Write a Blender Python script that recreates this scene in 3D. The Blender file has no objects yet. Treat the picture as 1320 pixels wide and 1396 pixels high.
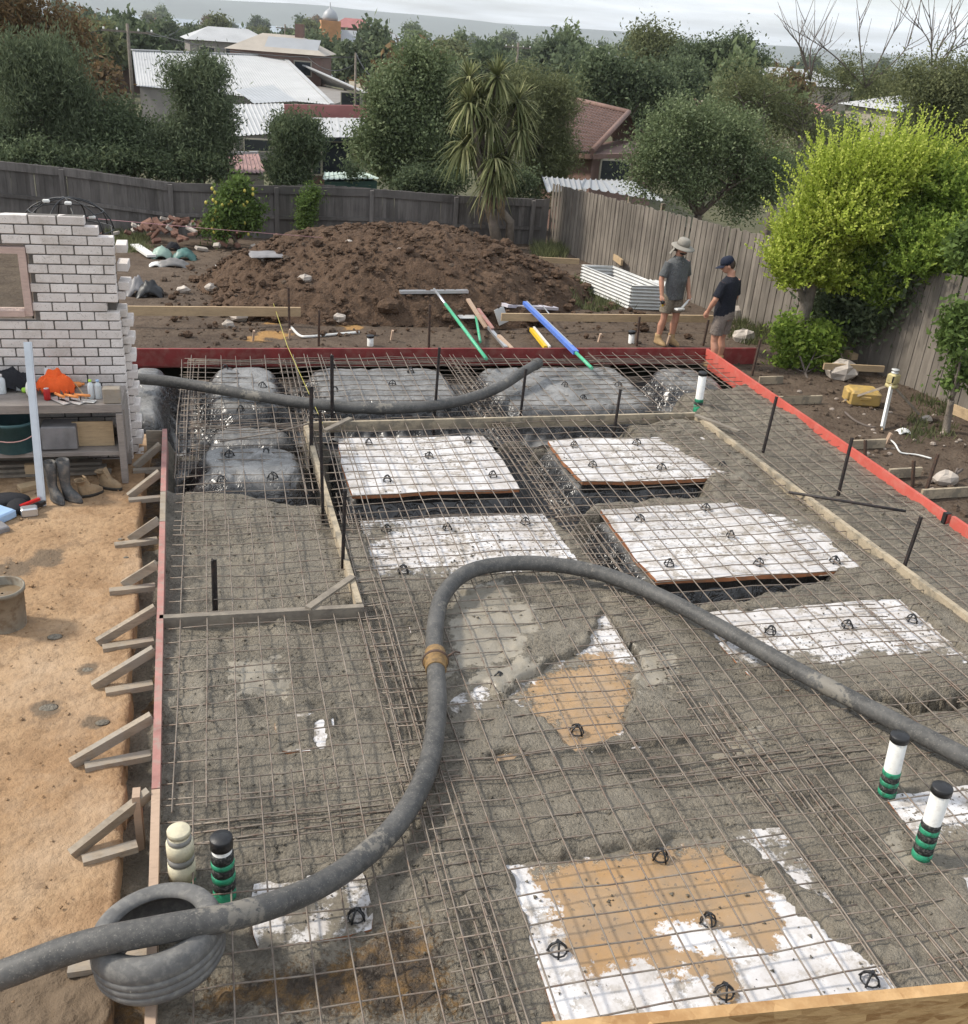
import bpy, math, random
import numpy as np
from mathutils import Vector, Matrix
R=math.radians
scene=bpy.context.scene
COL=scene.collection
random.seed(7); RNG=np.random.default_rng(11)
# ---------------------------------------------------------------- camera
F=1360.0; PITCH=R(25.8); ROLL=R(4.65); YAW=R(-16.0); CAMH=4.35
def _basis():
    cp,sp,cr,sr=math.cos(PITCH),math.sin(PITCH),math.cos(ROLL),math.sin(ROLL)
    fwd=np.array([0,cp,-sp]);u0=np.array([0,sp,cp]);r0=np.array([1.,0,0])
    rt=r0*cr+u0*sr; up=-r0*sr+u0*cr
    M=np.array([[math.cos(YAW),-math.sin(YAW),0],[math.sin(YAW),math.cos(YAW),0],[0,0,1]])
    return M@fwd,M@rt,M@up
FWD,RT,UP=_basis(); CP=np.array([0,0,CAMH])
cam_d=bpy.data.cameras.new('camera'); cam=bpy.data.objects.new('camera',cam_d); COL.objects.link(cam)
cam_d.sensor_fit='VERTICAL'; cam_d.sensor_height=36.0; cam_d.lens=F/1396*36.0
cam_d.clip_start=0.1; cam_d.clip_end=40000
cam.matrix_world=Matrix(((RT[0],UP[0],-FWD[0],0),(RT[1],UP[1],-FWD[1],0),(RT[2],UP[2],-FWD[2],CAMH),(0,0,0,1)))
scene.camera=cam
# ---------------------------------------------------------------- sky, sun, exposure
SUN_EL=R(42); SUN_AZ=math.atan2(-0.90,0.30)      # compass angle from +Y towards +X: low in the left, slightly ahead
w=bpy.data.worlds.new('World'); scene.world=w; w.use_nodes=True
nt=w.node_tree; nt.nodes.clear(); N=nt.nodes.new; L=nt.links.new
out=N('ShaderNodeOutputWorld'); bg=N('ShaderNodeBackground'); sky=N('ShaderNodeTexSky')
sky.sky_type='NISHITA'; sky.sun_disc=False; sky.sun_elevation=SUN_EL; sky.sun_rotation=SUN_AZ
sky.air_density=1.0; sky.dust_density=1.6; sky.ozone_density=1.0
tc=N('ShaderNodeTexCoord'); sep=N('ShaderNodeSeparateXYZ'); L(tc.outputs['Generated'],sep.inputs[0])
def wm(op,a,b):
    m=N('ShaderNodeMath'); m.operation=op
    for i,v in enumerate((a,b)):
        if isinstance(v,(int,float)): m.inputs[i].default_value=v
        else: L(v,m.inputs[i])
    return m.outputs[0]
zz=wm('ADD',wm('MAXIMUM',sep.outputs[2],0.0),0.07)
cmb=N('ShaderNodeCombineXYZ'); L(wm('DIVIDE',sep.outputs[0],zz),cmb.inputs[0]); L(wm('DIVIDE',sep.outputs[1],zz),cmb.inputs[1])
nz=N('ShaderNodeTexNoise'); nz.inputs['Scale'].default_value=0.55; nz.inputs['Detail'].default_value=7; nz.inputs['Roughness'].default_value=0.55
L(cmb.outputs[0],nz.inputs['Vector'])
rmp=N('ShaderNodeValToRGB'); rmp.color_ramp.elements[0].position=0.32; rmp.color_ramp.elements[1].position=0.72
rmp.color_ramp.elements[0].color=(0.30,0.30,0.30,1); rmp.color_ramp.elements[1].color=(0.97,0.97,0.97,1)
L(nz.outputs['Fac'],rmp.inputs[0])
nz2=N('ShaderNodeTexNoise'); nz2.inputs['Scale'].default_value=1.3; nz2.inputs['Detail'].default_value=5
L(cmb.outputs[0],nz2.inputs['Vector'])
cl=N('ShaderNodeMix'); cl.data_type='RGBA'; L(nz2.outputs['Fac'],cl.inputs[0])
cl.inputs[6].default_value=(7.0,7.6,8.4,1); cl.inputs[7].default_value=(11.2,11.5,11.8,1)
mx=N('ShaderNodeMix'); mx.data_type='RGBA'; L(rmp.outputs[0],mx.inputs[0]); L(sky.outputs[0],mx.inputs[6]); L(cl.outputs[2],mx.inputs[7])
L(mx.outputs[2],bg.inputs[0]); bg.inputs[1].default_value=0.100; L(bg.outputs[0],out.inputs[0])
sun_d=bpy.data.lights.new('sun','SUN'); sun=bpy.data.objects.new('sun',sun_d); COL.objects.link(sun)
sun_d.energy=2.6; sun_d.angle=R(7.0); sun_d.color=(1.0,0.93,0.82)
SV=Vector((math.sin(SUN_AZ)*math.cos(SUN_EL),math.cos(SUN_AZ)*math.cos(SUN_EL),math.sin(SUN_EL)))
sun.rotation_euler=SV.to_track_quat('Z','Y').to_euler(); sun.location=SV*60
scene.render.engine='CYCLES'
scene.view_settings.view_transform='Standard'; scene.view_settings.look='None'
scene.view_settings.exposure=0.62; scene.view_settings.gamma=1.0; scene.view_settings.use_curve_mapping=False
scene.cycles.max_bounces=6; scene.cycles.volume_bounces=0; scene.cycles.transparent_max_bounces=8
# ---------------------------------------------------------------- survey: picture direction -> real place
def ray(u,v): return FWD+RT*((u-660)/F)-UP*((v-698)/F)
def P(u,v,z=0.0):
    d=ray(u,v); return CP+d*((z-CAMH)/d[2])
def PY(u,v,y):
    d=ray(u,v); return CP+d*(y/d[1])
def depth(p): return float((np.asarray(p)-CP)@FWD)
def gz(x,y):
    return -0.25-0.70*np.clip((np.asarray(y,float)-15)/12,0,1)
def PG(u,v,dz=0.0):
    z=-0.3
    for _ in range(12): p=P(u,v,z+dz); z=float(gz(p[0],p[1]))
    return P(u,v,z+dz)
# ---------------------------------------------------------------- noise
_g=np.random.default_rng(3).normal(size=(256,256,2)); _g/=np.linalg.norm(_g,axis=2,keepdims=True)
def pn(x,y):
    xi=np.floor(x).astype(int);yi=np.floor(y).astype(int);fx=x-xi;fy=y-yi
    def d(i,j):
        g=_g[(xi+i)%256,(yi+j)%256]; return g[...,0]*(fx-i)+g[...,1]*(fy-j)
    sx=fx*fx*fx*(fx*(fx*6-15)+10);sy=fy*fy*fy*(fy*(fy*6-15)+10)
    a=d(0,0)*(1-sx)+d(1,0)*sx;b=d(0,1)*(1-sx)+d(1,1)*sx
    return a*(1-sy)+b*sy
def fbm(x,y,s,o=4,seed=0,g=0.5):
    x=np.asarray(x,float);y=np.asarray(y,float);t=0;a=1
    for k in range(o):
        t=t+a*pn(x*s+seed*17.3+k*31.7,y*s+seed*9.1+k*11.9); a*=g; s*=2.03
    return t
def inpoly(X,Y,poly):
    r=np.zeros(X.shape,bool);n=len(poly);j=n-1
    for i in range(n):
        xi,yi=poly[i][0],poly[i][1];xj,yj=poly[j][0],poly[j][1]
        c=((yi>Y)!=(yj>Y))&(X<(xj-xi)*(Y-yi)/((yj-yi) if yj!=yi else 1e-9)+xi)
        r^=c;j=i
    return r
def sdist(X,Y,poly):
    """signed distance to a polygon, positive inside"""
    d=np.full(X.shape,1e9);n=len(poly)
    for i in range(n):
        a=np.array(poly[i][:2]);b=np.array(poly[(i+1)%n][:2]);e=b-a
        t=np.clip(((X-a[0])*e[0]+(Y-a[1])*e[1])/(e@e+1e-12),0,1)
        d=np.minimum(d,np.hypot(X-a[0]-t*e[0],Y-a[1]-t*e[1]))
    return np.where(inpoly(X,Y,poly),d,-d)
def sm(a,b,x):
    t=np.clip((x-a)/(b-a),0,1);return t*t*(3-2*t)
# ---------------------------------------------------------------- objects
def link(name,me,mat=None,parent=None):
    o=bpy.data.objects.new(name,me); COL.objects.link(o)
    if mat is not None and me is not None:
        for m in (mat if isinstance(mat,(list,tuple)) else [mat]): me.materials.append(m)
    if parent is not None: o.parent=parent
    return o
def tag(o,label=None,cat=None,group=None,kind=None):
    for k,v in (('label',label),('category',cat),('group',group),('kind',kind)):
        if v: o[k]=v
    return o
def thing(name,loc,label,cat,group=None,rz=0.0):
    o=bpy.data.objects.new(name,None); COL.objects.link(o); o.location=[float(c) for c in loc]; o.rotation_euler=(0,0,rz)
    o.empty_display_size=0.1
    return tag(o,label,cat,group)
def npmesh(name,V,Fc,smooth=False,attrs=None,matidx=None):
    """V (n,3); Fc (m,k) array or list of lists"""
    me=bpy.data.meshes.new(name); V=np.asarray(V,np.float32)
    if isinstance(Fc,np.ndarray):
        m,k=Fc.shape; me.vertices.add(len(V)); me.vertices.foreach_set('co',V.ravel())
        me.loops.add(m*k); me.loops.foreach_set('vertex_index',Fc.astype(np.int32).ravel())
        me.polygons.add(m); me.polygons.foreach_set('loop_start',np.arange(0,m*k,k,dtype=np.int32)); me.polygons.foreach_set('loop_total',np.full(m,k,np.int32))
        me.update(calc_edges=True)
    else:
        me.from_pydata(V.tolist(),[],Fc); me.update()
    if smooth: me.polygons.foreach_set('use_smooth',np.ones(len(me.polygons),bool))
    if matidx is not None: me.polygons.foreach_set('material_index',np.asarray(matidx,np.int32))
    for n,a in (attrs or {}).items():
        at=me.attributes.new(n,'FLOAT','POINT'); at.data.foreach_set('value',np.asarray(a,np.float32).ravel())
    return me
def gridmesh(name,X,Y,Z,attrs=None,keep=None,smooth=True):
    h,w_=X.shape; idx=np.arange(h*w_).reshape(h,w_)
    Fc=np.stack([idx[:-1,:-1],idx[:-1,1:],idx[1:,1:],idx[1:,:-1]],-1)
    if keep is not None: Fc=Fc[keep]
    return npmesh(name,np.stack([X.ravel(),Y.ravel(),Z.ravel()],1),Fc.reshape(-1,4),smooth,attrs)
def _frame(d,up=(0,0,1)):
    d=np.asarray(d,float);d=d/np.linalg.norm(d);u=np.asarray(up,float)
    if abs(d@u)>0.98: u=np.array([1.,0,0]) if abs(d[0])<0.9 else np.array([0,1.,0])
    s=np.cross(d,u);s/=np.linalg.norm(s);u=np.cross(s,d);return d,s,u
class MB:
    def __init__(s): s.v=[];s.f=[];s.m=[];s.s=[]
    def add(s,V,Fs,mi=0,sm_=False):
        b=len(s.v); s.v.extend([tuple(map(float,p)) for p in V])
        for f in Fs: s.f.append([b+i for i in f]); s.m.append(mi); s.s.append(sm_)
        return s
    def hexa(s,c,mi=0):
        return s.add(c,[(0,3,2,1),(4,5,6,7),(0,1,5,4),(1,2,6,5),(2,3,7,6),(3,0,4,7)],mi)
    def box(s,c,d,rz=0,mi=0,bev=0.0):
        x,y,z=d[0]/2,d[1]/2,d[2]/2;ca,sa=math.cos(rz),math.sin(rz)
        def T(p): return (c[0]+p[0]*ca-p[1]*sa,c[1]+p[0]*sa+p[1]*ca,c[2]+p[2])
        if bev<=0: return s.hexa([T(p) for p in ((-x,-y,-z),(x,-y,-z),(x,y,-z),(-x,y,-z),(-x,-y,z),(x,-y,z),(x,y,z),(-x,y,z))],mi)
        rings=[]
        for zz_,i in ((-z,bev),(-z+bev,0),(z-bev,0),(z,bev)):
            a,b=x-i,y-i;k=bev*0.6
            rings.append([T(p) for p in ((-a+k,-b,zz_),(a-k,-b,zz_),(a,-b+k,zz_),(a,b-k,zz_),(a-k,b,zz_),(-a+k,b,zz_),(-a,b-k,zz_),(-a,-b+k,zz_))])
        return s.loft(rings,mi,False)
    def beam(s,a,b,w_,h,up=(0,0,1),mi=0):
        """bar from a to b, w_ across, h along up"""
        a=np.asarray(a,float);b=np.asarray(b,float);d,sd,u=_frame(b-a,up);W=sd*w_/2;Hh=u*h/2
        return s.hexa([a-W-Hh,a+W-Hh,b+W-Hh,b-W-Hh,a-W+Hh,a+W+Hh,b+W+Hh,b-W+Hh],mi)
    def loft(s,rings,mi=0,smooth=True,cap=True):
        n=len(rings[0]);V=[p for r in rings for p in r];Fs=[]
        for k in range(len(rings)-1):
            for i in range(n):
                j=(i+1)%n;Fs.append((k*n+i,k*n+j,(k+1)*n+j,(k+1)*n+i))
        b=len(s.v); s.add(V,Fs,mi,smooth)
        if cap:
            s.f.append([b+i for i in range(n)][::-1]);s.m.append(mi);s.s.append(False)
            o=b+(len(rings)-1)*n;s.f.append([o+i for i in range(n)]);s.m.append(mi);s.s.append(False)
        return s
    def tube(s,pts,r,n=8,mi=0,cap=True,smooth=True):
        pts=[np.asarray(p,float) for p in pts];rs=r if isinstance(r,(list,tuple,np.ndarray)) else [r]*len(pts)
        rings=[];pu=None
        for i,p in enumerate(pts):
            d=pts[min(i+1,len(pts)-1)]-pts[max(i-1,0)]
            d=d/(np.linalg.norm(d)+1e-12)
            if pu is None: _,sd,u=_frame(d)
            else:
                u=pu-d*(pu@d);u/=np.linalg.norm(u)+1e-12;sd=np.cross(d,u)
            pu=u
            rings.append([p+rs[i]*(math.cos(2*math.pi*k/n)*sd+math.sin(2*math.pi*k/n)*u) for k in range(n)])
        return s.loft(rings,mi,smooth,cap)
    def lathe(s,c,prof,n=16,mi=0,smooth=True,axis=(0,0,1),cap=True):
        """prof: list of (radius, along)"""
        d,sd,u=_frame(axis)
        c=np.asarray(c,float)
        return s.loft([[c+d*h+r*(math.cos(2*math.pi*k/n)*sd+math.sin(2*math.pi*k/n)*u) for k in range(n)] for r,h in prof],mi,smooth,cap)
    def ell(s,c,r,n=10,m=7,mi=0):
        rings=[]
        for i in range(m):
            t=math.pi*(i+0.5)/m
            rings.append([(c[0]+r[0]*math.sin(t)*math.cos(2*math.pi*k/n),c[1]+r[1]*math.sin(t)*math.sin(2*math.pi*k/n),c[2]-r[2]*math.cos(t)) for k in range(n)])
        return s.loft(rings,mi)
    def mesh(s,name,off=(0,0,0)):
        me=bpy.data.meshes.new(name); me.from_pydata([(p[0]-off[0],p[1]-off[1],p[2]-off[2]) for p in s.v],[],s.f); me.update()
        me.polygons.foreach_set('material_index',np.array(s.m,np.int32)); me.polygons.foreach_set('use_smooth',np.array(s.s,bool))
        return me
    def build(s,name,mat,parent=None):
        return link(name,s.mesh(name,parent.location if parent is not None else (0,0,0)),mat,parent)
def single(mb,name,mat,label,cat,group=None):
    """a one-mesh thing with its origin at its base centre"""
    v=np.array(mb.v); lo,hi=v.min(0),v.max(0); c=((lo[0]+hi[0])/2,(lo[1]+hi[1])/2,lo[2])
    o=link(name,mb.mesh(name,c),mat); o.location=[float(q) for q in c]; return tag(o,label,cat,group)
def copy_tree(o,parent=None):
    c=o.copy(); COL.objects.link(c)
    if parent is not None: c.parent=parent
    for ch in list(o.children): copy_tree(ch,c)
    return c
def spline(pts,n=8):
    pts=[np.asarray(p,float) for p in pts]; q=[2*pts[0]-pts[1]]+pts+[2*pts[-1]-pts[-2]]; o=[]
    for i in range(1,len(q)-2):
        a,b,c,d=q[i-1],q[i],q[i+1],q[i+2]
        for k in range(n):
            t=k/n; o.append(0.5*((2*b)+(c-a)*t+(2*a-5*b+4*c-d)*t*t+(3*b-a-3*c+d)*t**3))
    o.append(pts[-1]); return o
# ---------------------------------------------------------------- materials
class NT:
    def __init__(s,name):
        s.m=bpy.data.materials.new(name); s.m.use_nodes=True; s.t=s.m.node_tree; s.t.nodes.clear()
        s.o=s.n('ShaderNodeOutputMaterial'); s.b=s.n('ShaderNodeBsdfPrincipled'); s.l(s.b.outputs[0],s.o.inputs[0])
    def n(s,t): return s.t.nodes.new(t)
    def l(s,a,b): s.t.links.new(a,b)
    def coord(s,kind='Object',sc=(1,1,1)):
        if not hasattr(s,'_tc'): s._tc=s.n('ShaderNodeTexCoord')
        if kind=='World':
            g=s.n('ShaderNodeNewGeometry'); o=g.outputs['Position']
        else: o=s._tc.outputs[kind]
        if sc==(1,1,1): return o
        mp=s.n('ShaderNodeMapping'); mp.inputs['Scale'].default_value=sc; s.l(o,mp.inputs[0]); return mp.outputs[0]
    def noise(s,scale,detail=4,rough=0.55,vec=None,dist=0.0):
        x=s.n('ShaderNodeTexNoise'); x.inputs['Scale'].default_value=scale; x.inputs['Detail'].default_value=detail; x.inputs['Roughness'].default_value=rough; x.inputs['Distortion'].default_value=dist
        s.l(vec if vec is not None else s.coord('World'),x.inputs['Vector']); return x.outputs['Fac']
    def voro(s,scale,vec=None,feat='F1'):
        x=s.n('ShaderNodeTexVoronoi'); x.inputs['Scale'].default_value=scale; x.feature=feat
        s.l(vec if vec is not None else s.coord('World'),x.inputs['Vector']); return x.outputs['Distance']
    def ramp(s,f,a,b,lo=0.0,hi=1.0):
        x=s.n('ShaderNodeMapRange'); x.inputs[1].default_value=a;x.inputs[2].default_value=b;x.inputs[3].default_value=lo;x.inputs[4].default_value=hi
        s.l(f,x.inputs[0]); return x.outputs[0]
    def math(s,op,a,b=0.0):
        x=s.n('ShaderNodeMath'); x.operation=op
        for i,v in enumerate((a,b)):
            if isinstance(v,(int,float)): x.inputs[i].default_value=v
            else: s.l(v,x.inputs[i])
        return x.outputs[0]
    def mix(s,f,a,b):
        x=s.n('ShaderNodeMix'); x.data_type='RGBA'
        for i,v in ((0,f),(6,a),(7,b)):
            if isinstance(v,(int,float)): x.inputs[i].default_value=v
            elif isinstance(v,tuple): x.inputs[i].default_value=(*v,1)
            else: s.l(v,x.inputs[i])
        return x.outputs[2]
    def attr(s,name):
        x=s.n('ShaderNodeAttribute'); x.attribute_name=name; return x.outputs['Fac']
    def rnd(s):
        if not hasattr(s,'_oi'): s._oi=s.n('ShaderNodeObjectInfo')
        return s._oi.outputs['Random']
    def fin(s,col,rough=0.8,bump=None,bs=0.3,bd=0.01,metal=0.0,spec=0.5,rin=None):
        if isinstance(col,tuple): s.b.inputs['Base Color'].default_value=(*col,1)
        else: s.l(col,s.b.inputs['Base Color'])
        if isinstance(rough,(int,float)): s.b.inputs['Roughness'].default_value=rough
        else: s.l(rough,s.b.inputs['Roughness'])
        s.b.inputs['Metallic'].default_value=metal; s.b.inputs['Specular IOR Level'].default_value=spec
        if bump is not None:
            x=s.n('ShaderNodeBump'); x.inputs['Strength'].default_value=bs; x.inputs['Distance'].default_value=bd
            s.l(bump,x.inputs['Height']); s.l(x.outputs[0],s.b.inputs['Normal'])
        return s.m
def mul(c,k): return tuple(min(1,x*k) for x in c)
def simple(name,c,rough=0.7,sc=6,var=0.35,metal=0.0,spec=0.4,dirt=None,dirt_amt=0.5,bs=0.25,bd=0.004,rv=0.15,vec='World'):
    """base colour broken by two noises, optional dirt, and a little change from object to object"""
    t=NT(name); v=t.coord(vec)
    a=t.noise(sc,5,0.6,v); b=t.noise(sc*7.3,3,0.6,v)
    col=t.mix(t.ramp(a,0.3,0.7),mul(c,1-var),mul(c,1+var*0.6))
    if rv: col=t.mix(t.ramp(t.rnd(),0,1,0,rv*2),col,mul(c,0.55))
    if dirt is not None:
        d=t.noise(sc*2.1,6,0.65,v); col=t.mix(t.math('MULTIPLY',t.ramp(d,0.48,0.62),dirt_amt),col,dirt)
    return t.fin(col,rough if metal else t.ramp(b,0.2,0.8,max(0.05,rough-0.12),min(1,rough+0.12)),b,bs,bd,metal,spec)
def wood(name,c,dark=0.5,rough=0.8,rv=0.2,stain=None,stain_amt=0.6,grain=(1.5,1.5,1.5)):
    t=NT(name); v=t.coord('World')
    st=t.noise(9,6,0.7,t.coord('World',(0.35,1.0,2.6))); a=t.noise(2.3,5,0.6,v); s2=t.noise(60,3,0.5,t.coord('World',(0.25,0.8,2.0)))
    col=t.mix(t.ramp(st,0.35,0.68),mul(c,dark),c); col=t.mix(t.ramp(a,0.35,0.7,0,0.45),col,mul(c,1.25))
    col=t.mix(t.ramp(s2,0.52,0.68,0,0.45),col,mul(c,dark*0.8))
    col=t.mix(t.ramp(t.rnd(),0,1,0,rv*2),col,mul(c,0.5))
    if stain is not None:
        d=t.noise(5,7,0.7,v); col=t.mix(t.math('MULTIPLY',t.ramp(d,0.47,0.58),stain_amt),col,stain)
    return t.fin(col,rough,s2,0.35,0.004,0,0.3)
M={}
CONC=(0.205,0.178,0.136)
M['timber']=wood('weathered_timber',(0.40,0.33,0.25),stain=(0.30,0.27,0.23),stain_amt=0.7)
M['newtimber']=wood('new_pine',(0.52,0.38,0.23),0.7,rv=0.12)
M['splash']=wood('pine_with_concrete',(0.46,0.38,0.27),0.7,stain=CONC,stain_amt=0.9,rv=0.1)
M['concboard']=wood('concrete_coated_board',(0.22,0.19,0.155),0.75,stain=(0.36,0.31,0.24),stain_amt=0.35,rv=0.1)
M['redshade']=simple('shaded_red_formply',(0.25,0.038,0.035),0.6,3,0.30,dirt=(0.26,0.13,0.10),dirt_amt=0.40)  # far board: shade on its face is put into this darker red
M['redlit']=simple('sunlit_red_formply',(0.58,0.115,0.085),0.55,3,0.15,dirt=(0.50,0.20,0.16),dirt_amt=0.4)  # same red ply, sunlight on the right boards painted in as brighter colour
M['pinkboard']=simple('faded_red_timber',(0.43,0.21,0.18),0.8,5,0.3,dirt=(0.30,0.24,0.20),dirt_amt=0.7)
M['palebrown']=wood('pale_edge',(0.50,0.36,0.26),0.8)
M['rust']=simple('rusty_steel',(0.085,0.058,0.045),0.75,14,0.4,metal=0.0,dirt=(0.16,0.08,0.045),dirt_amt=0.5)
M['darksteel']=simple('dark_steel_post',(0.028,0.024,0.024),0.6,12,0.4,dirt=(0.08,0.05,0.04),dirt_amt=0.5)
M['rebar']=simple('mesh_wire',(0.245,0.205,0.165),0.5,9,0.4,metal=0.15,spec=0.5,dirt=(0.16,0.10,0.07),dirt_amt=0.7,rv=0.2)
t=NT('worn_black_hose'); a=t.noise(3.1,3,0.6); b=t.noise(26,5,0.7); c=t.noise(90,3,0.6); d=t.noise(1.3,5,0.7)
col=t.mix(t.ramp(a,0.35,0.65),(0.050,0.049,0.047),(0.092,0.089,0.084)); col=t.mix(t.ramp(b,0.45,0.70,0,0.55),col,(0.17,0.16,0.145)); col=t.mix(t.ramp(c,0.60,0.68,0,0.6),col,(0.24,0.22,0.19)); col=t.mix(t.ramp(t.math('ADD',d,t.ramp(b,0.3,0.7,-0.06,0.06)),0.615,0.65,0,0.6),col,(0.25,0.225,0.185))
M['hose']=t.fin(col,t.ramp(b,0.3,0.7,0.45,0.75),b,0.3,0.006,0,0.4)
M['tyre']=simple('dusty_tyre',(0.14,0.137,0.132),0.8,11,0.25,dirt=(0.23,0.22,0.20),dirt_amt=0.5)
M['brass']=simple('rusty_coupling',(0.36,0.22,0.09),0.6,14,0.4,dirt=(0.12,0.09,0.06),dirt_amt=0.6)
M['blackplastic']=simple('black_plastic',(0.016,0.016,0.017),0.45,20,0.3,spec=0.5)
M['pvc']=simple('white_pvc',(0.78,0.77,0.73),0.4,10,0.05,dirt=(0.45,0.42,0.37),dirt_amt=0.35)
M['cream']=simple('cream_foam',(0.66,0.60,0.43),0.7,12,0.15,dirt=(0.40,0.36,0.28),dirt_amt=0.5)
M['green']=simple('green_tape',(0.03,0.30,0.16),0.45,14,0.2,dirt=(0.03,0.05,0.035),dirt_amt=0.7)
M['greytape']=simple('grey_tape',(0.26,0.25,0.23),0.5,14,0.2)
M['blackfoam']=simple('black_wrap',(0.018,0.020,0.019),0.7,30,0.3,dirt=(0.18,0.17,0.15),dirt_amt=0.5)
M['alu']=simple('aluminium',(0.62,0.64,0.66),0.38,8,0.1,metal=0.75)
M['galv']=simple('galvanised_sheet',(0.62,0.62,0.60),0.45,5,0.12,metal=0.25,rv=0.1)
M['leaf_orange']=None
def plastic_sheet(name,c,rough,bsc=9):
    t=NT(name); v=t.coord('World',(1,1,0.6))
    a=t.noise(bsc,6,0.62,v,1.2); b=t.noise(2.2,4,0.6)
    col=t.mix(t.ramp(b,0.35,0.7),mul(c,0.65),mul(c,1.35))
    return t.fin(col,t.ramp(b,0.3,0.7,rough*0.8,rough*1.3),a,0.9,0.035,0,0.6)
M['membrane']=plastic_sheet('black_membrane',(0.014,0.014,0.015),0.38)
t=NT('slope_toned_plastic'); v=t.coord('World',(1,1,0.6)); a=t.noise(5,6,0.62,v,1.2); b=t.noise(2.2,5,0.65); g_=t.n('ShaderNodeNewGeometry'); sp_=t.n('ShaderNodeSeparateXYZ'); t.l(g_.outputs['Normal'],sp_.inputs[0]); upface=t.ramp(sp_.outputs[2],0.55,0.93)  # grey where the plastic faces up, near black on the steep sides
col=t.mix(upface,(0.020,0.020,0.021),t.mix(t.ramp(b,0.35,0.65),(0.12,0.116,0.11),(0.25,0.24,0.225))); k1=t.ramp(t.math('ABSOLUTE',t.math('SUBTRACT',t.noise(2.4,4,0.6,None,1.5),0.5)),0.0,0.05); k2=t.ramp(t.math('ABSOLUTE',t.math('SUBTRACT',t.noise(3.6,2,0.5,v,2.0),0.5)),0.0,0.05); hh=t.math('ADD',t.math('MULTIPLY',a,0.8),t.math('ADD',t.math('MULTIPLY',k1,0.9),t.math('MULTIPLY',k2,0.5)))
M['drape']=t.fin(col,t.ramp(upface,0,1,0.22,0.34),hh,0.40,0.03,0,0.65)
# wet concrete
t=NT('wet_concrete'); a=t.noise(1.1,6,0.6); b=t.noise(7,6,0.7); c=t.noise(38,5,0.7); d=t.voro(55); e=t.noise(110,3,0.6)
q=t.noise(2.7,5,0.65); col=t.mix(t.ramp(a,0.36,0.62),mul(CONC,0.62),mul(CONC,1.28)); col=t.mix(t.ramp(q,0.44,0.60,0,0.7),col,mul(CONC,0.80)); col=t.mix(t.ramp(b,0.42,0.64,0,0.7),col,mul(CONC,1.40)); sm_=t.ramp(q,0.42,0.60,1.0,0.38); col=t.mix(t.math('MULTIPLY',t.ramp(c,0.46,0.60,0,0.75),sm_),col,mul(CONC,0.50))
col=t.mix(t.ramp(d,0.06,0.22,0.55,0.0),col,(0.30,0.27,0.22))
so=t.attr('soil'); col=t.mix(t.ramp(t.math('ADD',so,t.ramp(c,0.3,0.7,-0.3,0.3)),0.35,0.65),col,t.mix(t.ramp(b,0.45,0.62),(0.075,0.055,0.038),(0.20,0.115,0.04)))
h=t.math('ADD',t.math('MULTIPLY',t.math('ADD',t.math('MULTIPLY',c,1.1),t.math('MULTIPLY',d,-0.4)),sm_),t.math('ADD',t.math('MULTIPLY',b,0.9),t.math('MULTIPLY',e,0.25)))
sl=t.ramp(t.math('ADD',t.attr('slur'),t.ramp(b,0.3,0.7,-0.3,0.3)),0.40,0.60); col=t.mix(sl,col,t.mix(t.ramp(q,0.35,0.65),(0.235,0.21,0.168),(0.30,0.262,0.20))); h=t.math('MULTIPLY',h,t.ramp(sl,0,1,1.0,0.12))
M['concrete']=t.fin(col,t.math('MULTIPLY',t.ramp(q,0.36,0.60,0.75,0.40),t.ramp(sl,0,1,1.0,0.55)),h,0.9,0.040,0,0.45)
# soils
def soil(name,c1,c2,c3,sc,bd=0.05,peb=None,stain=None):
    t=NT(name); a=t.noise(sc*0.35,6,0.65); b=t.noise(sc*2.2,6,0.7); c=t.noise(sc*11,5,0.7); d=t.voro(sc*9)
    col=t.mix(t.ramp(a,0.35,0.66),c1,c2); col=t.mix(t.ramp(b,0.45,0.68,0,0.8),col,c3); col=t.mix(t.ramp(c,0.5,0.68,0,0.55),col,mul(c1,0.5))
    if peb: col=t.mix(t.ramp(t.voro(sc*5),0.07,0.12,0.8,0.0),col,peb)
    if name=='orange_sand': w1=t.noise(0.8,5,0.7); col=t.mix(t.ramp(w1,0.48,0.66,0,0.75),col,(0.45,0.325,0.215)); w2=t.noise(2.9,6,0.75); col=t.mix(t.ramp(w2,0.57,0.66,0,0.6),col,(0.22,0.15,0.095))
    if stain is not None:
        q=t.attr('stain'); col=t.mix(t.ramp(t.math('ADD',q,t.ramp(b,0.3,0.7,-0.25,0.25)),0.4,0.6),col,stain)
    h=t.math('ADD',t.math('MULTIPLY',b,1.0),t.math('ADD',t.math('MULTIPLY',c,0.6),t.math('MULTIPLY',d,-0.3)))
    return t.fin(col,0.92,h,0.9,bd,0,0.15)
M['dirt']=soil('dark_clay_soil',(0.105,0.078,0.058),(0.150,0.112,0.082),(0.070,0.048,0.035),2.2,0.05,None,(0.36,0.21,0.085))
M['mound']=soil('mound_soil',(0.112,0.071,0.047),(0.160,0.105,0.070),(0.062,0.040,0.027),3.0,0.07)
M['sand']=soil('orange_sand',(0.330,0.205,0.112),(0.42,0.285,0.170),(0.245,0.150,0.082),1.6,0.040,None,(0.17,0.125,0.085))
M['rock']=simple('pale_stone',(0.36,0.30,0.25),0.9,8,0.35,rv=0.25)
M['terrain']=soil('suburb_grass',(0.10,0.095,0.055),(0.13,0.125,0.07),(0.07,0.07,0.045),0.05)
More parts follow.
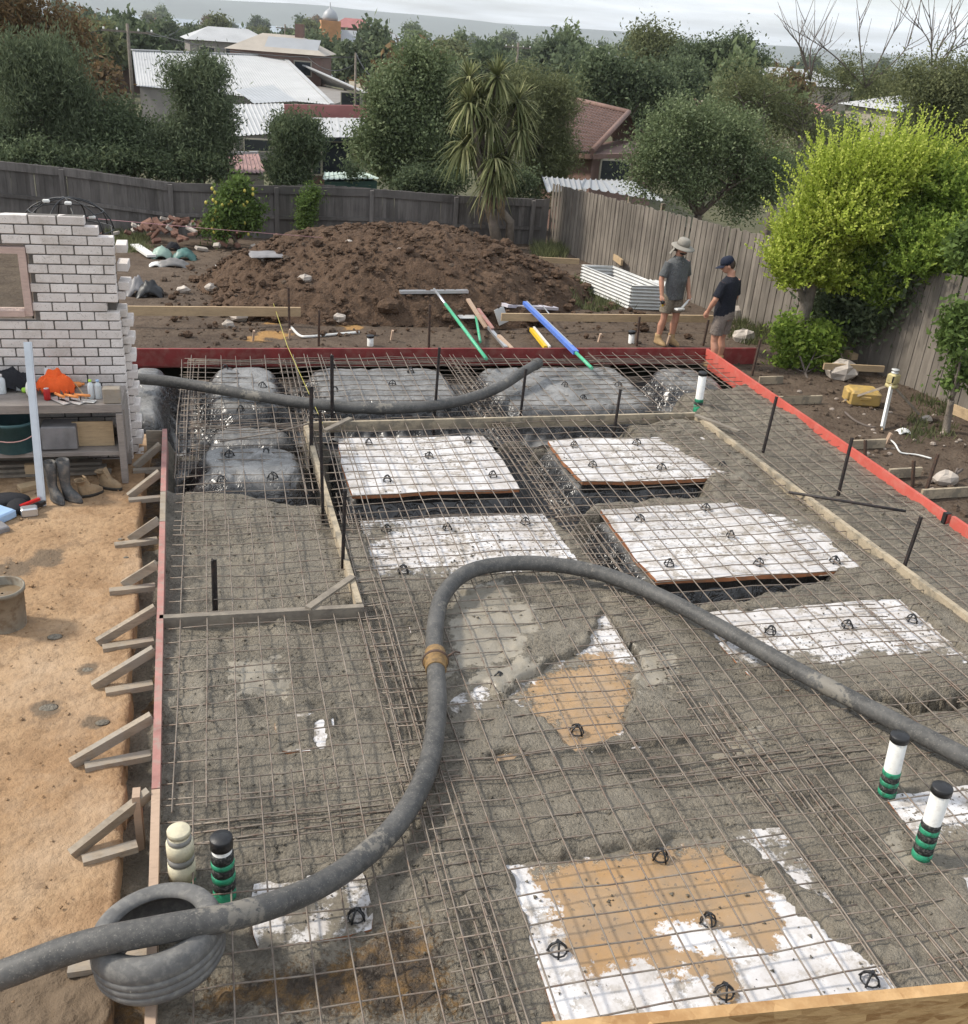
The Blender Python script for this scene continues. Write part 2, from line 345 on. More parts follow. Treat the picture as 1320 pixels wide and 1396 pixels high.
# white pod top with splashes, tan slurry and concrete film
def podtop():
    t=NT('white_pod_film'); v=t.coord('World')
    a=t.noise(1.6,4,0.6); b=t.noise(13,6,0.75); c=t.noise(46,4,0.7); s_=t.noise(27,3,0.55); d=t.noise(3.3,5,0.65); fine=t.noise(5.2,6,0.72)
    col=t.mix(t.ramp(a,0.3,0.7),(0.52,0.495,0.485),(0.76,0.745,0.74))
    smear=t.math('MULTIPLY',t.ramp(fine,0.44,0.62,0,0.85),t.ramp(d,0.30,0.60,0.25,1.0)); col=t.mix(smear,col,(0.42,0.37,0.32))
    mud=t.noise(8.5,6,0.75); gr=t.math('MULTIPLY',t.ramp(mud,0.50,0.545),t.ramp(d,0.36,0.56,0.0,0.85)); col=t.mix(gr,col,t.mix(t.ramp(c,0.4,0.6),(0.40,0.35,0.29),(0.24,0.205,0.165)))
    foot=t.voro(3.1,t.coord('World',(1,0.6,1))); fw=t.n('ShaderNodeTexWave'); fw.inputs['Scale'].default_value=9; fw.inputs['Distortion'].default_value=2.5; t.l(v,fw.inputs['Vector']); col=t.mix(t.math('MULTIPLY',t.math('MULTIPLY',t.ramp(foot,0.16,0.13),t.ramp(fw.outputs['Fac'],0.5,0.62)),0.55),col,(0.20,0.19,0.20))
    spots=t.math('MULTIPLY',t.ramp(s_,0.60,0.63),t.ramp(t.math('ADD',d,t.math('MULTIPLY',t.attr('spat'),0.45)),0.42,0.62))
    col=t.mix(spots,col,(0.16,0.135,0.105))
    lowf=t.ramp(d,0.3,0.7,-0.45,0.45); tn=t.ramp(t.math('ADD',t.math('ADD',t.attr('tan'),lowf),t.ramp(b,0.25,0.75,-0.35,0.35)),0.44,0.56)
    tanc=t.mix(t.ramp(d,0.38,0.62),(0.385,0.235,0.110),(0.31,0.215,0.13)); tanc=t.mix(t.ramp(a,0.45,0.7,0,0.6),tanc,(0.42,0.295,0.175)); tanc=t.mix(t.ramp(fine,0.50,0.66,0,0.55),tanc,(0.255,0.19,0.12)); tanc=t.mix(t.ramp(s_,0.62,0.66,0,0.8),tanc,(0.18,0.14,0.10))
    col=t.mix(tn,col,tanc)
    cn=t.ramp(t.math('ADD',t.math('ADD',t.attr('conc'),t.math('MULTIPLY',lowf,0.7)),t.ramp(b,0.25,0.75,-0.5,0.5)),0.40,0.60)
    col=t.mix(cn,col,t.mix(t.ramp(c,0.4,0.65),mul(CONC,1.05),mul(CONC,0.65)))
    rr=t.math('ADD',t.math('MULTIPLY',tn,-0.34),0.54)
    h=t.math('ADD',t.math('MULTIPLY',spots,0.5),t.math('ADD',t.math('MULTIPLY',cn,1.0),t.math('MULTIPLY',fine,0.8)))
    return t.fin(col,rr,h,0.5,0.012,0,0.45)
M['podtop']=podtop()
M['podedge']=simple('orange_board_edge',(0.42,0.17,0.075),0.8,8,0.3,dirt=(0.20,0.14,0.09),dirt_amt=0.6)
# leaves
def leaf(name,c,c2,trans=0.32,rough=0.7):
    t=NT(name); r=t.attr('lr')
    x=t.n('ShaderNodeValToRGB'); t.l(r,x.inputs[0]); e=x.color_ramp.elements
    e[0].position=0.0;e[0].color=(*mul(c,0.6),1);e[1].position=1.0;e[1].color=(*c2,1); q=x.color_ramp.elements.new(0.55);q.color=(*c,1)
    col=x.outputs[0]
    t.fin(col,rough,None,spec=0.12)
    tr=t.n('ShaderNodeBsdfTranslucent'); t.l(col,tr.inputs[0]); mxs=t.n('ShaderNodeMixShader'); mxs.inputs[0].default_value=trans
    t.l(t.b.outputs[0],mxs.inputs[1]); t.l(tr.outputs[0],mxs.inputs[2]); t.l(mxs.outputs[0],t.o.inputs[0]); return t.m
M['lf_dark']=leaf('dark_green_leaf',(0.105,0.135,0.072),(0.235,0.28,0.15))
M['lf_wispy']=leaf('blue_green_leaf',(0.125,0.155,0.088),(0.28,0.325,0.185))
M['lf_olive']=leaf('olive_leaf',(0.15,0.165,0.078),(0.30,0.31,0.15))
M['lf_grey']=leaf('grey_green_leaf',(0.15,0.19,0.09),(0.36,0.40,0.23))
M['lf_brown']=leaf('autumn_leaf',(0.155,0.105,0.055),(0.26,0.17,0.08))
M['lf_yellow']=leaf('golden_leaf',(0.36,0.44,0.065),(0.74,0.76,0.20),0.35)
M['lf_yelgreen']=leaf('lime_leaf',(0.19,0.275,0.05),(0.43,0.51,0.11),0.35)
M['lf_bright']=leaf('bright_green_leaf',(0.11,0.165,0.045),(0.22,0.31,0.09))
M['lf_cord']=leaf('strap_leaf',(0.16,0.18,0.075),(0.40,0.39,0.20),0.3)
M['bark']=simple('bark',(0.135,0.105,0.080),0.9,7,0.4,bs=0.8,bd=0.02)
M['greybark']=simple('grey_bark',(0.22,0.185,0.15),0.9,6,0.4,bs=0.8,bd=0.02)
M['twig']=simple('bare_twig',(0.16,0.13,0.11),0.9,6,0.3)
# ================================================================ SETTING: terrain, water, hills
def zt(x,y):
    d=np.hypot(x,y); z=np.interp(d,[0,26,34,52,110,220,600,1500,2600,3000],[-1.5,-1.5,-1.9,-2.9,-4.6,-6.4,-11,-24,-41,-46])
    return z
rr=np.concatenate([np.linspace(0,60,25),np.geomspace(64,3000,50)]); aa=np.linspace(0,2*math.pi,97)
RRg,AAg=np.meshgrid(rr,aa,indexing='ij'); X=RRg*np.sin(AAg);Y=RRg*np.cos(AAg)
Z=zt(X,Y)+fbm(X,Y,0.02,3,5)*np.clip((RRg-40)/150,0,1)*1.2
tag(link('terrain',gridmesh('terrain',X,Y,Z),M['terrain']),kind='structure')
t=NT('bay_water'); M['water']=t.fin((0.10,0.15,0.19),0.25,t.noise(0.02,3),0.2,1.0,0,0.5)
tag(link('water',npmesh('water',[(-4600,-1000,-42),(4600,-1000,-42),(4600,4700,-42),(-4600,4700,-42)],[(0,1,2,3)]),M['water']),kind='structure')
M['hill']=simple('far_hill_scrub',(0.085,0.10,0.075),0.95,0.004,0.35,rv=0)
xs=np.linspace(-1,1,160); ys=np.linspace(0,1,10); SX,SY=np.meshgrid(xs,ys)
ang=SX*R(70)+R(16); rad=3900+SY*700
prof=-46+0.53*(131+55*fbm(ang*3.2,ang*0+1.7,1.0,5,4)+18*np.sin(ang*2.3+0.4))
Z=-46+np.sin(np.clip(SY,0,1)*math.pi*0.55)*np.maximum(prof+46,24)
tag(link('far_hills',gridmesh('far_hills',rad*np.sin(ang),rad*np.cos(ang),Z),M['hill']),kind='structure')
# ---------------------------------------------------------------- the yard
def grid(x0,x1,y0,y1,s):
    return np.meshgrid(np.arange(x0,x1+s*0.5,s),np.arange(y0,y1+s*0.5,s))
def yard_z(X,Y):
    z=gz(X,Y)+0.05*fbm(X,Y,0.45,3,2)+0.022*fbm(X,Y,2.2,3,3)+0.012*np.abs(fbm(X,Y,7,3,6))
    z-=0.05*sm(0.5,0.0,np.abs(Y-14.5))                                   # footpath of the boards
    return z
X,Y=grid(-8,13.5,3.0,29.5,0.07); Z=yard_z(X,Y)
st=np.zeros_like(X)
for (u,v,r) in ((370,458,0.55),(475,445,0.5),(372,440,0.3),(505,430,0.35),(345,462,0.4)):
    p=PG(u,v); st=np.maximum(st,1-np.hypot(X-p[0],Y-p[1])/r)
st+=0.25*fbm(X,Y,3,3,9)
Xc=(X[:-1,:-1]+X[1:,1:])/2;Yc=(Y[:-1,:-1]+Y[1:,1:])/2
keep=~((Yc<14.16)&(Xc<7.60))|((Xc<-1.25)&(Yc>11.45))
tag(link('ground',gridmesh('ground',X,Y,Z,{'stain':st},keep),M['dirt']),kind='structure')
X,Y=grid(-6,-0.62,1.2,11.55,0.035)
edge=-0.84+0.17*np.clip((9.6-Y)/6,0,1)+0.05*fbm(Y,Y*0,1.1,3,4)
X=np.minimum(X,edge)
Z=-0.25+0.020*fbm(X,Y,0.9,4,1)+0.012*fbm(X,Y,4,3,2)+0.008*np.abs(fbm(X,Y,11,3,8))
Z=np.where(X>=edge-1e-6,-0.52,Z)
st=np.zeros_like(X)
for (u,v,r) in ((65,965,0.16),(118,913,0.12),(60,760,0.25),(20,775,0.3),(130,985,0.12),(80,1345,0.45),(25,1385,0.4),(110,1380,0.3)):
    p=P(u,v,-0.25); st=np.maximum(st,1-np.hypot(X-p[0],Y-p[1])/r*0.8)
q=sm(0.3,0.9,st)*(Y<4.2); Z=Z+q*0.05*fbm(X,Y,9,4,5)
tag(link('sand_ground',gridmesh('sand_ground',X,Y,Z,{'stain':st+0.15*fbm(X,Y,5,3,3)}),M['sand']),kind='structure')
# ---------------------------------------------------------------- slab: membrane and wet concrete
PT=-0.115; MZ=-0.050                                        # pod tops, mesh level (board tops are 0)
WP=lambda l,z=PT:[tuple(P(u,v,z)[:2]) for u,v in l]
LEF=lambda y:-0.66+0.026*(11.1-y)
PODS=dict(W1=(1.26,3.08,9.41,10.95),W2=(3.81,5.92,9.50,10.77),W3=(1.23,3.18,7.60,8.80),W4=(3.79,6.00,7.28,8.85),W5=(3.94,6.02,5.56,6.74),
          W6=(1.40,3.13,5.10,7.02),W7=(1.50,3.36,2.90,4.21),W8=(4.20,6.05,3.00,4.36),W9=(0.04,0.68,3.84,4.31),W10=(0.25,0.66,5.42,5.80))
X,Y=grid(-1.36,7.56,2.1,14.2,0.024)
rgh=sm(-0.25,0.35,fbm(X,Y,0.9,3,21)); dg_=fbm(X*0.8+Y*0.6,Y*0.8-X*0.6,1.0,1,3)*0+fbm((X+Y)*0.5,(Y-X)*2.2,2.6,4,6)
base=-0.118+0.055*sm(-0.05,0.35,fbm(X,Y,0.55,3,31))+0.026*fbm(X,Y,1.3,3,1)+(0.012+0.016*rgh)*fbm(X,Y,4.5,4,2)+0.016*rgh*dg_+(0.006+0.016*rgh)*fbm(X,Y,9,3,3)+(0.006+0.018*rgh)*np.abs(fbm(X,Y,19,2,4))
sd_area=[(-0.6,7.1),(1.02,7.1),(1.02,11.2),(-0.6,11.2)]
base-=0.05*sm(-0.02,0.05,sdist(X,Y,sd_area))
U=[[(-1.5,11.3),(6.2,11.3),(6.3,12.3),(7.7,12.9),(7.7,14.4),(-1.5,14.4)],
   [(-0.66,9.75),(0.3,9.6),(1.0,9.3),(1.0,11.5),(-0.66,11.5)],
   [(0.98,8.85),(1.1,11.5),(5.0,11.5),(5.0,10.85),(3.75,10.8),(3.75,9.75),(5.35,9.58),(5.2,9.16),(3.75,9.0),(3.35,8.5),(3.1,8.84)],
   [(3.55,7.30),(5.5,7.45),(5.6,7.22),(4.6,7.0),(3.66,6.85)],
   [(3.42,7.45),(3.90,7.40),(3.90,8.85),(3.35,8.9)],[(3.40,9.5),(3.92,9.5),(3.92,10.9),(3.40,10.9)],
   [(4.7,5.56),(7.5,5.62),(7.5,5.05),(5.0,5.18)]]
un=np.full(X.shape,-9.0)
for p in U: un=np.maximum(un,sdist(X,Y,p))
un=un+0.07*fbm(X,Y,2.5,4,7)
Z=base-0.50*sm(-0.10,0.22,un)
for k,(x0,x1,y0,y1) in PODS.items():
    rect=[(x0,y0),(x1,y0),(x1,y1),(x0,y1)]; s=sdist(X,Y,rect)+0.05*fbm(X,Y,5,4,8)
    low=sm(0.0,0.06,s)
    if k=='W6':
        hole=np.maximum(sdist(X,Y,WP([(690,950),(735,915),(800,880),(822,835),(858,862),(888,900),(862,940),(848,1000),(780,1025),(742,985),(700,962)])),sdist(X,Y,WP([(655,1052),(668,1034),(720,1028),(716,1046)])))
        hole=np.maximum(hole,sdist(X,Y,WP([(612,950),(660,940),(690,965),(650,985),(620,975)])))+0.06*fbm(X,Y,5,5,12)
        cover=0.035+0.02*fbm(X,Y,3.5,3,11)+0.014*fbm(X,Y,13,3,6)
        Z=np.where(s>0,np.maximum(Z,PT+cover)-0.14*sm(-0.03,0.04,hole),Z)
    elif k=='W10':
        hole=np.maximum(sdist(X,Y,WP([(425,985),(440,980),(450,1022),(432,1024)])),sdist(X,Y,WP([(368,1030),(405,1014),(410,1026),(375,1034)])))+0.03*fbm(X,Y,8,4,12)
        Z=np.where(s>0,PT+0.015+0.012*fbm(X,Y,9,3,4)-0.05*sm(-0.01,0.03,hole),Z)
    else: Z=Z-low*0.10
# concrete pushed over pod margins
for poly,amt in ((WP([(985,1130),(1260,1320),(1235,1345),(1120,1275),(1060,1215),(985,1160)]),0.085),(WP([(940,590),(1030,640),(1010,655),(900,600)]),0.07),
    (WP([(1120,905),(1340,900),(1360,940),(1040,945),(1000,905)]),0.06),(WP([(500,790),(560,782),(800,778),(800,810),(500,810)]),0.05),(WP([(1040,670),(1120,690),(1080,705),(1000,690)]),0.07),
    (WP([(1225,1165),(1330,1130),(1330,1250),(1240,1260)]),0.06)):
    s=sdist(X,Y,poly)+0.09*fbm(X,Y,5,5,15); f=sm(-0.06,0.05,s)
    Z=np.where(f>0.01,np.maximum(Z,PT-0.05+amt*f+0.02*fbm(X,Y,11,3,5)),Z)
soil_=np.maximum(sdist(X,Y,WP([(270,1310),(400,1290),(470,1270),(540,1205),(620,1250),(650,1330),(700,1420),(180,1420)]))/0.25,-1)
Z=Z+sm(0,0.8,soil_)*(0.06*fbm(X,Y,5,4,9)+0.04*np.abs(fbm(X,Y,14,3,3))-0.01)
slur_=np.full(X.shape,-0.4)
for pl,wd in ((WP([(608,795),(690,790),(745,850),(715,905),(640,925),(605,930)]),.25),(WP([(640,912),(740,900),(745,935),(690,955),(625,945)]),.2),(WP([(965,1000),(1040,990),(1060,1030),(980,1050)]),.3),(WP([(850,880),(940,895),(930,940),(860,960)]),.3),(WP([(300,900),(390,890),(400,960),(310,960)]),.35),(WP([(1210,1110),(1260,1180),(1240,1210),(1190,1150)]),.2)): slur_=np.maximum(slur_,np.clip(0.45+sdist(X,Y,pl)/wd*0.6,-0.4,0.9))
outer=X<LEF(Y)-0.03; Z=np.where(outer&(Y<11.35),-0.40+0.05*fbm(X,Y,2,4,5)+0.03*fbm(X,Y,9,3,5)-0.05*sm(8,10.5,Y),Z); soil_=np.where(outer,np.where(fbm(X,Y,0.8,3,4)+(Y-7)*0.09>0.1,0.9,-1),soil_)
tag(link('wet_concrete',gridmesh('wet_concrete',X,Y,Z,{'soil':np.clip(soil_,-1,1)*0.8,'slur':slur_}),M['concrete']),kind='structure')
CONCZ=(X[0,0],Y[0,0],0.024,Z)
def conc_z(x,y):
    i=int(np.clip(round((y-CONCZ[1])/0.024),0,CONCZ[3].shape[0]-1)); j=int(np.clip(round((x-CONCZ[0])/0.024),0,CONCZ[3].shape[1]-1)); return float(CONCZ[3][i,j])
Xm,Ym=grid(-1.4,7.6,2.05,14.25,0.09); Zm=-0.50+0.05*fbm(Xm,Ym,1.2,4,3)+0.03*fbm(Xm,Ym,5,3,2)
tag(link('plastic_membrane',gridmesh('plastic_membrane',Xm,Ym,Zm),M['membrane']),kind='structure')
# ================================================================ PODS
def drape(name,x0,x1,y0,y1,mat,parent,top=PT,seed=0,round_=0.42,marg=0.20,wr=1.0):
    X,Y=grid(x0-marg,x1+marg,y0-marg,y1+marg,0.03)
    cx,cy,hx,hy=(x0+x1)/2,(y0+y1)/2,(x1-x0)/2-round_,(y1-y0)/2-round_
    qx=np.maximum(np.abs(X-cx)-hx,0);qy=np.maximum(np.abs(Y-cy)-hy,0); d=round_-np.hypot(qx,qy)
    th=np.arctan2(Y-cy,X-cx)
    side=sm(0.10,-0.05,d)
    wv=fbm(th*5+seed,d*1.2,1.6,3,seed)*0.09*side+ (0.013*fbm(X,Y,1.7,3,seed+1)+0.022*np.abs(fbm(X+0.6*Y,Y-0.5*X,1.7,3,seed+2)))*wr
    Z=top+0.015+wv-0.42*sm(0.24,-0.17,d+0.03*fbm(X,Y,3,2,seed))**1.25-0.06*np.maximum(0,1-np.abs(fbm(X*0.7+Y,Y-X,1.1,2,seed+9))*14)*wr*0.3
    Vn=np.stack([X-parent.location[0],Y-parent.location[1],Z-parent.location[2]],0)
    return link(name,gridmesh(name,Vn[0],Vn[1],Vn[2]),mat,parent)
def podtop_mesh(x0,x1,y0,y1,paint,seed,org,wob=0.025,cor=0.035):
    nx,ny=max(8,int((x1-x0)/0.03)),max(6,int((y1-y0)/0.03))
    S,T=np.meshgrid(np.linspace(-1,1,nx),np.linspace(-1,1,ny))
    X=(x0+x1)/2+S*(x1-x0)/2;Y=(y0+y1)/2+T*(y1-y0)/2
    k=cor*np.maximum(0,np.abs(S)+np.abs(T)-1.55)/0.45
    X=X-np.sign(S)*k*0.5+np.abs(S)**3*wob*fbm(Y,Y*0+seed,1.2,3,seed)*np.sign(S)*1.6;Y=Y-np.sign(T)*k*0.5+np.abs(T)**3*wob*1.6*fbm(X,X*0+seed,1.0,3,seed+4)*np.sign(T)
    Z=PT+0.010*fbm(X,Y,1.3,3,seed)+0.004*fbm(X,Y,6,2,seed+1)
    at={'tan':np.full(X.shape,-0.35),'conc':np.full(X.shape,-0.35),'spat':np.full(X.shape,-0.4)}
    for ch,poly,wd in paint:
        s=sdist(X,Y,poly); at[ch]=np.maximum(at[ch],np.clip(0.5+s/wd,-0.4,1.2))
    idx=np.arange(nx*ny).reshape(ny,nx); Fq=np.stack([idx[:-1,:-1],idx[:-1,1:],idx[1:,1:],idx[1:,:-1]],-1).reshape(-1,4)
    rim=np.concatenate([idx[0,:],idx[1:,-1],idx[-1,-2::-1],idx[-2:0:-1,0]])
    V=np.stack([X.ravel(),Y.ravel(),Z.ravel()],1); nb=len(V); low=V[rim].copy(); low[:,2]-=0.045
    V=np.concatenate([V,V[rim],low]);n=len(rim);a=nb+np.arange(n);b=np.roll(a,-1)
    Fr=np.stack([a+n,b+n,b,a],-1); Fa=np.concatenate([Fq,Fr])
    at={q:np.concatenate([v.ravel(),np.full(2*n,-0.4)]) for q,v in at.items()}
    return npmesh('top_board',V-np.array(org),Fa,True,at,np.concatenate([np.zeros(len(Fq)),np.ones(len(Fr))]))
whole=lambda r,i=0.0:[(r[0]+i,r[2]+i),(r[1]-i,r[2]+i),(r[1]-i,r[3]-i),(r[0]+i,r[3]-i)]
paint={
 'W1':[('spat',WP([(540,625),(600,640),(600,600),(560,600)]),0.4)],
 'W2':[('conc',WP([(925,598),(1040,600),(1060,660),(1010,640)]),0.45),('spat',WP([(880,620),(1030,620),(1030,650),(900,660)]),0.5)],
 'W3':[('spat',whole(PODS['W3']),0.6),('conc',WP([(495,785),(560,775),(700,782),(800,770),(800,810),(495,810)]),0.45),('conc',WP([(495,715),(560,715),(520,740),(500,735)]),0.5)],
 'W4':[('conc',WP([(1040,690),(1085,690),(1140,715),(1180,745),(1080,715)]),0.4),('spat',WP([(880,740),(960,740),(940,700)]),0.6)],
 'W5':[('spat',WP([(960,870),(1300,860),(1380,940),(1000,940)]),0.4),('conc',WP([(1010,905),(1200,885),(1360,890),(1400,950),(1040,950)]),0.5)],
 'W6':[('tan',WP([(690,950),(735,915),(800,885),(850,905),(890,905),(870,960),(850,1010),(770,1030),(742,990)]),0.22),('tan',WP([(650,1055),(660,1030),(725,1024),(722,1050)]),0.1),('spat',whole(PODS['W6']),0.3),('conc',WP([(612,930),(690,930),(740,960),(680,1000),(610,1000)]),0.8),('conc',WP([(860,900),(900,900),(900,1010),(850,1010)]),0.25),('conc',WP([(690,925),(780,885),(800,905),(740,925),(700,955)]),0.3)],
 'W7':[('tan',WP([(705,1180),(760,1165),(985,1135),(1040,1200),(1075,1265),(1050,1300),(985,1262),(900,1275),(1000,1310),(1010,1390),(960,1330),(880,1320),(800,1335),(775,1290),(750,1235)]),0.22),('conc',WP([(960,1135),(1060,1170),(1170,1262),(1240,1350),(1280,1300),(1000,1100)]),0.35),('conc',WP([(700,1165),(985,1125),(985,1150),(720,1192)]),0.25)],
 'W8':[('conc',WP([(1215,1165),(1330,1120),(1330,1260),(1240,1250)]),0.3),('tan',WP([(1230,1180),(1330,1150),(1330,1200),(1240,1230)]),0.35),('spat',WP([(1215,1080),(1330,1040),(1330,1160),(1220,1170)]),0.6)],
 'W9':[('conc',WP([(395,1215),(470,1210),(475,1245),(400,1255)]),0.5),('conc',WP([(352,1270),(500,1265),(500,1300),(352,1300)]),0.4),('conc',WP([(440,1225),(470,1220),(470,1262),(440,1262)]),0.25)],
 'W10':[('conc',WP([(380,985),(425,985),(425,1020),(380,1025)]),0.3),('tan',WP([(340,985),(380,985),(380,1025),(340,1025)]),0.2)]}
podlab={'W1':'white topped pod boxed in by the timber corner, orange left edge','W2':'white topped pod right of the dark trench, just below the back screed timber','W3':'mud spattered white pod beyond the top of the hose bend',
 'W4':'large clean white pod right of the hose bend, dark gap along its near edge','W5':'speckled white pod half run over by concrete beside the hose on the right','W6':'pod under the hose bend almost buried in concrete with an orange puddle',
 'W7':'white pod at the front flooded with orange slurry','W8':'white pod behind the two white drain pipes','W9':'small white pod crossed by the hose at the front left','W10':'small pod nearly buried in concrete, only white corners showing'}
bm_=MB
for i,(k,r) in enumerate(PODS.items()):
    root=thing('slab_pod',((r[0]+r[1])/2,(r[2]+r[3])/2,-0.5),podlab[k],'slab pod','void pods set out in a grid under the mesh')
    link('top_board',podtop_mesh(*r,paint[k],i*3+1,root.location),[M['podtop'],M['podedge']],root)
    b=MB().box(((r[0]+r[1])/2,(r[2]+r[3])/2,(PT-0.02-0.46)/2-0.01),(r[1]-r[0]-0.10,r[3]-r[2]-0.10,abs(PT-0.03+0.46)),bev=0.03); b.build('pod_body',M['membrane'],root)
    if k in ('W1','W2','W3','W4'):
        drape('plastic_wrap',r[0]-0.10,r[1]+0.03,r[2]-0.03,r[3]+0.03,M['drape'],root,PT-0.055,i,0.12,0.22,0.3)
DR=dict(D0=(-1.25,-0.66,11.6,13.7),D1=(-0.24,0.80,11.80,13.70),D1b=(-0.28,0.84,10.90,11.80),D2=(-0.36,0.90,9.62,10.82),D3=(1.06,3.16,11.95,13.62),D4=(3.46,5.85,11.60,13.62),D5=(6.25,7.35,12.55,13.75))
drl={'D0':'grey plastic covered pod beside the end of the white brick wall','D1':'rounded grey plastic covered pod under the far hose, left of centre','D1b':'dark slumped plastic covered pod in front of the rounded grey one','D2':'wrinkled grey plastic covered pod at the top of the concrete on the left',
 'D3':'wide grey plastic covered pod under the middle of the far hose','D4':'widest grey plastic covered pod below the tip of the far hose','D5':'crumpled plastic covered pod in the far red corner'}
for i,(k,r) in enumerate(DR.items()):
    root=thing('covered_pod',((r[0]+r[1])/2,(r[2]+r[3])/2,-0.5),drl[k],'slab pod','plastic covered pods along the far boards')
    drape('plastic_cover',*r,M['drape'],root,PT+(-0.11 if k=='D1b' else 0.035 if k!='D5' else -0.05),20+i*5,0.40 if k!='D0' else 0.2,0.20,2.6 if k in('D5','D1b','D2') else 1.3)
# ---------------------------------------------------------------- bar chairs
def chair_mesh():
    b=MB()
    for k in range(4):
        a=k*math.pi/2+0.4; c,s=math.cos(a),math.sin(a)
        b.tube([(0.052*c,0.052*s,0.004),(0.036*c,0.036*s,0.045),(0.012*c,0.012*s,0.068),(0.004*c,0.004*s,0.072)],[0.006,0.006,0.007,0.006],5)
    ring=[(0.045*math.cos(q),0.045*math.sin(q),0.012) for q in np.linspace(0,2*math.pi,13)]
    b.tube(ring,0.005,5,cap=False); b.box((0,0,0.072),(0.022,0.016,0.01)); return b.mesh('bar_chair')
cm=chair_mesh(); cm.materials.append(M['blackplastic'])
CH={'W1':('on the white pod boxed in by the timber corner',[(503,606),(585,624),(638,603),(672,650),(528,656)]),
 'W2':('on the white pod below the back screed timber',[(783,609),(868,606),(808,636),(902,640),(985,637)]),
 'W3':('on the mud spattered pod behind the hose bend',[(527,724),(610,722),(716,714),(550,780)]),
 'W4':('on the large white pod right of the hose bend',[(872,710),(962,695),(996,732),(912,771),(1034,770),(1138,767)]),
 'W5':('on the speckled pod beside the hose on the right',[(1050,863),(1155,855),(1243,847)]),
 'W6':('in the orange puddle under the hose bend',[(786,999),(680,927)]),
 'W7':('on the slurry flooded pod at the front',[(965,1258),(760,1297),(987,1355),(1185,1338),(900,1170)]),
 'W9':('on the small white pod crossed by the hose',[(486,1252)]),
 'D2':('on the wrinkled grey pod at the left',[(313,622),(363,619),(302,657),(372,652)]),
 'D1':('on the rounded grey pod left of the far hose',[(307,504),(358,528),(328,560)]),
 'D3':('on the wide grey pod under the far hose',[(455,503),(457,534),(535,525),(560,508)]),
 'D4':('on the widest grey pod near the far hose tip',[(770,527),(843,527),(795,545)])}
for k,(txt,pts) in CH.items():
    for j,(u,v) in enumerate(pts):
        p=P(u,v,PT+(0.042 if k[0]=='D' else 0.005)); o=link('bar_chair',cm); o.location=p; o.rotation_euler=(0,0,random.uniform(0,6)); s=random.uniform(0.95,1.15); o.scale=(s,s,1.0)
        tag(o,'black plastic bar chair standing '+txt,'bar chair','black bar chairs '+txt)
def lumps(name,n,where_,smin,smax,mat,label,seed):
    g=np.random.default_rng(seed); base=np.array([(1,0,0),(-.5,.9,0),(-.5,-.9,0),(.2,.1,.9),(0,0,-.6)]); Ff=[(0,1,3),(1,2,3),(2,0,3),(1,0,4),(2,1,4),(0,2,4)]; V=[];Fq=[]
    for x,y,z in where_(g,n):
        s=g.uniform(smin,smax)*g.uniform(.4,1.3); a=g.uniform(0,6.28); c,sn=math.cos(a),math.sin(a); q=base*s*g.uniform(.6,1.3,(5,3)); k=len(V)
        V+=[(p[0]*c-p[1]*sn+x,p[0]*sn+p[1]*c+y,p[2]*.8+z+s*.2) for p in q]; Fq+=[tuple(i+k for i in f) for f in Ff]
    return tag(link(name,npmesh(name,V,np.array(Fq)),mat),label,kind='stuff')
def on_slab(g,n):
    out=[]
    while len(out)<n:
        x,y=g.uniform(-.5,7.4),g.uniform(2.6,12.3); z=max(conc_z(x,y),-9)
        pod=[k for k,(a,b,c,d) in PODS.items() if a<x<b and c<y<d]
        if pod:
            w_={'W1':.10,'W2':.25,'W3':1,'W4':.10,'W5':.7,'W6':.5,'W7':.5,'W8':.7,'W9':1,'W10':1}[pod[0]]
            if g.random()>w_: continue
            z=max(z,PT+.004)
        elif z<-.22: continue
        out.append((x,y,z))
    return out
lumps('concrete_lumps',5200,on_slab,.005,.017,M['concrete'],'small lumps and spatters of wet concrete over the slab and pods',4)
lumps('sand_lumps',900,lambda g,n:[(x,y,-.245) for x,y in zip(g.uniform(-3.2,-.95,n),g.uniform(3.2,11,n))],.006,.020,M['sand'],'small lumps of orange sand on the sandy ground',6)
# ================================================================ REINFORCING MESH
def sag(x,y): return MZ+0.012*math.sin(x*1.7+1)*math.sin(y*1.3)+0.010*math.sin(x*3.9+y*2.1)+0.006*math.sin(7.7*x-3*y)
def wire(a,b,r,dz,seed,parent,name='wire'):
    n=max(4,int(math.hypot(b[0]-a[0],b[1]-a[1])/0.32)); rg=random.Random(seed); ph=rg.uniform(0,6)
    pts=[]
    for i in range(n+1):
        t=i/n;x=a[0]+(b[0]-a[0])*t;y=a[1]+(b[1]-a[1])*t
        pts.append((x+0.004*math.sin(t*9+ph),y+0.004*math.cos(t*7+ph),sag(x,y)+dz+0.003*math.sin(t*15+ph)))
    MB().tube(pts,r,5).build(name,M['rebar'],parent)
sx=[(-0.50,1.40),(1.02,3.42),(3.22,5.62),(5.38,7.44)]; sy=[(2.35,5.15),(4.85,8.9),(8.55,14.0)]
where=['along the left board','under the middle of the hose bend','right of the middle','along the red right board']; whr=['nearest sheet','middle sheet','farthest sheet']
ci=0
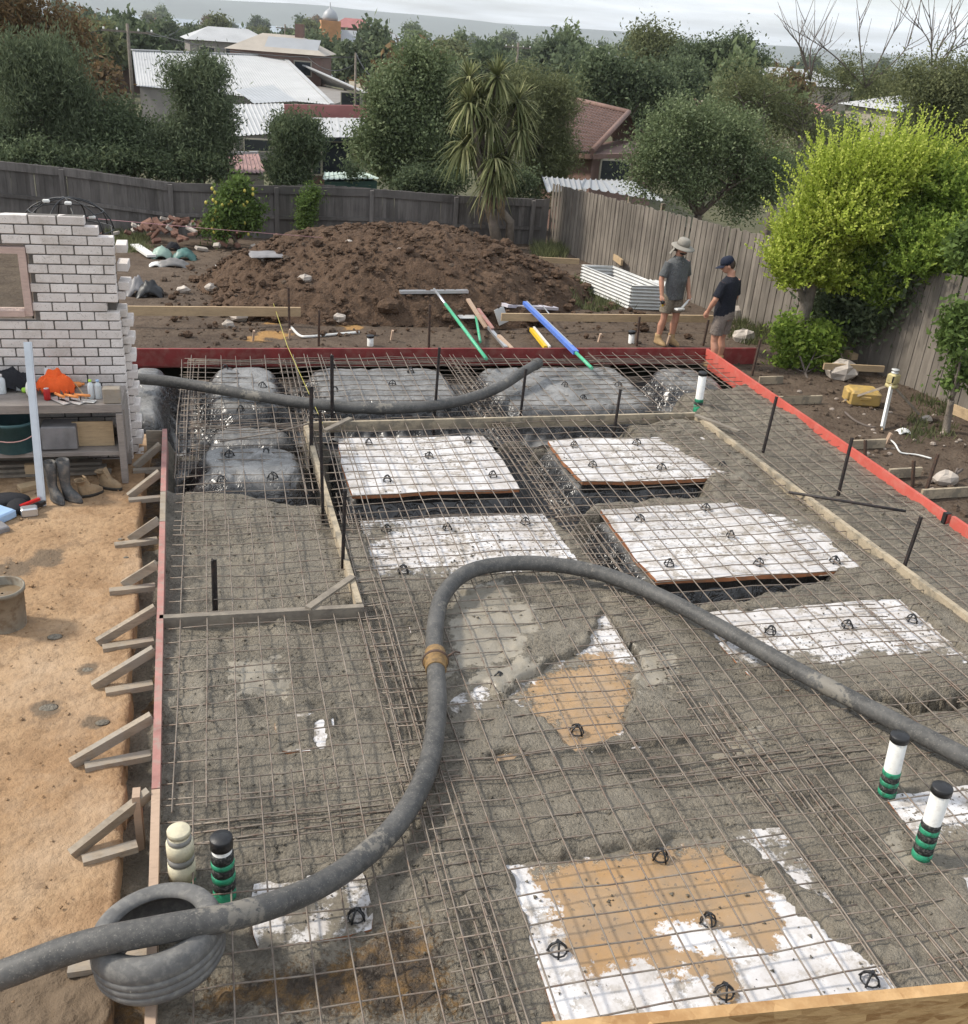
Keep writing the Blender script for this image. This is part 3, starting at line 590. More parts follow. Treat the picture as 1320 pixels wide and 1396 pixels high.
for j,(y0,y1) in enumerate(sy):
    for i,(x0,x1) in enumerate(sx):
        ci+=1; root=thing('reinforcing_mesh',((x0+x1)/2,(y0+y1)/2,MZ),f'{whr[j]} of welded steel mesh {where[i]}','steel mesh','sheets of welded steel mesh over the pods')
        dz=0.012*((i+j)%2); ox=0.03*((j*2+i)%3); oy=0.035*((i*2+j)%3); k=0; x=x0+ox+0.04
        while x<x1-0.02:
            wire((x,y0+0.03*((k*7)%3)),(x+0.02*(j-1),y1),0.0055,0.006+dz,ci*100+k,root); x+=0.2; k+=1
        y=y0+oy+0.05
        while y<y1-0.02:
            wire((x0,y),(x1,y+0.015*(i-1)),0.0055,-0.006+dz,ci*100+k,root); y+=0.2; k+=1
# trench mesh: ladders of heavier bars in the beams between pods
def ladder(a,b,n,zs,label):
    a=np.array(a,float);b=np.array(b,float);d=(b-a)/np.linalg.norm(b-a);s=np.array([-d[1],d[0]]);m=(a+b)/2
    root=thing('trench_mesh',(m[0],m[1],zs[0]),label,'trench mesh','ladders of heavy bars in the trenches')
    for q,z in enumerate(zs):
        for k in range(n):
            o=(k-(n-1)/2)*0.075; pts=[(*(a+(b-a)*t+s*(o+0.008*math.sin(9*t+k+q))),z+0.012*math.sin(t*11+k)) for t in np.linspace(0,1,14)]
            MB().tube(pts,0.0065,5).build('bar',M['rebar'],root)
        L_=np.linalg.norm(b-a); c=MB()
        for t in np.arange(0.1,L_,0.30):
            p=a+d*t; c.tube([(*(p-s*0.13),z-0.008),(*(p+s*0.13),z-0.008)],0.004,4)
        o=c.build('cross_ties',M['rebar'],root); o['kind']='stuff'
ladder((-0.45,13.85),(7.4,13.85),4,(-0.40,-0.10),'long ladder of trench bars against the far red board')
ladder((-0.42,9.9),(-0.42,13.9),4,(-0.38,-0.09),'ladder of trench bars inside the left board by the brick wall')
ladder((0.90,9.4),(0.90,13.9),4,(-0.38,-0.085),'ladder of trench bars between the grey pods, through the timber corner')
ladder((1.12,4.0),(1.12,9.4),4,(-0.09,),'ladder of trench bars running past the left timber corner to the hose coupling')
ladder((3.38,8.5),(3.32,13.9),4,(-0.38,-0.085),'ladder of trench bars between the two upper white pods')
ladder((3.48,4.3),(3.48,8.5),4,(-0.09,),'ladder of trench bars crossed by the hose right of the buried pod')
ladder((3.80,2.4),(3.72,4.6),4,(-0.085,),'ladder of trench bars left of the two white drain pipes')
ladder((1.22,2.4),(1.22,4.6),3,(-0.08,),'ladder of trench bars left of the slurry flooded pod')
ladder((-0.40,11.38),(1.0,11.30),4,(-0.36,-0.08),'short ladder of trench bars across the front of the slumped pod')
ladder((1.1,9.06),(5.5,9.1),4,(-0.36,),'low ladder of trench bars in the dark gap between the rows of white pods')
ladder((-0.4,4.72),(6.0,4.80),3,(-0.10,),'ladder of trench bars across the concrete in front of the buried pod')
# loose bars
def rod(pts,r,mat,label,cat,name,group=None): return single(MB().tube(pts,r,7),name,M[mat],label,cat,group)
rod([P(1075,671,0.0),P(1150,683,0.02),P(1235,697,0.02)],0.016,'darksteel','dark steel pipe lying over the splashed screed timber','pipe','steel_pipe')
rod([P(300,602,-0.03),P(375,590,0.0),P(420,578,0.03)],0.009,'rebar','single loose bar lying askew left of the timber corner','bar','loose_bar')
# ================================================================ FORMWORK
def board(name,a,b,h,th,mat,label,cat='board',group=None,top=0.0):
    a=np.array([*a[:2],top-h/2],float);b=np.array([*b[:2],top-h/2],float)
    return single(MB().beam(a,b,th,h),name,M[mat],label,cat,group)
GF='formwork boards round the slab'
board('formwork_board',(-1.22,14.165),(8.43,14.165),0.27,0.045,'redshade','long red formwork board, coloured as shaded, across the far end of the slab','formwork board',GF)
board('formwork_board',(7.545,14.13),(7.545,8.10),0.29,0.042,'redlit','long red formwork board, coloured as sunlit, down the right side of the slab','formwork board',GF)
board('formwork_board',(7.565,8.07),(7.60,3.2),0.29,0.042,'redlit','short red board, coloured as sunlit, continuing past the joint at the right edge','formwork board',GF)
o=single(MB().box((7.535,8.13,-0.12),(0.07,0.05,0.26)),'joint_strap',M['blackplastic'],'black strap over the joint of the red right boards','strap')
LE=lambda y:-0.66+0.026*(11.1-y)
for y0,y1,m_,l_ in ((11.1,9.42,'pinkboard','far faded red piece of the left formwork edge, near the workbench'),(9.41,8.75,'timber','short grey timber piece in the left formwork edge'),(8.74,5.06,'pinkboard','long faded pink board of the left formwork edge'),(5.05,1.9,'palebrown','nearest pale timber board of the left formwork edge, under the tyre')):
    board('formwork_board',(LE(y0),y0),(LE(y1),y1),0.30,0.05,m_,l_,'formwork board',GF)
board('end_board',P(199,587),P(221,587),0.24,0.03,'timber','small timber end panel closing the far tip of the left formwork','board')
board('screed_timber',(0.95,11.22),(6.02,11.30),0.13,0.04,'splash','pale screed timber across the slab behind the white pods','screed timber','setdown timbers')
board('screed_timber',(6.02,11.24),(6.42,4.3),0.13,0.055,'splash','splashed screed timber running down the right side of the mesh','screed timber','setdown timbers')
board('screed_timber',(0.93,11.18),(1.02,7.08),0.14,0.05,'splash','pale screed timber along the left of the first white pod','screed timber','setdown timbers')
board('screed_timber',(-0.56,7.06),(1.05,7.03),0.13,0.055,'concboard','concrete coated screed timber between the left edge and the corner','screed timber','setdown timbers')
for a,b,l_ in (((443,587),(478,570),'timber corner tie at the far left corner of the setdown'),((420,829),(481,786),'grey timber corner tie at the near left corner of the setdown'),((948,566),(1008,588),'timber corner tie at the foot of the lone far drain pipe')):
    p,q=P(*a,0.012),P(*b,0.012); single(MB().beam(p,q,0.06,0.022),'corner_tie',M['concboard'],l_,'tie','timber corner ties')
# braces down the left edge: a diagonal nailed to the board top and a strut on the sand
BR=[((221,606),(184,637),(220,638),(182,640),'farthest timber brace, beside the small end panel'),((219,644),(176,677),(219,676),(176,680),'second timber brace from the far end, beside the work boots'),
 ((216,709),(178,735),(215,733),(157,741),'short broken topped brace with a strut longer than its diagonal'),((214,769),(169,797),(212,796),(150,803),'timber brace level with the back of the dirty bucket'),
 ((213,829),(134,876),(210,869),(141,880),'timber brace level with the front of the dirty bucket'),((211,886),(128,936),(209,928),(145,939),'pale timber brace above the dark sand stains'),
 ((211,977),(98,1041),(206,1023),(117,1040),'long weathered timber brace below the dark sand stains'),((207,1080),(98,1165),(188,1145),(114,1166),'nearest long brace, in front of the upright stake')]
for a,b,c,d,l_ in BR:
    A=P(*a,-0.01);Bq=P(*b,-0.225);C_=P(*c,-0.235);D=P(*d,-0.235); A[0]=min(A[0],LE(A[1])-0.035)
    C_[0]=min(C_[0],LE(C_[1])-0.03); rt=thing('timber_brace',((A+Bq)/2*[1,1,0]+[0,0,-0.26]),l_,'brace','timber braces along the left formwork')
    MB().beam(A,Bq,0.045,0.075,(0.3,0,1)).build('diagonal',M['timber'],rt); MB().beam(C_+[0,-.05,0],D+[0,-.05,0],0.07,0.045).build('strut',M['timber'],rt)
p=P(196,1100,-0.1); single(MB().beam((p[0]-.035,p[1],-0.5),(p[0]-.035,p[1],0.02),0.045,0.09,(0,1,0)),'timber_stake',M['palebrown'],'upright timber stake against the nearest left board','stake')
p=P(110,1318,-0.235); single(MB().beam(p-[0.06,0,0],p+[0.35,0,0],0.09,0.04),'timber_offcut',M['timber'],'flat timber offcut on the sand poking out under the tyre','offcut')
# steel pickets
def picket(u,v,hu,hv,label,z0=None,group='steel form pickets',sec=0.02,mat='darksteel',name='steel_picket'):
    b=P(u,v,z0 if z0 is not None else -0.12) if z0!='g' else PG(u,v); d=ray(hu,hv); t=math.hypot(b[0],b[1])/math.hypot(d[0],d[1]); top=CP+d*t
    bt=b.copy(); bt[2]-=0.25; m=MB()
    ax=top-bt; dd,sd,uu=_frame(ax,(0.6,0.8,0))
    for k in range(3):                                         # Y section
        q=k*2*math.pi/3+0.5; e=(math.cos(q)*sd+math.sin(q)*uu)*sec*0.62
        m.beam(bt+e*0.5,top+e*0.5,sec*0.28,sec*0.9,e)
    return single(m,name,M[mat],label,'picket',group)
for a in ((453,572,452,484,'dark picket in front of the dark gap left of the widest far pod'),(424,620,424,527,'tall dark picket at the far left timber corner'),(441,704,436,560,'thin rusty picket just inside the left screed timber'),
  (466,778,470,668,'dark picket leaning on the left screed timber'),(592,568,599,474,'dark picket rising in front of the far red board, near the fallen green pole'),(709,566,717,503,'dark picket crossing the tip of the far hose'),
  (838,582,846,531,'short picket behind the back screed timber on the right'),(292,828,291,763,'flat dark picket standing in the setdown concrete'),(1038,622,1059,541,'picket beside the red board nearest the yellow tree'),
  (1142,679,1162,597,'picket standing over the red board left of the level tripod'),(1229,780,1256,705,'picket by the splashed timber, below the red board joint')):
    picket(*a[:4],a[4],sec=0.035 if a[0] in(453,292,424) else 0.026)
for a in ((1261,672,1279,619,'picket outside the red board at the right edge of the yard'),(1024,512,1037,463,'picket outside the far red corner'),(395,450,393,392,'rusty picket carrying the left timber rail'),(434,472,435,423,'rusty picket standing alone behind the far red board'),
  (585,474,586,415,'rusty picket below the fallen screed blade'),(868,475,872,432,'picket under the rail beside the gardening hat man'),(958,470,966,436,'picket under the rail between the two men'),(1250,664,1246,628,'short stake behind the red board near the right edge'),(1185,625,1180,600,'short stake behind the red board below the tripod')):
    picket(*a[:4],a[4],'g','outer pickets and stakes',0.03,'rust')
# rails on the dirt
def rail(a,b,z,h,label,mat='newtimber',th=0.04):
    p,q=P(*a,z),P(*b,z); p[2]-=h/2;q[2]-=h/2; return single(MB().beam(p,q,th,h),'profile_rail',M[mat],label,'timber rail','timber profile rails')
rail((160,417),(410,419),0.0,0.15,'long timber rail behind the far board on the left')
rail((684,427),(985,430),0.0,0.13,'long timber rail behind the two men')
rail((730,350),(790,353),-0.15,0.12,'short timber rail beside the corrugated planter')
rail((1124,495),(1206,499),0.02,0.10,'short timber rail at the base of the yellow tree')
rail((1301,551),(1330,563),0.05,0.14,'timber rail end at the right picture edge, before the fence')
p,q=PG(828,343,0.35),PG(848,358,0.35); single(MB().beam(p,q,0.05,0.14),'timber_offcut',M['newtimber'],'pale timber offcut perched behind the corrugated planter','offcut')
p,q=P(1153,481,-0.05),P(1162,487,-0.05); single(MB().beam(p,q+[0.05,0,0],0.12,0.10),'timber_offcut',M['newtimber'],'tiny pale offcut nailed on the fence foot by the yellow tree','offcut')
# pegs and braces behind the right red board
for (u0,v0,u1,v1,l_) in ((1036,514,1074,517,'by the far red corner'),(1062,541,1110,543,'second from the far red corner'),(1068,541,1128,544,'third from the far red corner'),(1126,609,1164,611,'left of the tripod feet'),
   (1162,601,1216,604,'directly below the tripod'),(1213,640,1264,642,'below the white cable'),(1258,668,1330,666,'nearest the right picture edge')):
    p,q=P(u0,v0,-0.12),P(u1,v1,-0.12); q[1]=p[1]+0.02; p[0]=max(p[0],7.58)
    single(MB().beam(p-[0,0,.055],q-[0,0,.055],0.035,0.12),'bracing_plank',M['splash'],'grey plank bracing the red board from outside, '+l_,'plank','planks bracing the red right board')
for (u,v,h,l_) in ((344,465,0.12,'left end of the far board'),(393,463,0.12,'orange sand patch'),(532,465,0.13,'short black capped pipe'),(814,468,0.12,'blue float pole'),(907,472,0.14,'boots of the hat wearing man'),(1205,604,0.1,'tripod')):
    p=PG(u,v); single(MB().beam((p[0],p[1],-0.4),(p[0]+0.03,p[1]-0.05,p[2]+h+0.06),0.05,0.03),'timber_peg',M['palebrown'],'small pale timber peg by the '+l_,'peg','small timber pegs outside the boards')
# ================================================================ HOSES, TYRE
def hose(name,px,r,label):
    pts=spline([P(u,v,z) for u,v,z in px],7)
    rt=thing(name,pts[len(pts)//2]*[1,1,0],label,'hose')
    return rt,pts
px=[(-330,1450,-0.12),(-160,1384,0.02),(0,1330,0.20),(110,1290,0.30),(215,1268,0.33),(330,1246,0.27),(420,1215,0.13),(490,1172,0.045),(545,1118,0.03),(582,1050,0.03),(596,970,0.03),(594,903,0.03),(593,860,0.03),(604,812,0.03),(640,779,0.035),(700,768,0.035),(765,771,0.035),(830,785,0.035),(905,815,0.03),(985,857,0.03),(1070,905,0.03),(1180,963,0.035),(1290,1019,0.03),(1420,1085,0.03)]
rt,pts=hose('concrete_hose',px,0.07,'thick black concrete hose looping from the tyre across the slab')
ic=min(range(len(pts)),key=lambda i:np.linalg.norm(pts[i]-P(594,903,0.03)))
MB().tube(pts[:ic+1],0.069,16).build('hose_length',M['hose'],rt); MB().tube(pts[ic:],0.069,16).build('hose_length',M['hose'],rt)
d=pts[ic+1]-pts[ic-1]; d/=np.linalg.norm(d)
c=MB().lathe(pts[ic],[(0.074,-0.10),(0.080,-0.10),(0.080,0.0),(0.094,0.0),(0.094,0.03),(0.08,0.03),(0.08,0.13),(0.074,0.13)],18,axis=d); c.build('coupling',M['brass'],rt)
c=MB().lathe(pts[ic],[(0.096,0.005),(0.103,0.008),(0.103,0.024),(0.096,0.027)],18,axis=d); q=pts[ic]; c.tube([q+np.array([0.09,0.02,0.03]),q+np.array([0.16,0.05,0.05]),q+np.array([0.20,0.06,0.03])],0.008,6); c.build('clamp',M['rust'],rt)
px=[(183,516,0.10),(230,520,0.08),(300,531,0.05),(370,543,0.03),(440,552,0.03),(520,557,0.03),(590,553,0.035),(640,543,0.05),(680,528,0.09),(712,508,0.14),(734,495,0.16)]
rt,pts=hose('concrete_hose',px,0.07,'second black concrete hose lying below the far red board, its end free')
MB().tube(pts,0.070,14).build('hose_length',M['hose'],rt)
d=pts[-1]-pts[-2];d/=np.linalg.norm(d); MB().lathe(pts[-1],[(0.071,-0.12),(0.078,-0.12),(0.078,0.0),(0.05,0.004)],14,axis=d).build('hose_end',M['hose'],rt)
def tyre():
    c=P(217,1289,0.10); rt=thing('old_tyre',(c[0],c[1],0.0),'worn grey tyre lying on the nearest left board under the hose','tyre')
    ax=np.array([-0.10,0.16,1.0]); ax/=np.linalg.norm(ax); n=56
    prof=[(0.205,-0.095),(0.215,-0.115),(0.262,-0.130),(0.300,-0.115),(0.317,-0.085),(0.320,-0.062),(0.316,-0.059),(0.316,-0.055),(0.321,-0.052),(0.323,-0.020),(0.319,-0.017),(0.319,-0.013),(0.324,-0.010),(0.324,0.020),(0.319,0.023),(0.319,0.027),(0.322,0.030),(0.321,0.062),(0.316,0.085),(0.300,0.115),(0.262,0.130),(0.222,0.115),(0.205,0.096),(0.213,0.082),(0.262,0.105),(0.290,0.088),(0.302,0.0),(0.290,-0.088),(0.262,-0.105),(0.212,-0.085),(0.205,-0.095)]
    MB().lathe(c+np.array([0,0,0.03]),prof,n,axis=ax,cap=False).build('tyre_body',M['tyre'],rt)
tyre()
# ================================================================ DRAIN PIPES
def pipe(u,v,hu,hv,label,bands,r=0.055,cap='blackplastic',main='pvc',zb=-0.16,capr=0.062,caph=0.045):
    b=P(u,v,zb); d=ray(hu,hv); t=math.hypot(b[0],b[1])/math.hypot(d[0],d[1]); top=float((CP+d*t)[2]); x,y=b[0],b[1]
    lean=np.array([(CP+d*t)[0]-x,(CP+d*t)[1]-y])*0.6; L=top-zb
    rt=thing('drain_pipe',(x,y,zb-0.2),label,'pipe','capped drain pipes standing in the slab')
    at=lambda f:np.array([x+lean[0]*f,y+lean[1]*f,zb+L*f]); ax=at(1)-at(0); ax/=np.linalg.norm(ax)
    MB().lathe(at(-0.35),[(r*0.99,0),(r,0.004),(r,L*1.34),(r*0.9,L*1.345)],20,axis=ax).build('pipe',M[main],rt)
    MB().lathe(at(1)-ax*caph,[(capr,0),(capr,caph*0.9),(capr*0.93,caph),(0.01,caph+0.003)],20,axis=ax).build('cap',M[cap],rt)
    for f0,f1,m_,rr_ in bands:
        MB().lathe(at(f0),[(r,0),(r*rr_,0.004),(r*(rr_+0.02),L*(f1-f0)*0.5),(r*rr_,L*(f1-f0)-0.004),(r,L*(f1-f0))],20,axis=ax).build('tape_band' if m_ in('green','greytape') else 'wrap',M[m_],rt)
gb=[(-0.3,0.10,'blackfoam',1.06),(0.10,0.17,'green',1.09),(0.17,0.25,'blackfoam',1.07),(0.25,0.32,'green',1.09),(0.32,0.40,'blackfoam',1.06),(0.40,0.47,'green',1.06)]
pipe(1207,1090,1223,1000,'white drain pipe with green and black bands, farther of the right pair',gb)
pipe(1252,1180,1283,1071,'white drain pipe with green and black bands, nearer of the right pair',[(-0.3,0.12,'concboard',1.05),(0.12,0.20,'green',1.09),(0.20,0.29,'blackfoam',1.07),(0.29,0.36,'green',1.09),(0.36,0.44,'blackfoam',1.07),(0.44,0.50,'green',1.08),(0.5,0.57,'blackfoam',1.06)])
pipe(951,560,958,507,'white drain pipe standing alone near the far red corner',[(-0.2,0.16,'green',1.1),(0.16,0.24,'blackfoam',1.05),(0.24,0.32,'green',1.06)])
pipe(250,1205,243,1131,'cream capped drain pipe wrapped in cream foam with grey tape',[(-0.2,0.14,'green',1.22),(0.14,0.44,'cream',1.30),(0.44,0.56,'greytape',1.26),(0.56,0.80,'cream',1.28),(0.80,0.88,'greytape',1.12)],0.058,'cream','cream',capr=0.064,caph=0.03)
pipe(307,1225,301,1141,'black capped drain pipe with white collar and green tape',[(-0.2,0.20,'green',1.14),(0.20,0.34,'blackfoam',1.16),(0.34,0.44,'green',1.18),(0.44,0.56,'blackfoam',1.14),(0.56,0.64,'green',1.16),(0.64,0.78,'blackfoam',1.12)],0.055,caph=0.07)
pipe(860,474,861,451,'white capped drain pipe behind the far board beside the hat wearing man',[],0.05,zb=-0.30)
pipe(505,471,505,457,'short black capped drain pipe behind the far board',[],0.05,zb=-0.25,caph=0.03)
# ---------------------------------------------------------------- near OSB sheet
t=NT('osb_sheet'); vn=t.n('ShaderNodeTexVoronoi'); vn.inputs['Scale'].default_value=46; t.l(t.coord('World',(0.45,0.45,1.3)),vn.inputs['Vector']); sc_=t.n('ShaderNodeSeparateColor'); t.l(vn.outputs['Color'],sc_.inputs[0]); v1=sc_.outputs[0]; n1=t.noise(30,4,0.6,t.coord('World',(1,1,3))); n2=t.noise(5,4)
col=t.mix(t.ramp(v1,0.1,0.95),(0.54,0.34,0.16),(0.27,0.14,0.055)); col=t.mix(t.ramp(n1,0.45,0.65,0,0.6),col,(0.58,0.38,0.19)); col=t.mix(t.ramp(n2,0.35,0.7,0,0.35),col,(0.28,0.15,0.06))
M['osb']=t.fin(col,0.8,n1,0.6,0.006,0,0.2)
A=CP+1.72*ray(760,1402);Bq=CP+1.72*ray(1460,1334); A=P(740,1404,A[2]*.5+Bq[2]*.5);Bq=P(1480,1332,A[2])
dd=(Bq-A);nn=np.array([-dd[1],dd[0],0]);nn/=np.linalg.norm(nn); zt_=A[2]+0.004
m=MB(); m.hexa([(*(A-nn*0.011)[:2],-0.3),(*(Bq-nn*0.011)[:2],-0.3),(*(Bq+nn*0.011)[:2],-0.3),(*(A+nn*0.011)[:2],-0.3),(*(A-nn*0.011)[:2],zt_),(*(Bq-nn*0.011)[:2],zt_),(*(Bq+nn*0.011)[:2],zt_),(*(A+nn*0.011)[:2],zt_)])
single(m,'osb_panel',M['osb'],'orange brown strand board panel edge at the bottom right','panel')
# ================================================================ BRICK WALL
YW=10.85; BL,BH,BD=0.256,0.0845,0.11; PIT,CRS=0.267,0.0968; ZT=2.372
t=NT('white_brick'); a=t.noise(7,5,0.65); b=t.noise(45,4,0.7); 
col=t.mix(t.ramp(a,0.35,0.7),(0.72,0.655,0.61),(0.80,0.745,0.70)); col=t.mix(t.ramp(b,0.60,0.72,0,0.6),col,(0.34,0.29,0.25)); col=t.mix(t.ramp(t.rnd(),0,1,0,0.6),col,(0.53,0.475,0.44)); st=t.noise(2.2,6,0.75); col=t.mix(t.ramp(st,0.52,0.66,0,0.6),col,(0.44,0.385,0.33)); ed_=t.noise(70,2,0.5); col=t.mix(t.ramp(ed_,0.64,0.70,0,0.7),col,(0.30,0.27,0.24))
M['brick']=t.fin(col,0.85,b,0.4,0.004,0,0.3)
M['mortar']=simple('grey_mortar',(0.165,0.15,0.135),0.95,12,0.3,bs=0.6,bd=0.01)
M['pinktimber']=wood('pink_primed_timber',(0.56,0.41,0.35),0.8,rv=0.05)
t=NT('window_glass'); t.b.inputs['Base Color'].default_value=(0.9,0.93,0.92,1); t.b.inputs['Roughness'].default_value=0.03; t.b.inputs['Transmission Weight'].default_value=1.0; t.b.inputs['IOR'].default_value=1.05; M['glass']=t.m
wall=thing('brick_wall',(-2.6,YW,-0.3),'half built white brick wall with stepped broken end and window','wall')
bmesh_=[]
for q in range(4):
    rg=random.Random(q); m=MB().box((0,0,0),(BL-0.004*q*0.6,BD,BH-0.001*q),bev=0.005); me=m.mesh('brick'); me.materials.append(M['brick']); bmesh_.append(me)
hm=MB().box((0,0,0),(BD,BL,BH),bev=0.005).mesh('brick'); hm.materials.append(M['brick'])
half=MB().box((0,0,0),(BL/2-0.006,BD,BH),bev=0.005).mesh('brick'); half.materials.append(M['brick'])
def brick(me,x,y,z,rz=0):
    o=link('brick',me,None,wall); o.location=(x-wall.location[0],y-wall.location[1],z-wall.location[2]); o.rotation_euler=(random.uniform(-.006,.006),random.uniform(-.008,.008),rz+random.uniform(-.01,.01)); return o
WX1,WZ0,WZ1=-1.845,1.37,2.06                               # window opening right edge, sill, head
ends=[-1.27,-1.15,-1.01,-1.01,-1.015,-1.02,-1.02,-1.02,-1.02,-1.13,-1.015,-1.01,-1.01,-1.01,-1.0,-1.0,-1.0,-1.0,-1.0,-1.0,-1.0]
nr=int((ZT+0.25)/CRS)+1; core=MB()
for r_ in range(nr):
    z=ZT-BH/2-r_*CRS; e=ends[min(r_,len(ends)-1)]; x1=e; first=True
    off=0.5*PIT if r_%2 else 0
    gx=-0.999+off                                          # course joints on one bond grid
    xs_=[]; x=gx
    while x>-3.9: xs_.append(x); x-=PIT
    lo_,hi_=None,None
    for xr in xs_:
        xl=xr-PIT+0.011; a_=xl; b_=min(xr,e)
        spans=[(a_,b_)]
        if WZ0-0.02<z<WZ1+0.02:
            spans=[(s0,s1) for s0,s1 in ((a_,min(b_,-3.62)),(max(a_,WX1),b_)) if s1-s0>0.045]
        for s0,s1 in spans:
            if s1-s0<0.05: continue
            full=abs((s1-s0)-BL)<0.01
            if full: brick(random.choice(bmesh_),(s0+s1)/2,YW+BD/2+random.uniform(-.003,.003),z)
            else:
                me=MB().box((0,0,0),(s1-s0,BD,BH),bev=0.005).mesh('brick'); me.materials.append(M['brick']); brick(me,(s0+s1)/2,YW+BD/2,z)
    segs=[(-3.9,e-0.012)] if not (WZ0-0.02<z<WZ1+0.02) else [(-3.9,-3.64),(WX1+0.015,e-0.012)]
    for s0,s1 in segs: core.box(((s0+s1)/2,YW+0.0105+BD/2-0.002,z-CRS/2+BH*0+0.042),(s1-s0,BD-0.017,CRS-0.0005))
core.box((-1.10,YW+0.25,0.85),(0.10,0.26,2.2)).build('mortar',M['mortar'],wall)
# toothed return going back: bricks end-on, every other one proud
for r_ in range(3,nr):
    z=ZT-BH/2-r_*CRS
    if r_ in (4,6,9): continue
    proud=0.085 if r_%2 else 0.03
    brick(hm,-1.02+proud-BD/2+0.035,YW+BD+0.14,z+random.uniform(-.004,.004),random.uniform(-.05,.05))
    if r_%2: brick(half,-0.93+random.uniform(-.015,.01),YW+BD+0.06+0.13,z-0.045,math.pi/2) if False else None
fr=MB()
fx0,fx1=-3.6,WX1-0.005
for c_,s_ in (((fx1-0.035,YW+0.03,(WZ0+WZ1)/2),(0.07,0.12,WZ1-WZ0)),((fx0+0.035,YW+0.03,(WZ0+WZ1)/2),(0.07,0.12,WZ1-WZ0)),(((fx0+fx1)/2,YW+0.03,WZ1-0.03),(fx1-fx0-0.14,0.12,0.06)),(((fx0+fx1)/2,YW+0.02,WZ0+0.03),(fx1-fx0-0.14,0.15,0.06))): fr.box(c_,s_)
f=fr.build('window_frame',M['pinktimber'],wall); g=MB().box(((fx0+fx1)/2,YW+0.04,(WZ0+WZ1)/2),(fx1-fx0-0.14,0.006,WZ1-WZ0-0.12)); gp=link('window_pane',g.mesh('window_pane',wall.location),M['glass'],f)
# lower broken brick rubble beside the wall end
for (u,v,l_) in ((193,530,'upper'),(194,556,'middle')): pass
# black wire dome behind the wall
dm=thing('wire_dome',PG(100,330,0),'black wire hoop dome behind the brick wall with white clips','frame')
ctr=PY(95,330,15.6); top=float(PY(95,270,15.6)[2]); rx=0.62; ctr[2]=top-0.42
m=MB()
for k in range(5):
    a=k*math.pi/5; m.tube([ctr+np.array([rx*math.cos(q)*math.cos(a),rx*math.cos(q)*math.sin(a),0.42*math.sin(q)]) for q in np.linspace(0,math.pi,17)],0.010,6)
for h_ in (0.0,0.25): 
    r_=rx*math.sqrt(1-(h_/0.42)**2); m.tube([ctr+np.array([r_*math.cos(q),r_*math.sin(q),h_]) for q in np.linspace(0,2*math.pi,25)],0.008,6,cap=False)
for k in range(4):
    a=k*math.pi/2+0.4; b_=ctr+np.array([rx*math.cos(a),rx*math.sin(a),0]); m.tube([b_,(b_[0],b_[1],-0.3)],0.012,6)
m.build('hoop_frame',M['blackplastic'],dm)
for (u,v) in ((63,274),(93,277),(126,296)):
    p=PY(u,v,15.3); MB().box(p,(0.09,0.05,0.045),bev=0.01).build('clip',M['pvc'],dm)
# ================================================================ WORKBENCH
M['bench']=wood('grey_bench_timber',(0.31,0.27,0.24),0.7,rv=0.05)
YB0,YB1=10.20,10.78
bench=thing('workbench',(-1.9,10.5,-0.25),'grey two shelf workbench against the white brick wall','workbench')
for nm,z,h in (('bench_top',0.63,0.09),('shelf',0.115,0.05)): MB().box((-2.02,(YB0+YB1)/2,z-h/2),(2.02,YB1-YB0,h),bev=0.004).build(nm,M['bench'],bench)
for x in (-1.03,-3.0):
    for y in (YB0+0.02,YB1-0.05): MB().box((x-0.01,y,0.142),(0.065,0.09,0.78),bev=0.004).build('leg',M['bench'],bench)
    MB().box((x+0.025,(YB0+YB1)/2,0.30),(0.02,YB1-YB0-0.12,0.5)).build('end_panel',M['bench'],bench)
MB().box((-2.02,YB1-0.02,-0.02),(1.9,0.03,0.18)).build('back_rail',M['bench'],bench)
BT=0.632
pb=lambda u,v,z=BT:P(u,v,z)
# straightedge leaning on the bench front
a=P(58,689,-0.24);b_=PY(38,466,10.17); single(MB().beam(a,b_,0.075,0.03,(0,1,0)).beam(a+[0,-.018,0],b_+[0,-.018,0],0.05,0.012,(0,1,0)),'straightedge',M['alu'],'long aluminium straightedge leaning on the workbench','straightedge')
M['vest']=simple('orange_vest_cloth',(0.95,0.13,0.02),0.8,9,0.2); M['jacket']=simple('black_cloth',(0.018,0.018,0.022),0.9,9,0.3); M['silver']=simple('silver_tape',(0.6,0.6,0.6),0.4,9,0.1)
def heap(name,u,v,sx_,sy_,h,mat,label,cat,seed):
    p=pb(u,v); X,Y=np.meshgrid(np.linspace(-1,1,34),np.linspace(-1,1,26)); e=np.clip(1.1-np.hypot(X*.95,Y)**2.2,0,1)**.6
    Z=h*e*(0.72+0.55*np.abs(fbm(X+.5*Y,Y,1.1,3,seed)))+0.05*h*fbm(X,Y,4,3,seed); k=e>0.02
    o=link(name,gridmesh(name,X*sx_*(1+.15*fbm(X,Y,1,2,seed)),Y*sy_,np.where(k,Z,0)+.003,None,k[:-1,:-1]),mat); o.location=p; return tag(o,label,cat)
heap('safety_vest',76,535,.19,.13,.24,M['vest'],'bright orange safety vest heaped on the workbench','vest',3)
a=pb(66,534,BT)+[0,-.10,.03];b_=pb(68,531,BT)+[0,0,.235]; single(MB().beam(a,b_,0.05,0.012,(0,-1,.5)),'reflective_strip',M['silver'],'silver reflective strip lying across the orange vest','strip')
heap('folded_jacket',14,531,.26,.12,.24,M['jacket'],'black jacket folded on the left of the workbench','jacket',8)
single(MB().ell(pb(40,530,BT+0.09),(0.035,0.08,0.085),12,8),'cloth_roll',M['pvc'],'white cloth roll at the end of the black jacket','cloth')
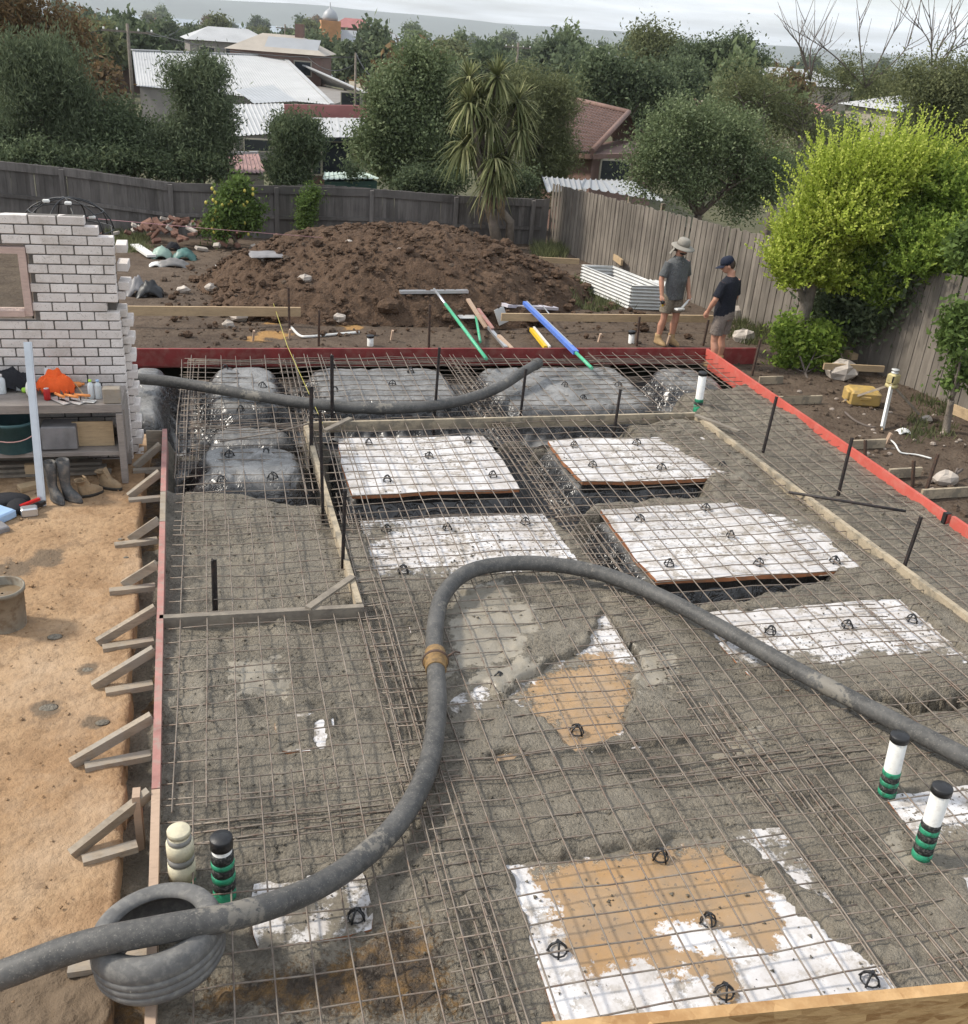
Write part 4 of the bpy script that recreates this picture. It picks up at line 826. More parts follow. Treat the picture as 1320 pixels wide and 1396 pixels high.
single(MB().beam(pb(-10,512),pb(40,527),0.10,0.02).beam(pb(-5,518,BT+0.03),pb(36,527,BT+0.03),0.05,0.02),'timber_offcut',M['newtimber'],'brown timber offcuts lying below the black jacket on the workbench','offcut')
def bottle(u,v,r,h,mat,label,name,cat,cap=None,lie=None,capm='pvc'):
    p=pb(u,v); rt=thing(name,p,label,cat,None)
    if lie is None:
        MB().lathe(p,[(r*0.94,0),(r,0.006),(r,h*0.68),(r*0.85,h*0.78),(r*0.42,h*0.87),(r*0.40,h*0.92)],14).build('body',M[mat],rt)
        MB().lathe(p+np.array([0,0,h*0.90]),[(r*0.5,0),(r*0.5,h*0.1),(r*0.4,h*0.105)],12).build('cap',M[capm],rt)
    else:
        ax=np.array([math.cos(lie),math.sin(lie),0]); q=p+np.array([0,0,r])
        MB().lathe(q-ax*h/2,[(r*0.5,0),(r,0.012),(r,h*0.7),(r*0.45,h*0.86),(r*0.4,h*0.9)],14,axis=ax).build('body',M[mat],rt)
        MB().lathe(q+ax*h*0.38,[(r*0.5,0),(r*0.5,h*0.12),(r*0.4,h*0.125)],12,axis=ax).build('cap',M[capm],rt)
for n_,c_,ro in (('red',(0.45,0.02,0.02),0.35),('clear',(0.62,0.65,0.66),0.15),('blue',(0.10,0.22,0.55),0.4),('lime',(0.45,0.75,0.08),0.4),('teal',(0.03,0.35,0.30),0.4),('orangep',(0.75,0.28,0.08),0.4),('pinkp',(0.60,0.34,0.30),0.5),('ltgreen',(0.25,0.55,0.30),0.4),('sky',(0.35,0.50,0.70),0.4)):
    M[n_]=simple(n_+'_plastic',c_,ro,12,0.15,rv=0)
bottle(3,536,0.045,0.20,'clear','clear water bottle standing at the left end of the workbench','water_bottle','bottle')
bottle(27,533,0.035,0.20,'clear','clear bottle with blue cap lying on the workbench','drink_bottle','bottle',lie=2.8,capm='blue')
bottle(41,534,0.028,0.16,'lime','lime green bottle lying beside the straightedge','spray_can','can',lie=0.5)
p=pb(65,545); rt=thing('drink_can',p,'red drink can at the front edge of the workbench','can'); MB().lathe(p,[(0.028,0),(0.033,0.01),(0.033,0.105),(0.027,0.118),(0.027,0.121)],16).build('body',M['red'],rt); MB().lathe(p+np.array([0,0,0.121]),[(0.026,0),(0.026,0.003),(0.01,0.0035)],14).build('lid',M['alu'],rt)
bottle(62,533,0.03,0.16,'cream','cream spray can behind the red drink can','spray_can','can',capm='pvc')
bottle(67,530,0.03,0.17,'ltgreen','green spray can beside the orange vest','spray_can','can',capm='ltgreen')
bottle(84,536,0.04,0.16,'pvc','white tub below the orange vest','tub','tub',capm='pinkp'); bottle(95,533,0.042,0.15,'pinkp','dusty pink tub in the middle of the workbench','tub','tub',capm='pinkp')
bottle(104,528,0.03,0.17,'orangep','orange spray can behind the trowels','spray_can','can',lie=0.2,capm='orangep'); bottle(115,517,0.028,0.15,'ltgreen','green tape roll at the back of the workbench','tape_roll','tape',capm='green')
bottle(125,543,0.032,0.20,'clear','clear spray can with lime cap near the grey block','spray_can','can',capm='lime'); bottle(135,543,0.034,0.20,'clear','clear spray can with pale blue cap touching the grey block','spray_can','can',capm='sky')
single(MB().box(pb(153,538,BT+0.08),(0.17,0.11,0.16),bev=0.008),'concrete_block',M['timber'],'grey block at the right end of the workbench','block')
def trowel(u,v,a,label):
    p=pb(u,v,BT+0.012); rt=thing('trowel',p,label,'trowel','trowels laid out on the workbench'); d=np.array([math.cos(a),math.sin(a),0])
    MB().beam(p-d*0.13,p+d*0.13,0.085,0.004).build('blade',M['galv'],rt); MB().tube([p-d*0.02+[0,0,.004],p-d*0.02+[0,0,.05]],0.007,6).build('stem',M['rust'],rt); MB().tube([p-d*0.08+[0,0,.055],p+d*0.08+[0,0,.06]],0.015,8).build('handle',M['orangep'],rt)
trowel(82,546,-0.9,'steel trowel beside the red drink can'); trowel(98,547,-0.6,'steel trowel in the middle of the bench front'); trowel(113,546,-0.3,'steel trowel left of the clear spray cans')
single(MB().tube([pb(122,517,BT+.03),pb(150,512,BT+.03),pb(172,511,BT+.03)],[0.014,0.022,0.014],8),'hand_tool',M['red'],'dark red handled tool at the back right of the workbench','tool')
single(MB().tube([pb(100,520,BT+.05),pb(118,543,BT+.02)],0.008,6),'timber_stick',M['newtimber'],'thin timber stick leaning over the trowels','stick')
# under the bench
def tub(p,r,h,mat,label,name='plastic_tub',cat='tub',inner=None,handle=True,rim=1.06,taper=0.86):
    rt=thing(name,p,label,cat)
    MB().lathe(p,[(r*taper,0),(r*0.97,h*0.9),(r*rim,h*0.9),(r*rim,h),(r*0.97,h),(r*0.95,h*0.985),(r*taper*0.95,0.02),(0.01,0.02)],24,cap=False).build('body',M[mat],rt)
    if inner: MB().lathe(p,[(r*0.935,h*0.80),(0.01,h*0.82)],20,cap=False).build('contents',M[inner],rt)
    if handle: MB().tube([p+np.array([r*1.05*math.cos(q),r*1.05*math.sin(q)*0.35-r*0.75,h*0.80-0.10*abs(math.sin(q))]) for q in np.linspace(math.pi,2*math.pi,12)],0.006,6).build('handle',M['pinkp'],rt)
M['tealtub']=simple('dark_teal_plastic',(0.030,0.075,0.080),0.5,8,0.3,rv=0)
tub(P(17,624,0.116)+np.array([0,.25,0]),0.22,0.33,'tealtub','dark teal tub on the workbench shelf behind the straightedge')
M['bag']=simple('grey_bag_plastic',(0.22,0.21,0.21),0.5,6,0.3,rv=0)
single(MB().ell(P(5,600,0.25)+np.array([0,.0,0]),(0.24,0.06,0.05),14,8),'grey_bag',M['bag'],'grey bag draped over the front of the dark teal tub','bag')
single(MB().box(P(127,617,0.116)+np.array([0,.18,.14]),(0.40,0.02,0.27)),'plywood_offcut',M['newtimber'],'square plywood offcut standing on the workbench shelf','offcut')
single(MB().box(P(82,617,0.116)+np.array([0,.16,.14]),(0.34,0.25,0.25),bev=.01),'grey_case',M['bag'],'dark grey case on the shelf right of the straightedge','case')
for k in range(6):
    a=P(5,648+k*2,-0.24); single(MB().beam((-2.9+0.1*k,10.42+0.06*k,-0.22+0.035*(k%3)),(-1.2-0.05*k,10.45+0.05*k,-0.22+0.035*(k%3)),0.09,0.03),'stored_timber',M['concboard'],'dark timber stored on the ground under the workbench','timber','dark timbers stored under the workbench')
single(MB().box(P(43,650,-0.25)+np.array([0,0,.075]),(0.10,0.06,0.15),bev=.004),'timber_offcut',M['newtimber'],'upright pale timber offcut behind the straightedge','offcut')
single(MB().box(P(40,667,-0.25)+np.array([0,0,.03]),(0.20,0.11,0.06),rz=0.5,bev=.006),'loose_brick',M['newtimber'],'pale paver lying on the sand left of the gumboots','paver')
for k in range(14):
    u=150+random.uniform(-8,20);v=600+random.uniform(-8,14); p=P(u,v,0.13); 
    o=single(MB().box(p+np.array([0,.3,.01]),(0.07,0.05,0.04),rz=random.uniform(0,3),bev=.006),'brick_chip',M['rock'],'pale brick chip heaped at the right of the workbench shelf','brick chip','brick chips on the bench shelf')
# boots
M['gum']=simple('grey_rubber_boot',(0.085,0.085,0.085),0.6,8,0.25,dirt=(0.20,0.17,0.14),dirt_amt=0.6); M['suede']=simple('tan_suede',(0.33,0.235,0.14),0.9,10,0.3,dirt=(0.20,0.145,0.09),dirt_amt=0.5); M['sole']=simple('dark_sole',(0.05,0.045,0.04),0.8,10,0.3)
def boot(u,v,ang,h,mat,label,grp,tall=True,tilt=0.0,solem='sole'):
    p=P(u,v,-0.25); rt=thing('rubber_boot' if tall else 'work_boot',p,label,'boot',grp,ang); Lf=0.29
    def ring(x,z,rx,ry,sh=0.0): return [(x+rx*math.cos(q)+sh,ry*math.sin(q),z) for q in np.linspace(0,2*math.pi,17)[:-1]]
    rings=[ring(0.045,0.03,0.125,0.046),ring(0.043,0.06,0.125,0.048),ring(0.02,0.09,0.105,0.046),ring(-0.02,0.125,0.068,0.043),ring(-0.035,0.16,0.054,0.045)]
    if tall: rings+=[ring(-0.036,0.22,0.056,0.050),ring(-0.034,0.30,0.063,0.056),ring(-0.034,h,0.068,0.060),ring(-0.034,h+0.004,0.062,0.054),ring(-0.034,h-0.1,0.055,0.048)]
    else: rings+=[ring(-0.045,0.19,0.058,0.054),ring(-0.055,h,0.066,0.062),ring(-0.05,h+0.003,0.058,0.054),ring(-0.04,h-0.06,0.045,0.04)]
    link('upper',MB().loft(rings,cap=False).mesh('upper'),M[mat],rt)
    link('sole',MB().loft([ring(0.045,0.0,0.13,0.048),ring(0.045,0.026,0.132,0.05),ring(0.045,0.031,0.128,0.048)]).mesh('sole'),M[solem],rt)
    if not tall:
        link('tongue',MB().loft([[(x_,y_*0.03,z_) for x_,y_,z_ in ((0.03,-1,0.11),(0.03,1,0.11),(0.045,1,0.115),(0.045,-1,0.115))],[(x_,y_*0.035,z_) for x_,y_,z_ in ((-0.02,-1,0.22),(-0.02,1,0.22),(-0.005,1,0.225),(-0.005,-1,0.225))]],0,False).mesh('tongue'),M[mat],rt)
    rt.rotation_euler=(0,tilt,ang); return rt
boot(76,682,-1.0,0.41,'gum','grey rubber boot beside the straightedge','pair of grey rubber boots',solem='gum'); boot(95,681,-0.7,0.43,'gum','grey rubber boot nearer the tan work boots','pair of grey rubber boots',solem='gum')
boot(119,676,0.5,0.19,'suede','tan work boot with its mouth facing out, next to the rubber boots','pair of tan work boots',False); boot(146,665,-0.45,0.18,'suede','tan work boot with its toe pointing at the bench leg','pair of tan work boots',False)
# tools on the sand, far left
single(MB().ell(P(10,682,-0.2),(0.22,0.12,0.07),14,8).ell(P(24,690,-0.2),(0.10,0.14,0.06),12,8),'tool_bag',M['jacket'],'black tool bag on the sand at the left edge','bag')
single(MB().beam(P(28,700,-0.22),P(60,684,-0.2),0.06,0.04),'spirit_level',M['blackplastic'],'black spirit level across the tool bag','level')
single(MB().box(P(41,703,-0.25)+np.array([0,0,.05]),(0.15,0.10,0.09),rz=.2,bev=.012),'metal_tin',M['alu'],'small shiny metal tin in front of the black tool bag','tin')
single(MB().beam(P(28,690,-0.16),P(54,680,-0.15),0.03,0.025),'pry_bar',M['red'],'dark red pry bar lying on the black bag','handle')
single(MB().box(P(3,710,-0.25)+np.array([-.05,0,.05]),(0.30,0.22,0.09),rz=.9,bev=.015),'power_tool_case',M['sky'],'pale blue case at the left picture edge','case')
single(MB().box(P(2,722,-0.25)+np.array([-.06,-.05,.03]),(0.24,0.18,0.06),rz=.6,bev=.01),'grey_tray',M['bag'],'grey tray lying below the pale blue case','lid')
M['bucketm']=simple('muddy_bucket',(0.26,0.23,0.18),0.7,6,0.3,dirt=(0.16,0.12,0.08),dirt_amt=0.8,rv=0); M['mudwater']=simple('muddy_water',(0.20,0.145,0.09),0.15,3,0.1,rv=0)
tub(P(10,852,-0.25)+np.array([0,0,0.0]),0.165,0.36,'bucketm','muddy concrete caked bucket on the sand at the left edge','bucket','bucket','mudwater',False,1.05,0.9)
for k,(u,v,s) in enumerate(((66,965,0.07),(120,913,0.05),(140,985,0.05),(75,868,0.06),(165,735,0.03),(172,760,0.025))):
    p=P(u,v,-0.245); single(MB().ell(p,(s,s*0.7,0.008),12,5),'mud_splash',M['concrete'],'flat grey concrete splash on the orange sand','splash','concrete splashes on the sand')
# ================================================================ DIRT MOUND
def mound_h(X,Y):
    X=np.asarray(X,float);Y=np.asarray(Y,float)
    d=np.hypot((X-3.55)/(3.75+0.3*np.sin(Y)),(Y-19.4)/3.1)+0.10*fbm(X,Y,0.5,3,4)
    h=1.30*np.clip(1-np.clip(d,0,1)**1.9,0,1)**0.85
    d2=np.hypot((X-1.7)/1.9,(Y-18.2)/1.7)+0.12*fbm(X,Y,0.7,3,8); h=np.maximum(h,0.62*np.clip(1-np.clip(d2,0,1)**1.8,0,1))
    return h
def ground_z(x,y): return float(yard_z(np.array([x]),np.array([y]))[0]+mound_h(x,y))
def PS(u,v,dz=0.0):
    d=ray(u,v); t=8.0
    while t<60:
        p=CP+d*t
        if p[2]<ground_z(p[0],p[1])+dz: return p
        t+=0.05
    return p
mrt=thing('dirt_mound',(3.5,19.3,-0.6),'large heap of brown excavated soil behind the slab','dirt mound')
X,Y=grid(-0.9,8.0,15.4,23.2,0.035); H_=mound_h(X,Y); k=sm(0.0,0.25,H_)
Z=yard_z(X,Y)+H_-0.03+k*(0.13*fbm(X,Y,1.1,4,3)+0.075*np.abs(fbm(X,Y,3.2,4,6))+0.05*fbm(X,Y,7.0,3,1)+0.035*np.abs(fbm(X,Y,14,2,2)))
keep=(H_>0.008)[:-1,:-1]
link('soil',gridmesh('soil',X-3.5,Y-19.3,Z+0.6,None,keep),M['mound'],mrt)
def rockmesh(rg,n=7,m=5):
    b=MB(); rings=[]
    for i in range(m):
        t_=math.pi*(i+0.5)/m
        rings.append([tuple(c*rg.uniform(0.72,1.15) for c in (math.sin(t_)*math.cos(2*math.pi*k/n),math.sin(t_)*math.sin(2*math.pi*k/n),-0.75*math.cos(t_))) for k in range(n)])
    return b.loft(rings,0,False)
rg=random.Random(5); protos=[np.array(rockmesh(rg,6,4).v) for _ in range(6)]; pf=rockmesh(rg,6,4).f
Vs=[];Fs=[];n0=0
for k in range(3600):
    x=rg.uniform(-0.9,8.0);y=rg.uniform(15.6,22.4); h=float(mound_h(x,y))
    if h<0.02 and rg.random()<0.80: continue
    s=min(0.16,0.022*math.exp(rg.gauss(0.25,0.6))); a=rg.uniform(0,6.28); q=protos[k%6]*s*np.array([rg.uniform(.8,1.4),1,rg.uniform(.7,1)]); c,sn=math.cos(a),math.sin(a)
    Vs.append(np.stack([q[:,0]*c-q[:,1]*sn+x-3.5,q[:,0]*sn+q[:,1]*c+y-19.3,q[:,2]+ground_z(x,y)+0.6+s*0.35+0.02],1)); Fs+=[[i+n0 for i in f] for f in pf]; n0+=len(q)
o=link('clods',npmesh('clods',np.concatenate(Vs),Fs),M['mound'],mrt); o['kind']='stuff'
# clods and bits scattered over the bare yard
Vs=[];Fs=[];n0=0
for k in range(2600):
    if rg.random()<0.62: x=rg.uniform(-1.2,9.4);y=rg.uniform(14.5,24.5)
    else: x=rg.uniform(7.7,11.0);y=rg.uniform(6.5,14.5)
    s=min(0.09,0.016*math.exp(rg.gauss(0,0.6))); a=rg.uniform(0,6.28); q=protos[k%6]*s; c,sn=math.cos(a),math.sin(a)
    Vs.append(np.stack([q[:,0]*c-q[:,1]*sn+x,q[:,0]*sn+q[:,1]*c+y,q[:,2]+ground_z(x,y)+s*0.25],1)); Fs+=[[i+n0 for i in f] for f in pf]; n0+=len(q)
tag(link('soil_clods',npmesh('soil_clods',np.concatenate(Vs),Fs),M['dirt']),'small dark clods of soil scattered over the bare yard','soil',kind='stuff')
M['chip']=simple('pale_rubble',(0.50,0.44,0.38),0.9,9,0.3,rv=0.3); M['redbrick']=simple('broken_red_brick',(0.20,0.105,0.075),0.9,9,0.4,rv=0.3)
def rock(u,v,s,label,group=None,mat='rock',name='stone',sink=0.2,pos=None):
    p=PS(u,v) if pos is None else pos; b=rockmesh(rg); b.v=[(x*s+p[0],y*s*0.85+p[1],z*s*0.8+p[2]+s*(0.6-sink)) for x,y,z in b.v]
    return single(b,name,M[mat],label,'stone',group)
for (u,v,s,l_) in ((326,437,0.20,'dark clod with pale face in front of the left timber rail'),(312,446,0.12,'smaller clod at the left of the pale faced clod'),(416,384,0.14,'pale angular stone on the left flank of the mound'),(476,333,0.09,'pale stone near the top left of the mound'),(463,438,0.14,'dark clod behind the far board near the white conduit'),(531,425,0.24,'grassy sod at the foot of the mound below the screed blade'),
  (250,399,0.13,'white brick lump lying left of the mound'),(288,396,0.14,'flat white brick lump at the left foot of the mound'),(545,342,0.06,'small yellowish stone on the top of the mound'),(360,356,0.05,'small pale stone on the left shoulder of the mound')):
    rock(u,v,s,l_,None,'chip' if 'white' in l_ or 'pale' in l_ or 'yellow' in l_ else 'mound')
for (u,v,s) in ((340,436,.13),(352,432,.14),(364,433,.12),(377,437,.12),(330,430,.10)): rock(u,v,s,'brown clod lying in the row below the left timber rail','clods below the left timber rail','mound','clod')
# ---------------------------------------------------------------- rubble heap, rubbish
c0=PG(240,336)
for k in range(85):
    a=rg.uniform(0,6.28); r=abs(rg.gauss(0,0.55)); x,y=c0[0]+r*math.cos(a)*1.9,c0[1]+0.3+r*math.sin(a)*0.9
    h=0.62*max(0,1-(r/1.15)**1.2); m=MB().box((0,0,0),(rg.uniform(.12,.30),rg.uniform(.09,.13),rg.uniform(.06,.09)),bev=.008)
    E_=Matrix.Rotation(rg.uniform(-.7,.7),3,'X')@Matrix.Rotation(rg.uniform(-.7,.7),3,'Y')@Matrix.Rotation(rg.uniform(0,6),3,'Z'); z0=ground_z(x,y)+h*rg.uniform(.75,1.0)+.05
    m.v=[tuple(E_@Vector(p)+Vector((x,y,z0))) for p in m.v]
    pale=rg.random()<0.22
    single(m,'broken_brick',M['chip' if pale else 'redbrick'],('pale broken brick' if pale else 'dark broken brick')+' in the rubble heap against the back fence','brick','pale bricks of the rubble heap' if pale else 'dark bricks of the rubble heap')
def crumple(u,v,sx_,sy_,h,mat,label,cat,seed,name='plastic_sheet'):
    p=PS(u,v); X,Y=np.meshgrid(np.linspace(-1,1,16),np.linspace(-1,1,14)); e=np.clip(1.15-np.hypot(X,Y),0,1)
    Xw=X*sx_+0.12*fbm(X,Y,1.7,3,seed)*sx_;Yw=Y*sy_+0.12*fbm(X,Y,1.9,3,seed+2)*sy_; Z=h*(0.7+0.35*np.abs(fbm(X,Y,1.4,3,seed)))*e**.6+0.05*h*fbm(X,Y,5,2,seed)+0.01
    o=link(name,gridmesh(name,Xw,Yw,Z,None,None,False),M[mat]); o.location=p; o.modifiers.new('thick','SOLIDIFY').thickness=0.006; return tag(o,label,cat)
M['tealsheet']=simple('teal_plastic',(0.07,0.16,0.14),0.45,6,0.3,rv=0); M['palegreen']=simple('pale_green_plastic',(0.26,0.36,0.30),0.45,6,0.15,rv=0); M['greysheet']=simple('grey_wrap',(0.20,0.19,0.18),0.4,6,0.3,rv=0)
crumple(221,352,0.22,0.20,0.34,'palegreen','pale green crumpled plastic on the rubbish heap','plastic sheet',1); crumple(252,354,0.25,0.18,0.32,'tealsheet','teal crumpled plastic at the right of the rubbish heap','plastic sheet',4)
crumple(237,364,0.34,0.16,0.24,'greysheet','grey crumpled wrap at the front of the rubbish heap','plastic wrap',7); crumple(236,341,0.16,0.12,0.25,'jacket','black plastic on top of the rubbish heap','plastic sheet',9); crumple(213,363,0.14,0.12,0.12,'pvc','white crumpled bag at the left of the rubbish heap','bag',12,'plastic_bag')
crumple(205,404,0.24,0.20,0.36,'blackplastic','black crumpled plastic beside the broken wall end','plastic sheet',15); crumple(188,402,0.20,0.22,0.42,'bag','dark grey bag touching the broken wall end','bag',17,'plastic_bag'); crumple(375,348,0.45,0.3,0.06,'bag','grey flattened sheet behind the mound on the left','sheet',21,'metal_sheet')
single(MB().beam(PG(184,334,0.10),PG(207,349,0.06),0.20,0.05),'pale_channel',M['pvc'],'pale channel offcut lying in front of the rubble heap','offcut')
single(MB().box(PG(299,366,0.08),(0.14,0.10,0.22),rz=.3,bev=.02),'white_tub',M['pvc'],'small white tub lying at the left foot of the mound','tub')
# ---------------------------------------------------------------- grass tufts
gv=[];gf=[];lr=[]
def tuft(x,y,n,h,sp):
    for _ in range(n):
        a=rg.uniform(0,6.28);r=sp*math.sqrt(rg.random()); bx,by=x+r*math.cos(a),y+r*math.sin(a); z=ground_z(bx,by); hh=h*rg.uniform(.5,1.2);l=rg.uniform(0,6.28);w_=0.012
        k=len(gv); gv.extend([(bx-w_,by,z),(bx+w_,by,z),(bx+hh*.5*math.cos(l),by+hh*.5*math.sin(l),z+hh)]); gf.append((k,k+1,k+2)); q=rg.random(); lr.extend([q]*3)
for k in range(70): tuft(*PG(rg.uniform(780,860),rg.uniform(380,425))[:2],14,0.16,0.12)
for k in range(60): tuft(*PG(rg.uniform(150,200),rg.uniform(318,345))[:2],16,0.18,0.2)
for k in range(60): tuft(*PG(rg.uniform(1000,1060),rg.uniform(432,470))[:2],16,0.16,0.14)
for k in range(40): tuft(*PG(rg.uniform(730,770),rg.uniform(340,352))[:2],20,0.3,0.2)
for k in range(40): tuft(*PG(rg.uniform(1240,1300),rg.uniform(540,600))[:2],10,0.12,0.14)
tag(link('grass',npmesh('grass',gv,np.array(gf),False,{'lr':lr}),M['lf_olive']),'thin dry grass along the fences and the planter','grass',kind='stuff')
tuftw=None
# ================================================================ PLANTER, SCREEDS, TOOLS
def corr(a,b,h,n,up=(0,0,1),amp=0.018,vert=False,steps=6):
    """corrugated sheet from a to b (base line), rising h along up; ribs along the base line, or upright if vert"""
    a=np.asarray(a,float);b=np.asarray(b,float);up=np.asarray(up,float);d=b-a;nr_=np.cross(d/np.linalg.norm(d),up);nr_/=np.linalg.norm(nr_); m=MB(); V=[];k=n*steps
    for i in range(k+1):
        t_=i/k; o=nr_*amp*math.sin(2*math.pi*n*t_)
        if vert: p=a+d*t_+o; V+=[p,p+up*h]
        else: p=a+up*h*t_+o; V+=[p,p+d]
    V=np.array(V); W=V-nr_*0.004; nv=len(V); Fq=[(2*i,2*i+1,2*i+3,2*i+2) for i in range(k)]
    m.add(V,Fq,0,True); m.add(W,[f[::-1] for f in Fq],0,True); return m
pA,pB,pC,pD=[np.array([*q,-0.45]) for q in ((7.42,19.95),(7.86,18.22),(8.52,18.15),(8.10,19.9))]
rt=thing('garden_planter',(8.0,19.0,-0.45),'empty corrugated steel garden planter by the right fence','planter')
for a,b in ((pA,pB),(pB,pC),(pC,pD),(pD,pA)): corr(a,b,0.47,7).build('side_panel',M['galv'],rt)
rim=MB()
for a,b in ((pA,pB),(pB,pC),(pC,pD),(pD,pA)): rim.tube([a+[0,0,.475],b+[0,0,.475]],0.014,6)
rim.build('rim',M['galv'],rt); m=MB(); m.add([pA+[.03,0,.25],pB+[.02,.03,.25],pC+[-.02,.03,.25],pD+[-.03,0,.25]],[(0,1,2,3)]); m.build('soil_fill',M['dirt'],rt)
a=PG(853,377);b=PG(897,402); m=corr(a+[0,0,.02],b+[0,0,.02],0.42,9,(0.75,0.15,0.64),0.012,True); single(m,'corrugated_sheet',M['galv'],'loose corrugated sheet leaning behind the planter against the fence','metal sheet')
def bar_on(px,w_,h,mat,name,label,cat,dz=0.05,par=None):
    pts=[(PS(u,v,dz) if z is None else P(u,v,z)) for u,v,z in px]; m=MB()
    for p,q in zip(pts[:-1],pts[1:]): m.beam(p,q,w_,h)
    return single(m,name,M[mat],label,cat) if par is None else m.build(name,M[mat],par)
M['greenpole']=simple('green_pole',(0.05,0.42,0.22),0.4,12,0.15,dirt=(0.45,0.48,0.42),dirt_amt=0.35,rv=0); M['bluepole']=simple('blue_pole',(0.07,0.17,0.58),0.4,12,0.12,dirt=(0.3,0.33,0.4),dirt_amt=0.3,rv=0); M['paleblade']=simple('pale_float_blade',(0.60,0.56,0.60),0.5,10,0.15,rv=0); M['yellowlevel']=simple('yellow_level',(0.75,0.50,0.03),0.45,10,0.1,rv=0)
rt=thing('screed_bar',PS(592,400),'long screed with silver blade and green pole propped on the mound','screed')
bar_on([(545,398,None),(638,397,None)],0.10,0.05,'alu','blade','','',0.08,rt)
p0,p1,p2=PS(592,394,0.16),PS(611,418,0.25),P(663,489,0.12); MB().tube([p0,p0+(p2-p0)*0.25],0.022,8).build('pole_end',M['alu'],rt); MB().tube([p0+(p2-p0)*0.25,p2],0.027,8).build('pole',M['greenpole'],rt)
rt=thing('bull_float',PS(720,418),'bull float with pale blade and blue pole ending in green','float')
bar_on([(688,416,None),(757,420,None)],0.17,0.05,'paleblade','blade','','',0.10,rt)
p0,p2=PS(716,413,0.22),P(807,502,0.10); pm=p0+(p2-p0)*0.80; MB().beam(p0,pm,0.085,0.06).build('pole',M['bluepole'],rt); MB().beam(p0+[.03,0,.034],p0+(pm-p0)*.9+[.03,0,.034],0.018,0.01).build('pole_edge',M['alu'],rt); MB().tube([pm,p2],0.026,8).build('pole_end',M['greenpole'],rt); MB().tube([PS(740,417,.1),PS(752,432,.25)],0.012,6).build('bracket',M['alu'],rt)
bar_on([(638,408,None),(663,447,None)],0.07,0.035,'palebrown','timber_batten','pale timber batten leaning between the two fallen screeds','timber',0.10); bar_on([(652,421,None),(672,448,None)],0.055,0.03,'pinkboard','timber_batten','shorter reddish timber batten beside the pale one','timber',0.14)
bar_on([(666,446,None),(690,474,None)],0.06,0.04,'alu','metal_straightedge','grey metal straightedge pointing down at the far board','straightedge',0.10); bar_on([(680,458,None),(698,476,None)],0.06,0.05,'palebrown','timber_peg','fat timber peg just behind the far board beside the grey straightedge','peg',0.12)
rt=thing('shovel',PS(650,440),'short shovel with green handle lying on the mound foot','shovel'); MB().tube([PS(649,432,.1),PS(655,466,.1)],0.022,8).build('handle',M['greenpole'],rt); p=PS(637,432,.06); MB().box(p,(0.30,0.20,0.025),bev=.01).build('blade',M['galv'],rt)
rt=thing('shovel',PS(684,432),'dusty round shovel head standing at the end of the right timber rail','shovel'); p,q=PS(680,420,.25),PS(687,441,.05); MB().beam(p,q,0.20,0.02,(0.3,-1,0.3)).build('blade',M['galv'],rt); MB().tube([p,p+(p-q)*0.2],0.02,8).build('socket',M['rust'],rt)
rt=thing('spirit_level',PS(735,465),'yellow and white spirit level lying behind the far board','level'); bar_on([(724,449,None),(744,474,None)],0.05,0.06,'yellowlevel','body','','',0.10,rt); bar_on([(728,447,None),(750,474,None)],0.03,0.05,'pvc','white_edge','','',0.12,rt)
single(MB().tube(spline([PS(397,446,.03),PS(408,457,.03),PS(420,459,.03),PS(455,456,.03),PS(490,453,.04)],5),0.022,8),'conduit',M['pvc'],'white conduit lying behind the far board','pipe')
M['string']=simple('pink_string',(0.55,0.30,0.32),0.8,10,0.1,rv=0)
single(MB().tube([PY(60,292,17.5),PY(300,313,18.3),PY(440,324,18.8)],0.004,4),'string_line',M['string'],'thin pink string line stretched from the brick wall to the mound','string')
single(MB().tube([PS(373,414,.15),P(392,472,.02),P(440,577,.02)],0.004,4),'string_line',simple('yellow_string',(0.55,0.5,0.12),0.8,9,.1,rv=0),'yellow string line from the left timber rail to the timber corner','string')
# ---------------------------------------------------------------- laser level, case, cable
M['lasery']=simple('yellow_instrument',(0.50,0.42,0.20),0.5,12,0.2,dirt=(0.2,0.18,0.12),dirt_amt=.5,rv=0); M['casey']=simple('tan_case',(0.48,0.32,0.10),0.6,5,0.2,dirt=(0.30,0.22,0.12),dirt_amt=.6,rv=0)
f1,f2,f3=PG(1201,592),PG(1144,548),PG(1258,570); cc=(f1+f2+f3)/3; hd=PY(1216,524,cc[1]); rt=thing('tripod',cc,'white and yellow tripod standing on the dirt by the right fence','tripod')
for f_,w_ in ((f1,0.085),(f2,0.045),(f3,0.045)):
    MB().beam(hd+(f_-hd)*0.03,f_+(hd-f_)*0.12,w_ if w_>.06 else .03,0.03,(0,1,0.2) if w_>.06 else (0,0,1)).build('leg',M['pvc' if w_>.06 else 'timber'],rt); MB().beam(f_+(hd-f_)*0.12,f_-[0,0,.05],0.02,0.02).build('foot',M['newtimber'],rt)
MB().lathe(hd,[(0.08,-0.04),(0.09,-.03),(0.09,0.0),(0.05,0.01)],12).build('head_plate',M['lasery'],rt)
rt=thing('laser_level',hd+np.array([0,0,.01]),'yellow laser level mounted on the white tripod','level'); h0=hd+np.array([0,0,.012])
MB().box(h0+[0,0,.075],(0.15,0.13,0.15),rz=.4,bev=.02).build('housing',M['lasery'],rt); MB().lathe(h0+[0,0,.15],[(0.05,0),(0.05,.02),(0.035,.022),(0.035,.045),(0.055,.047),(0.055,.06),(0.02,.062)],14).build('beam_turret',M['galv'],rt); MB().box(h0+[-.045,-.068,.08],(0.06,.012,.09),rz=.4).build('display',M['blackplastic'],rt)
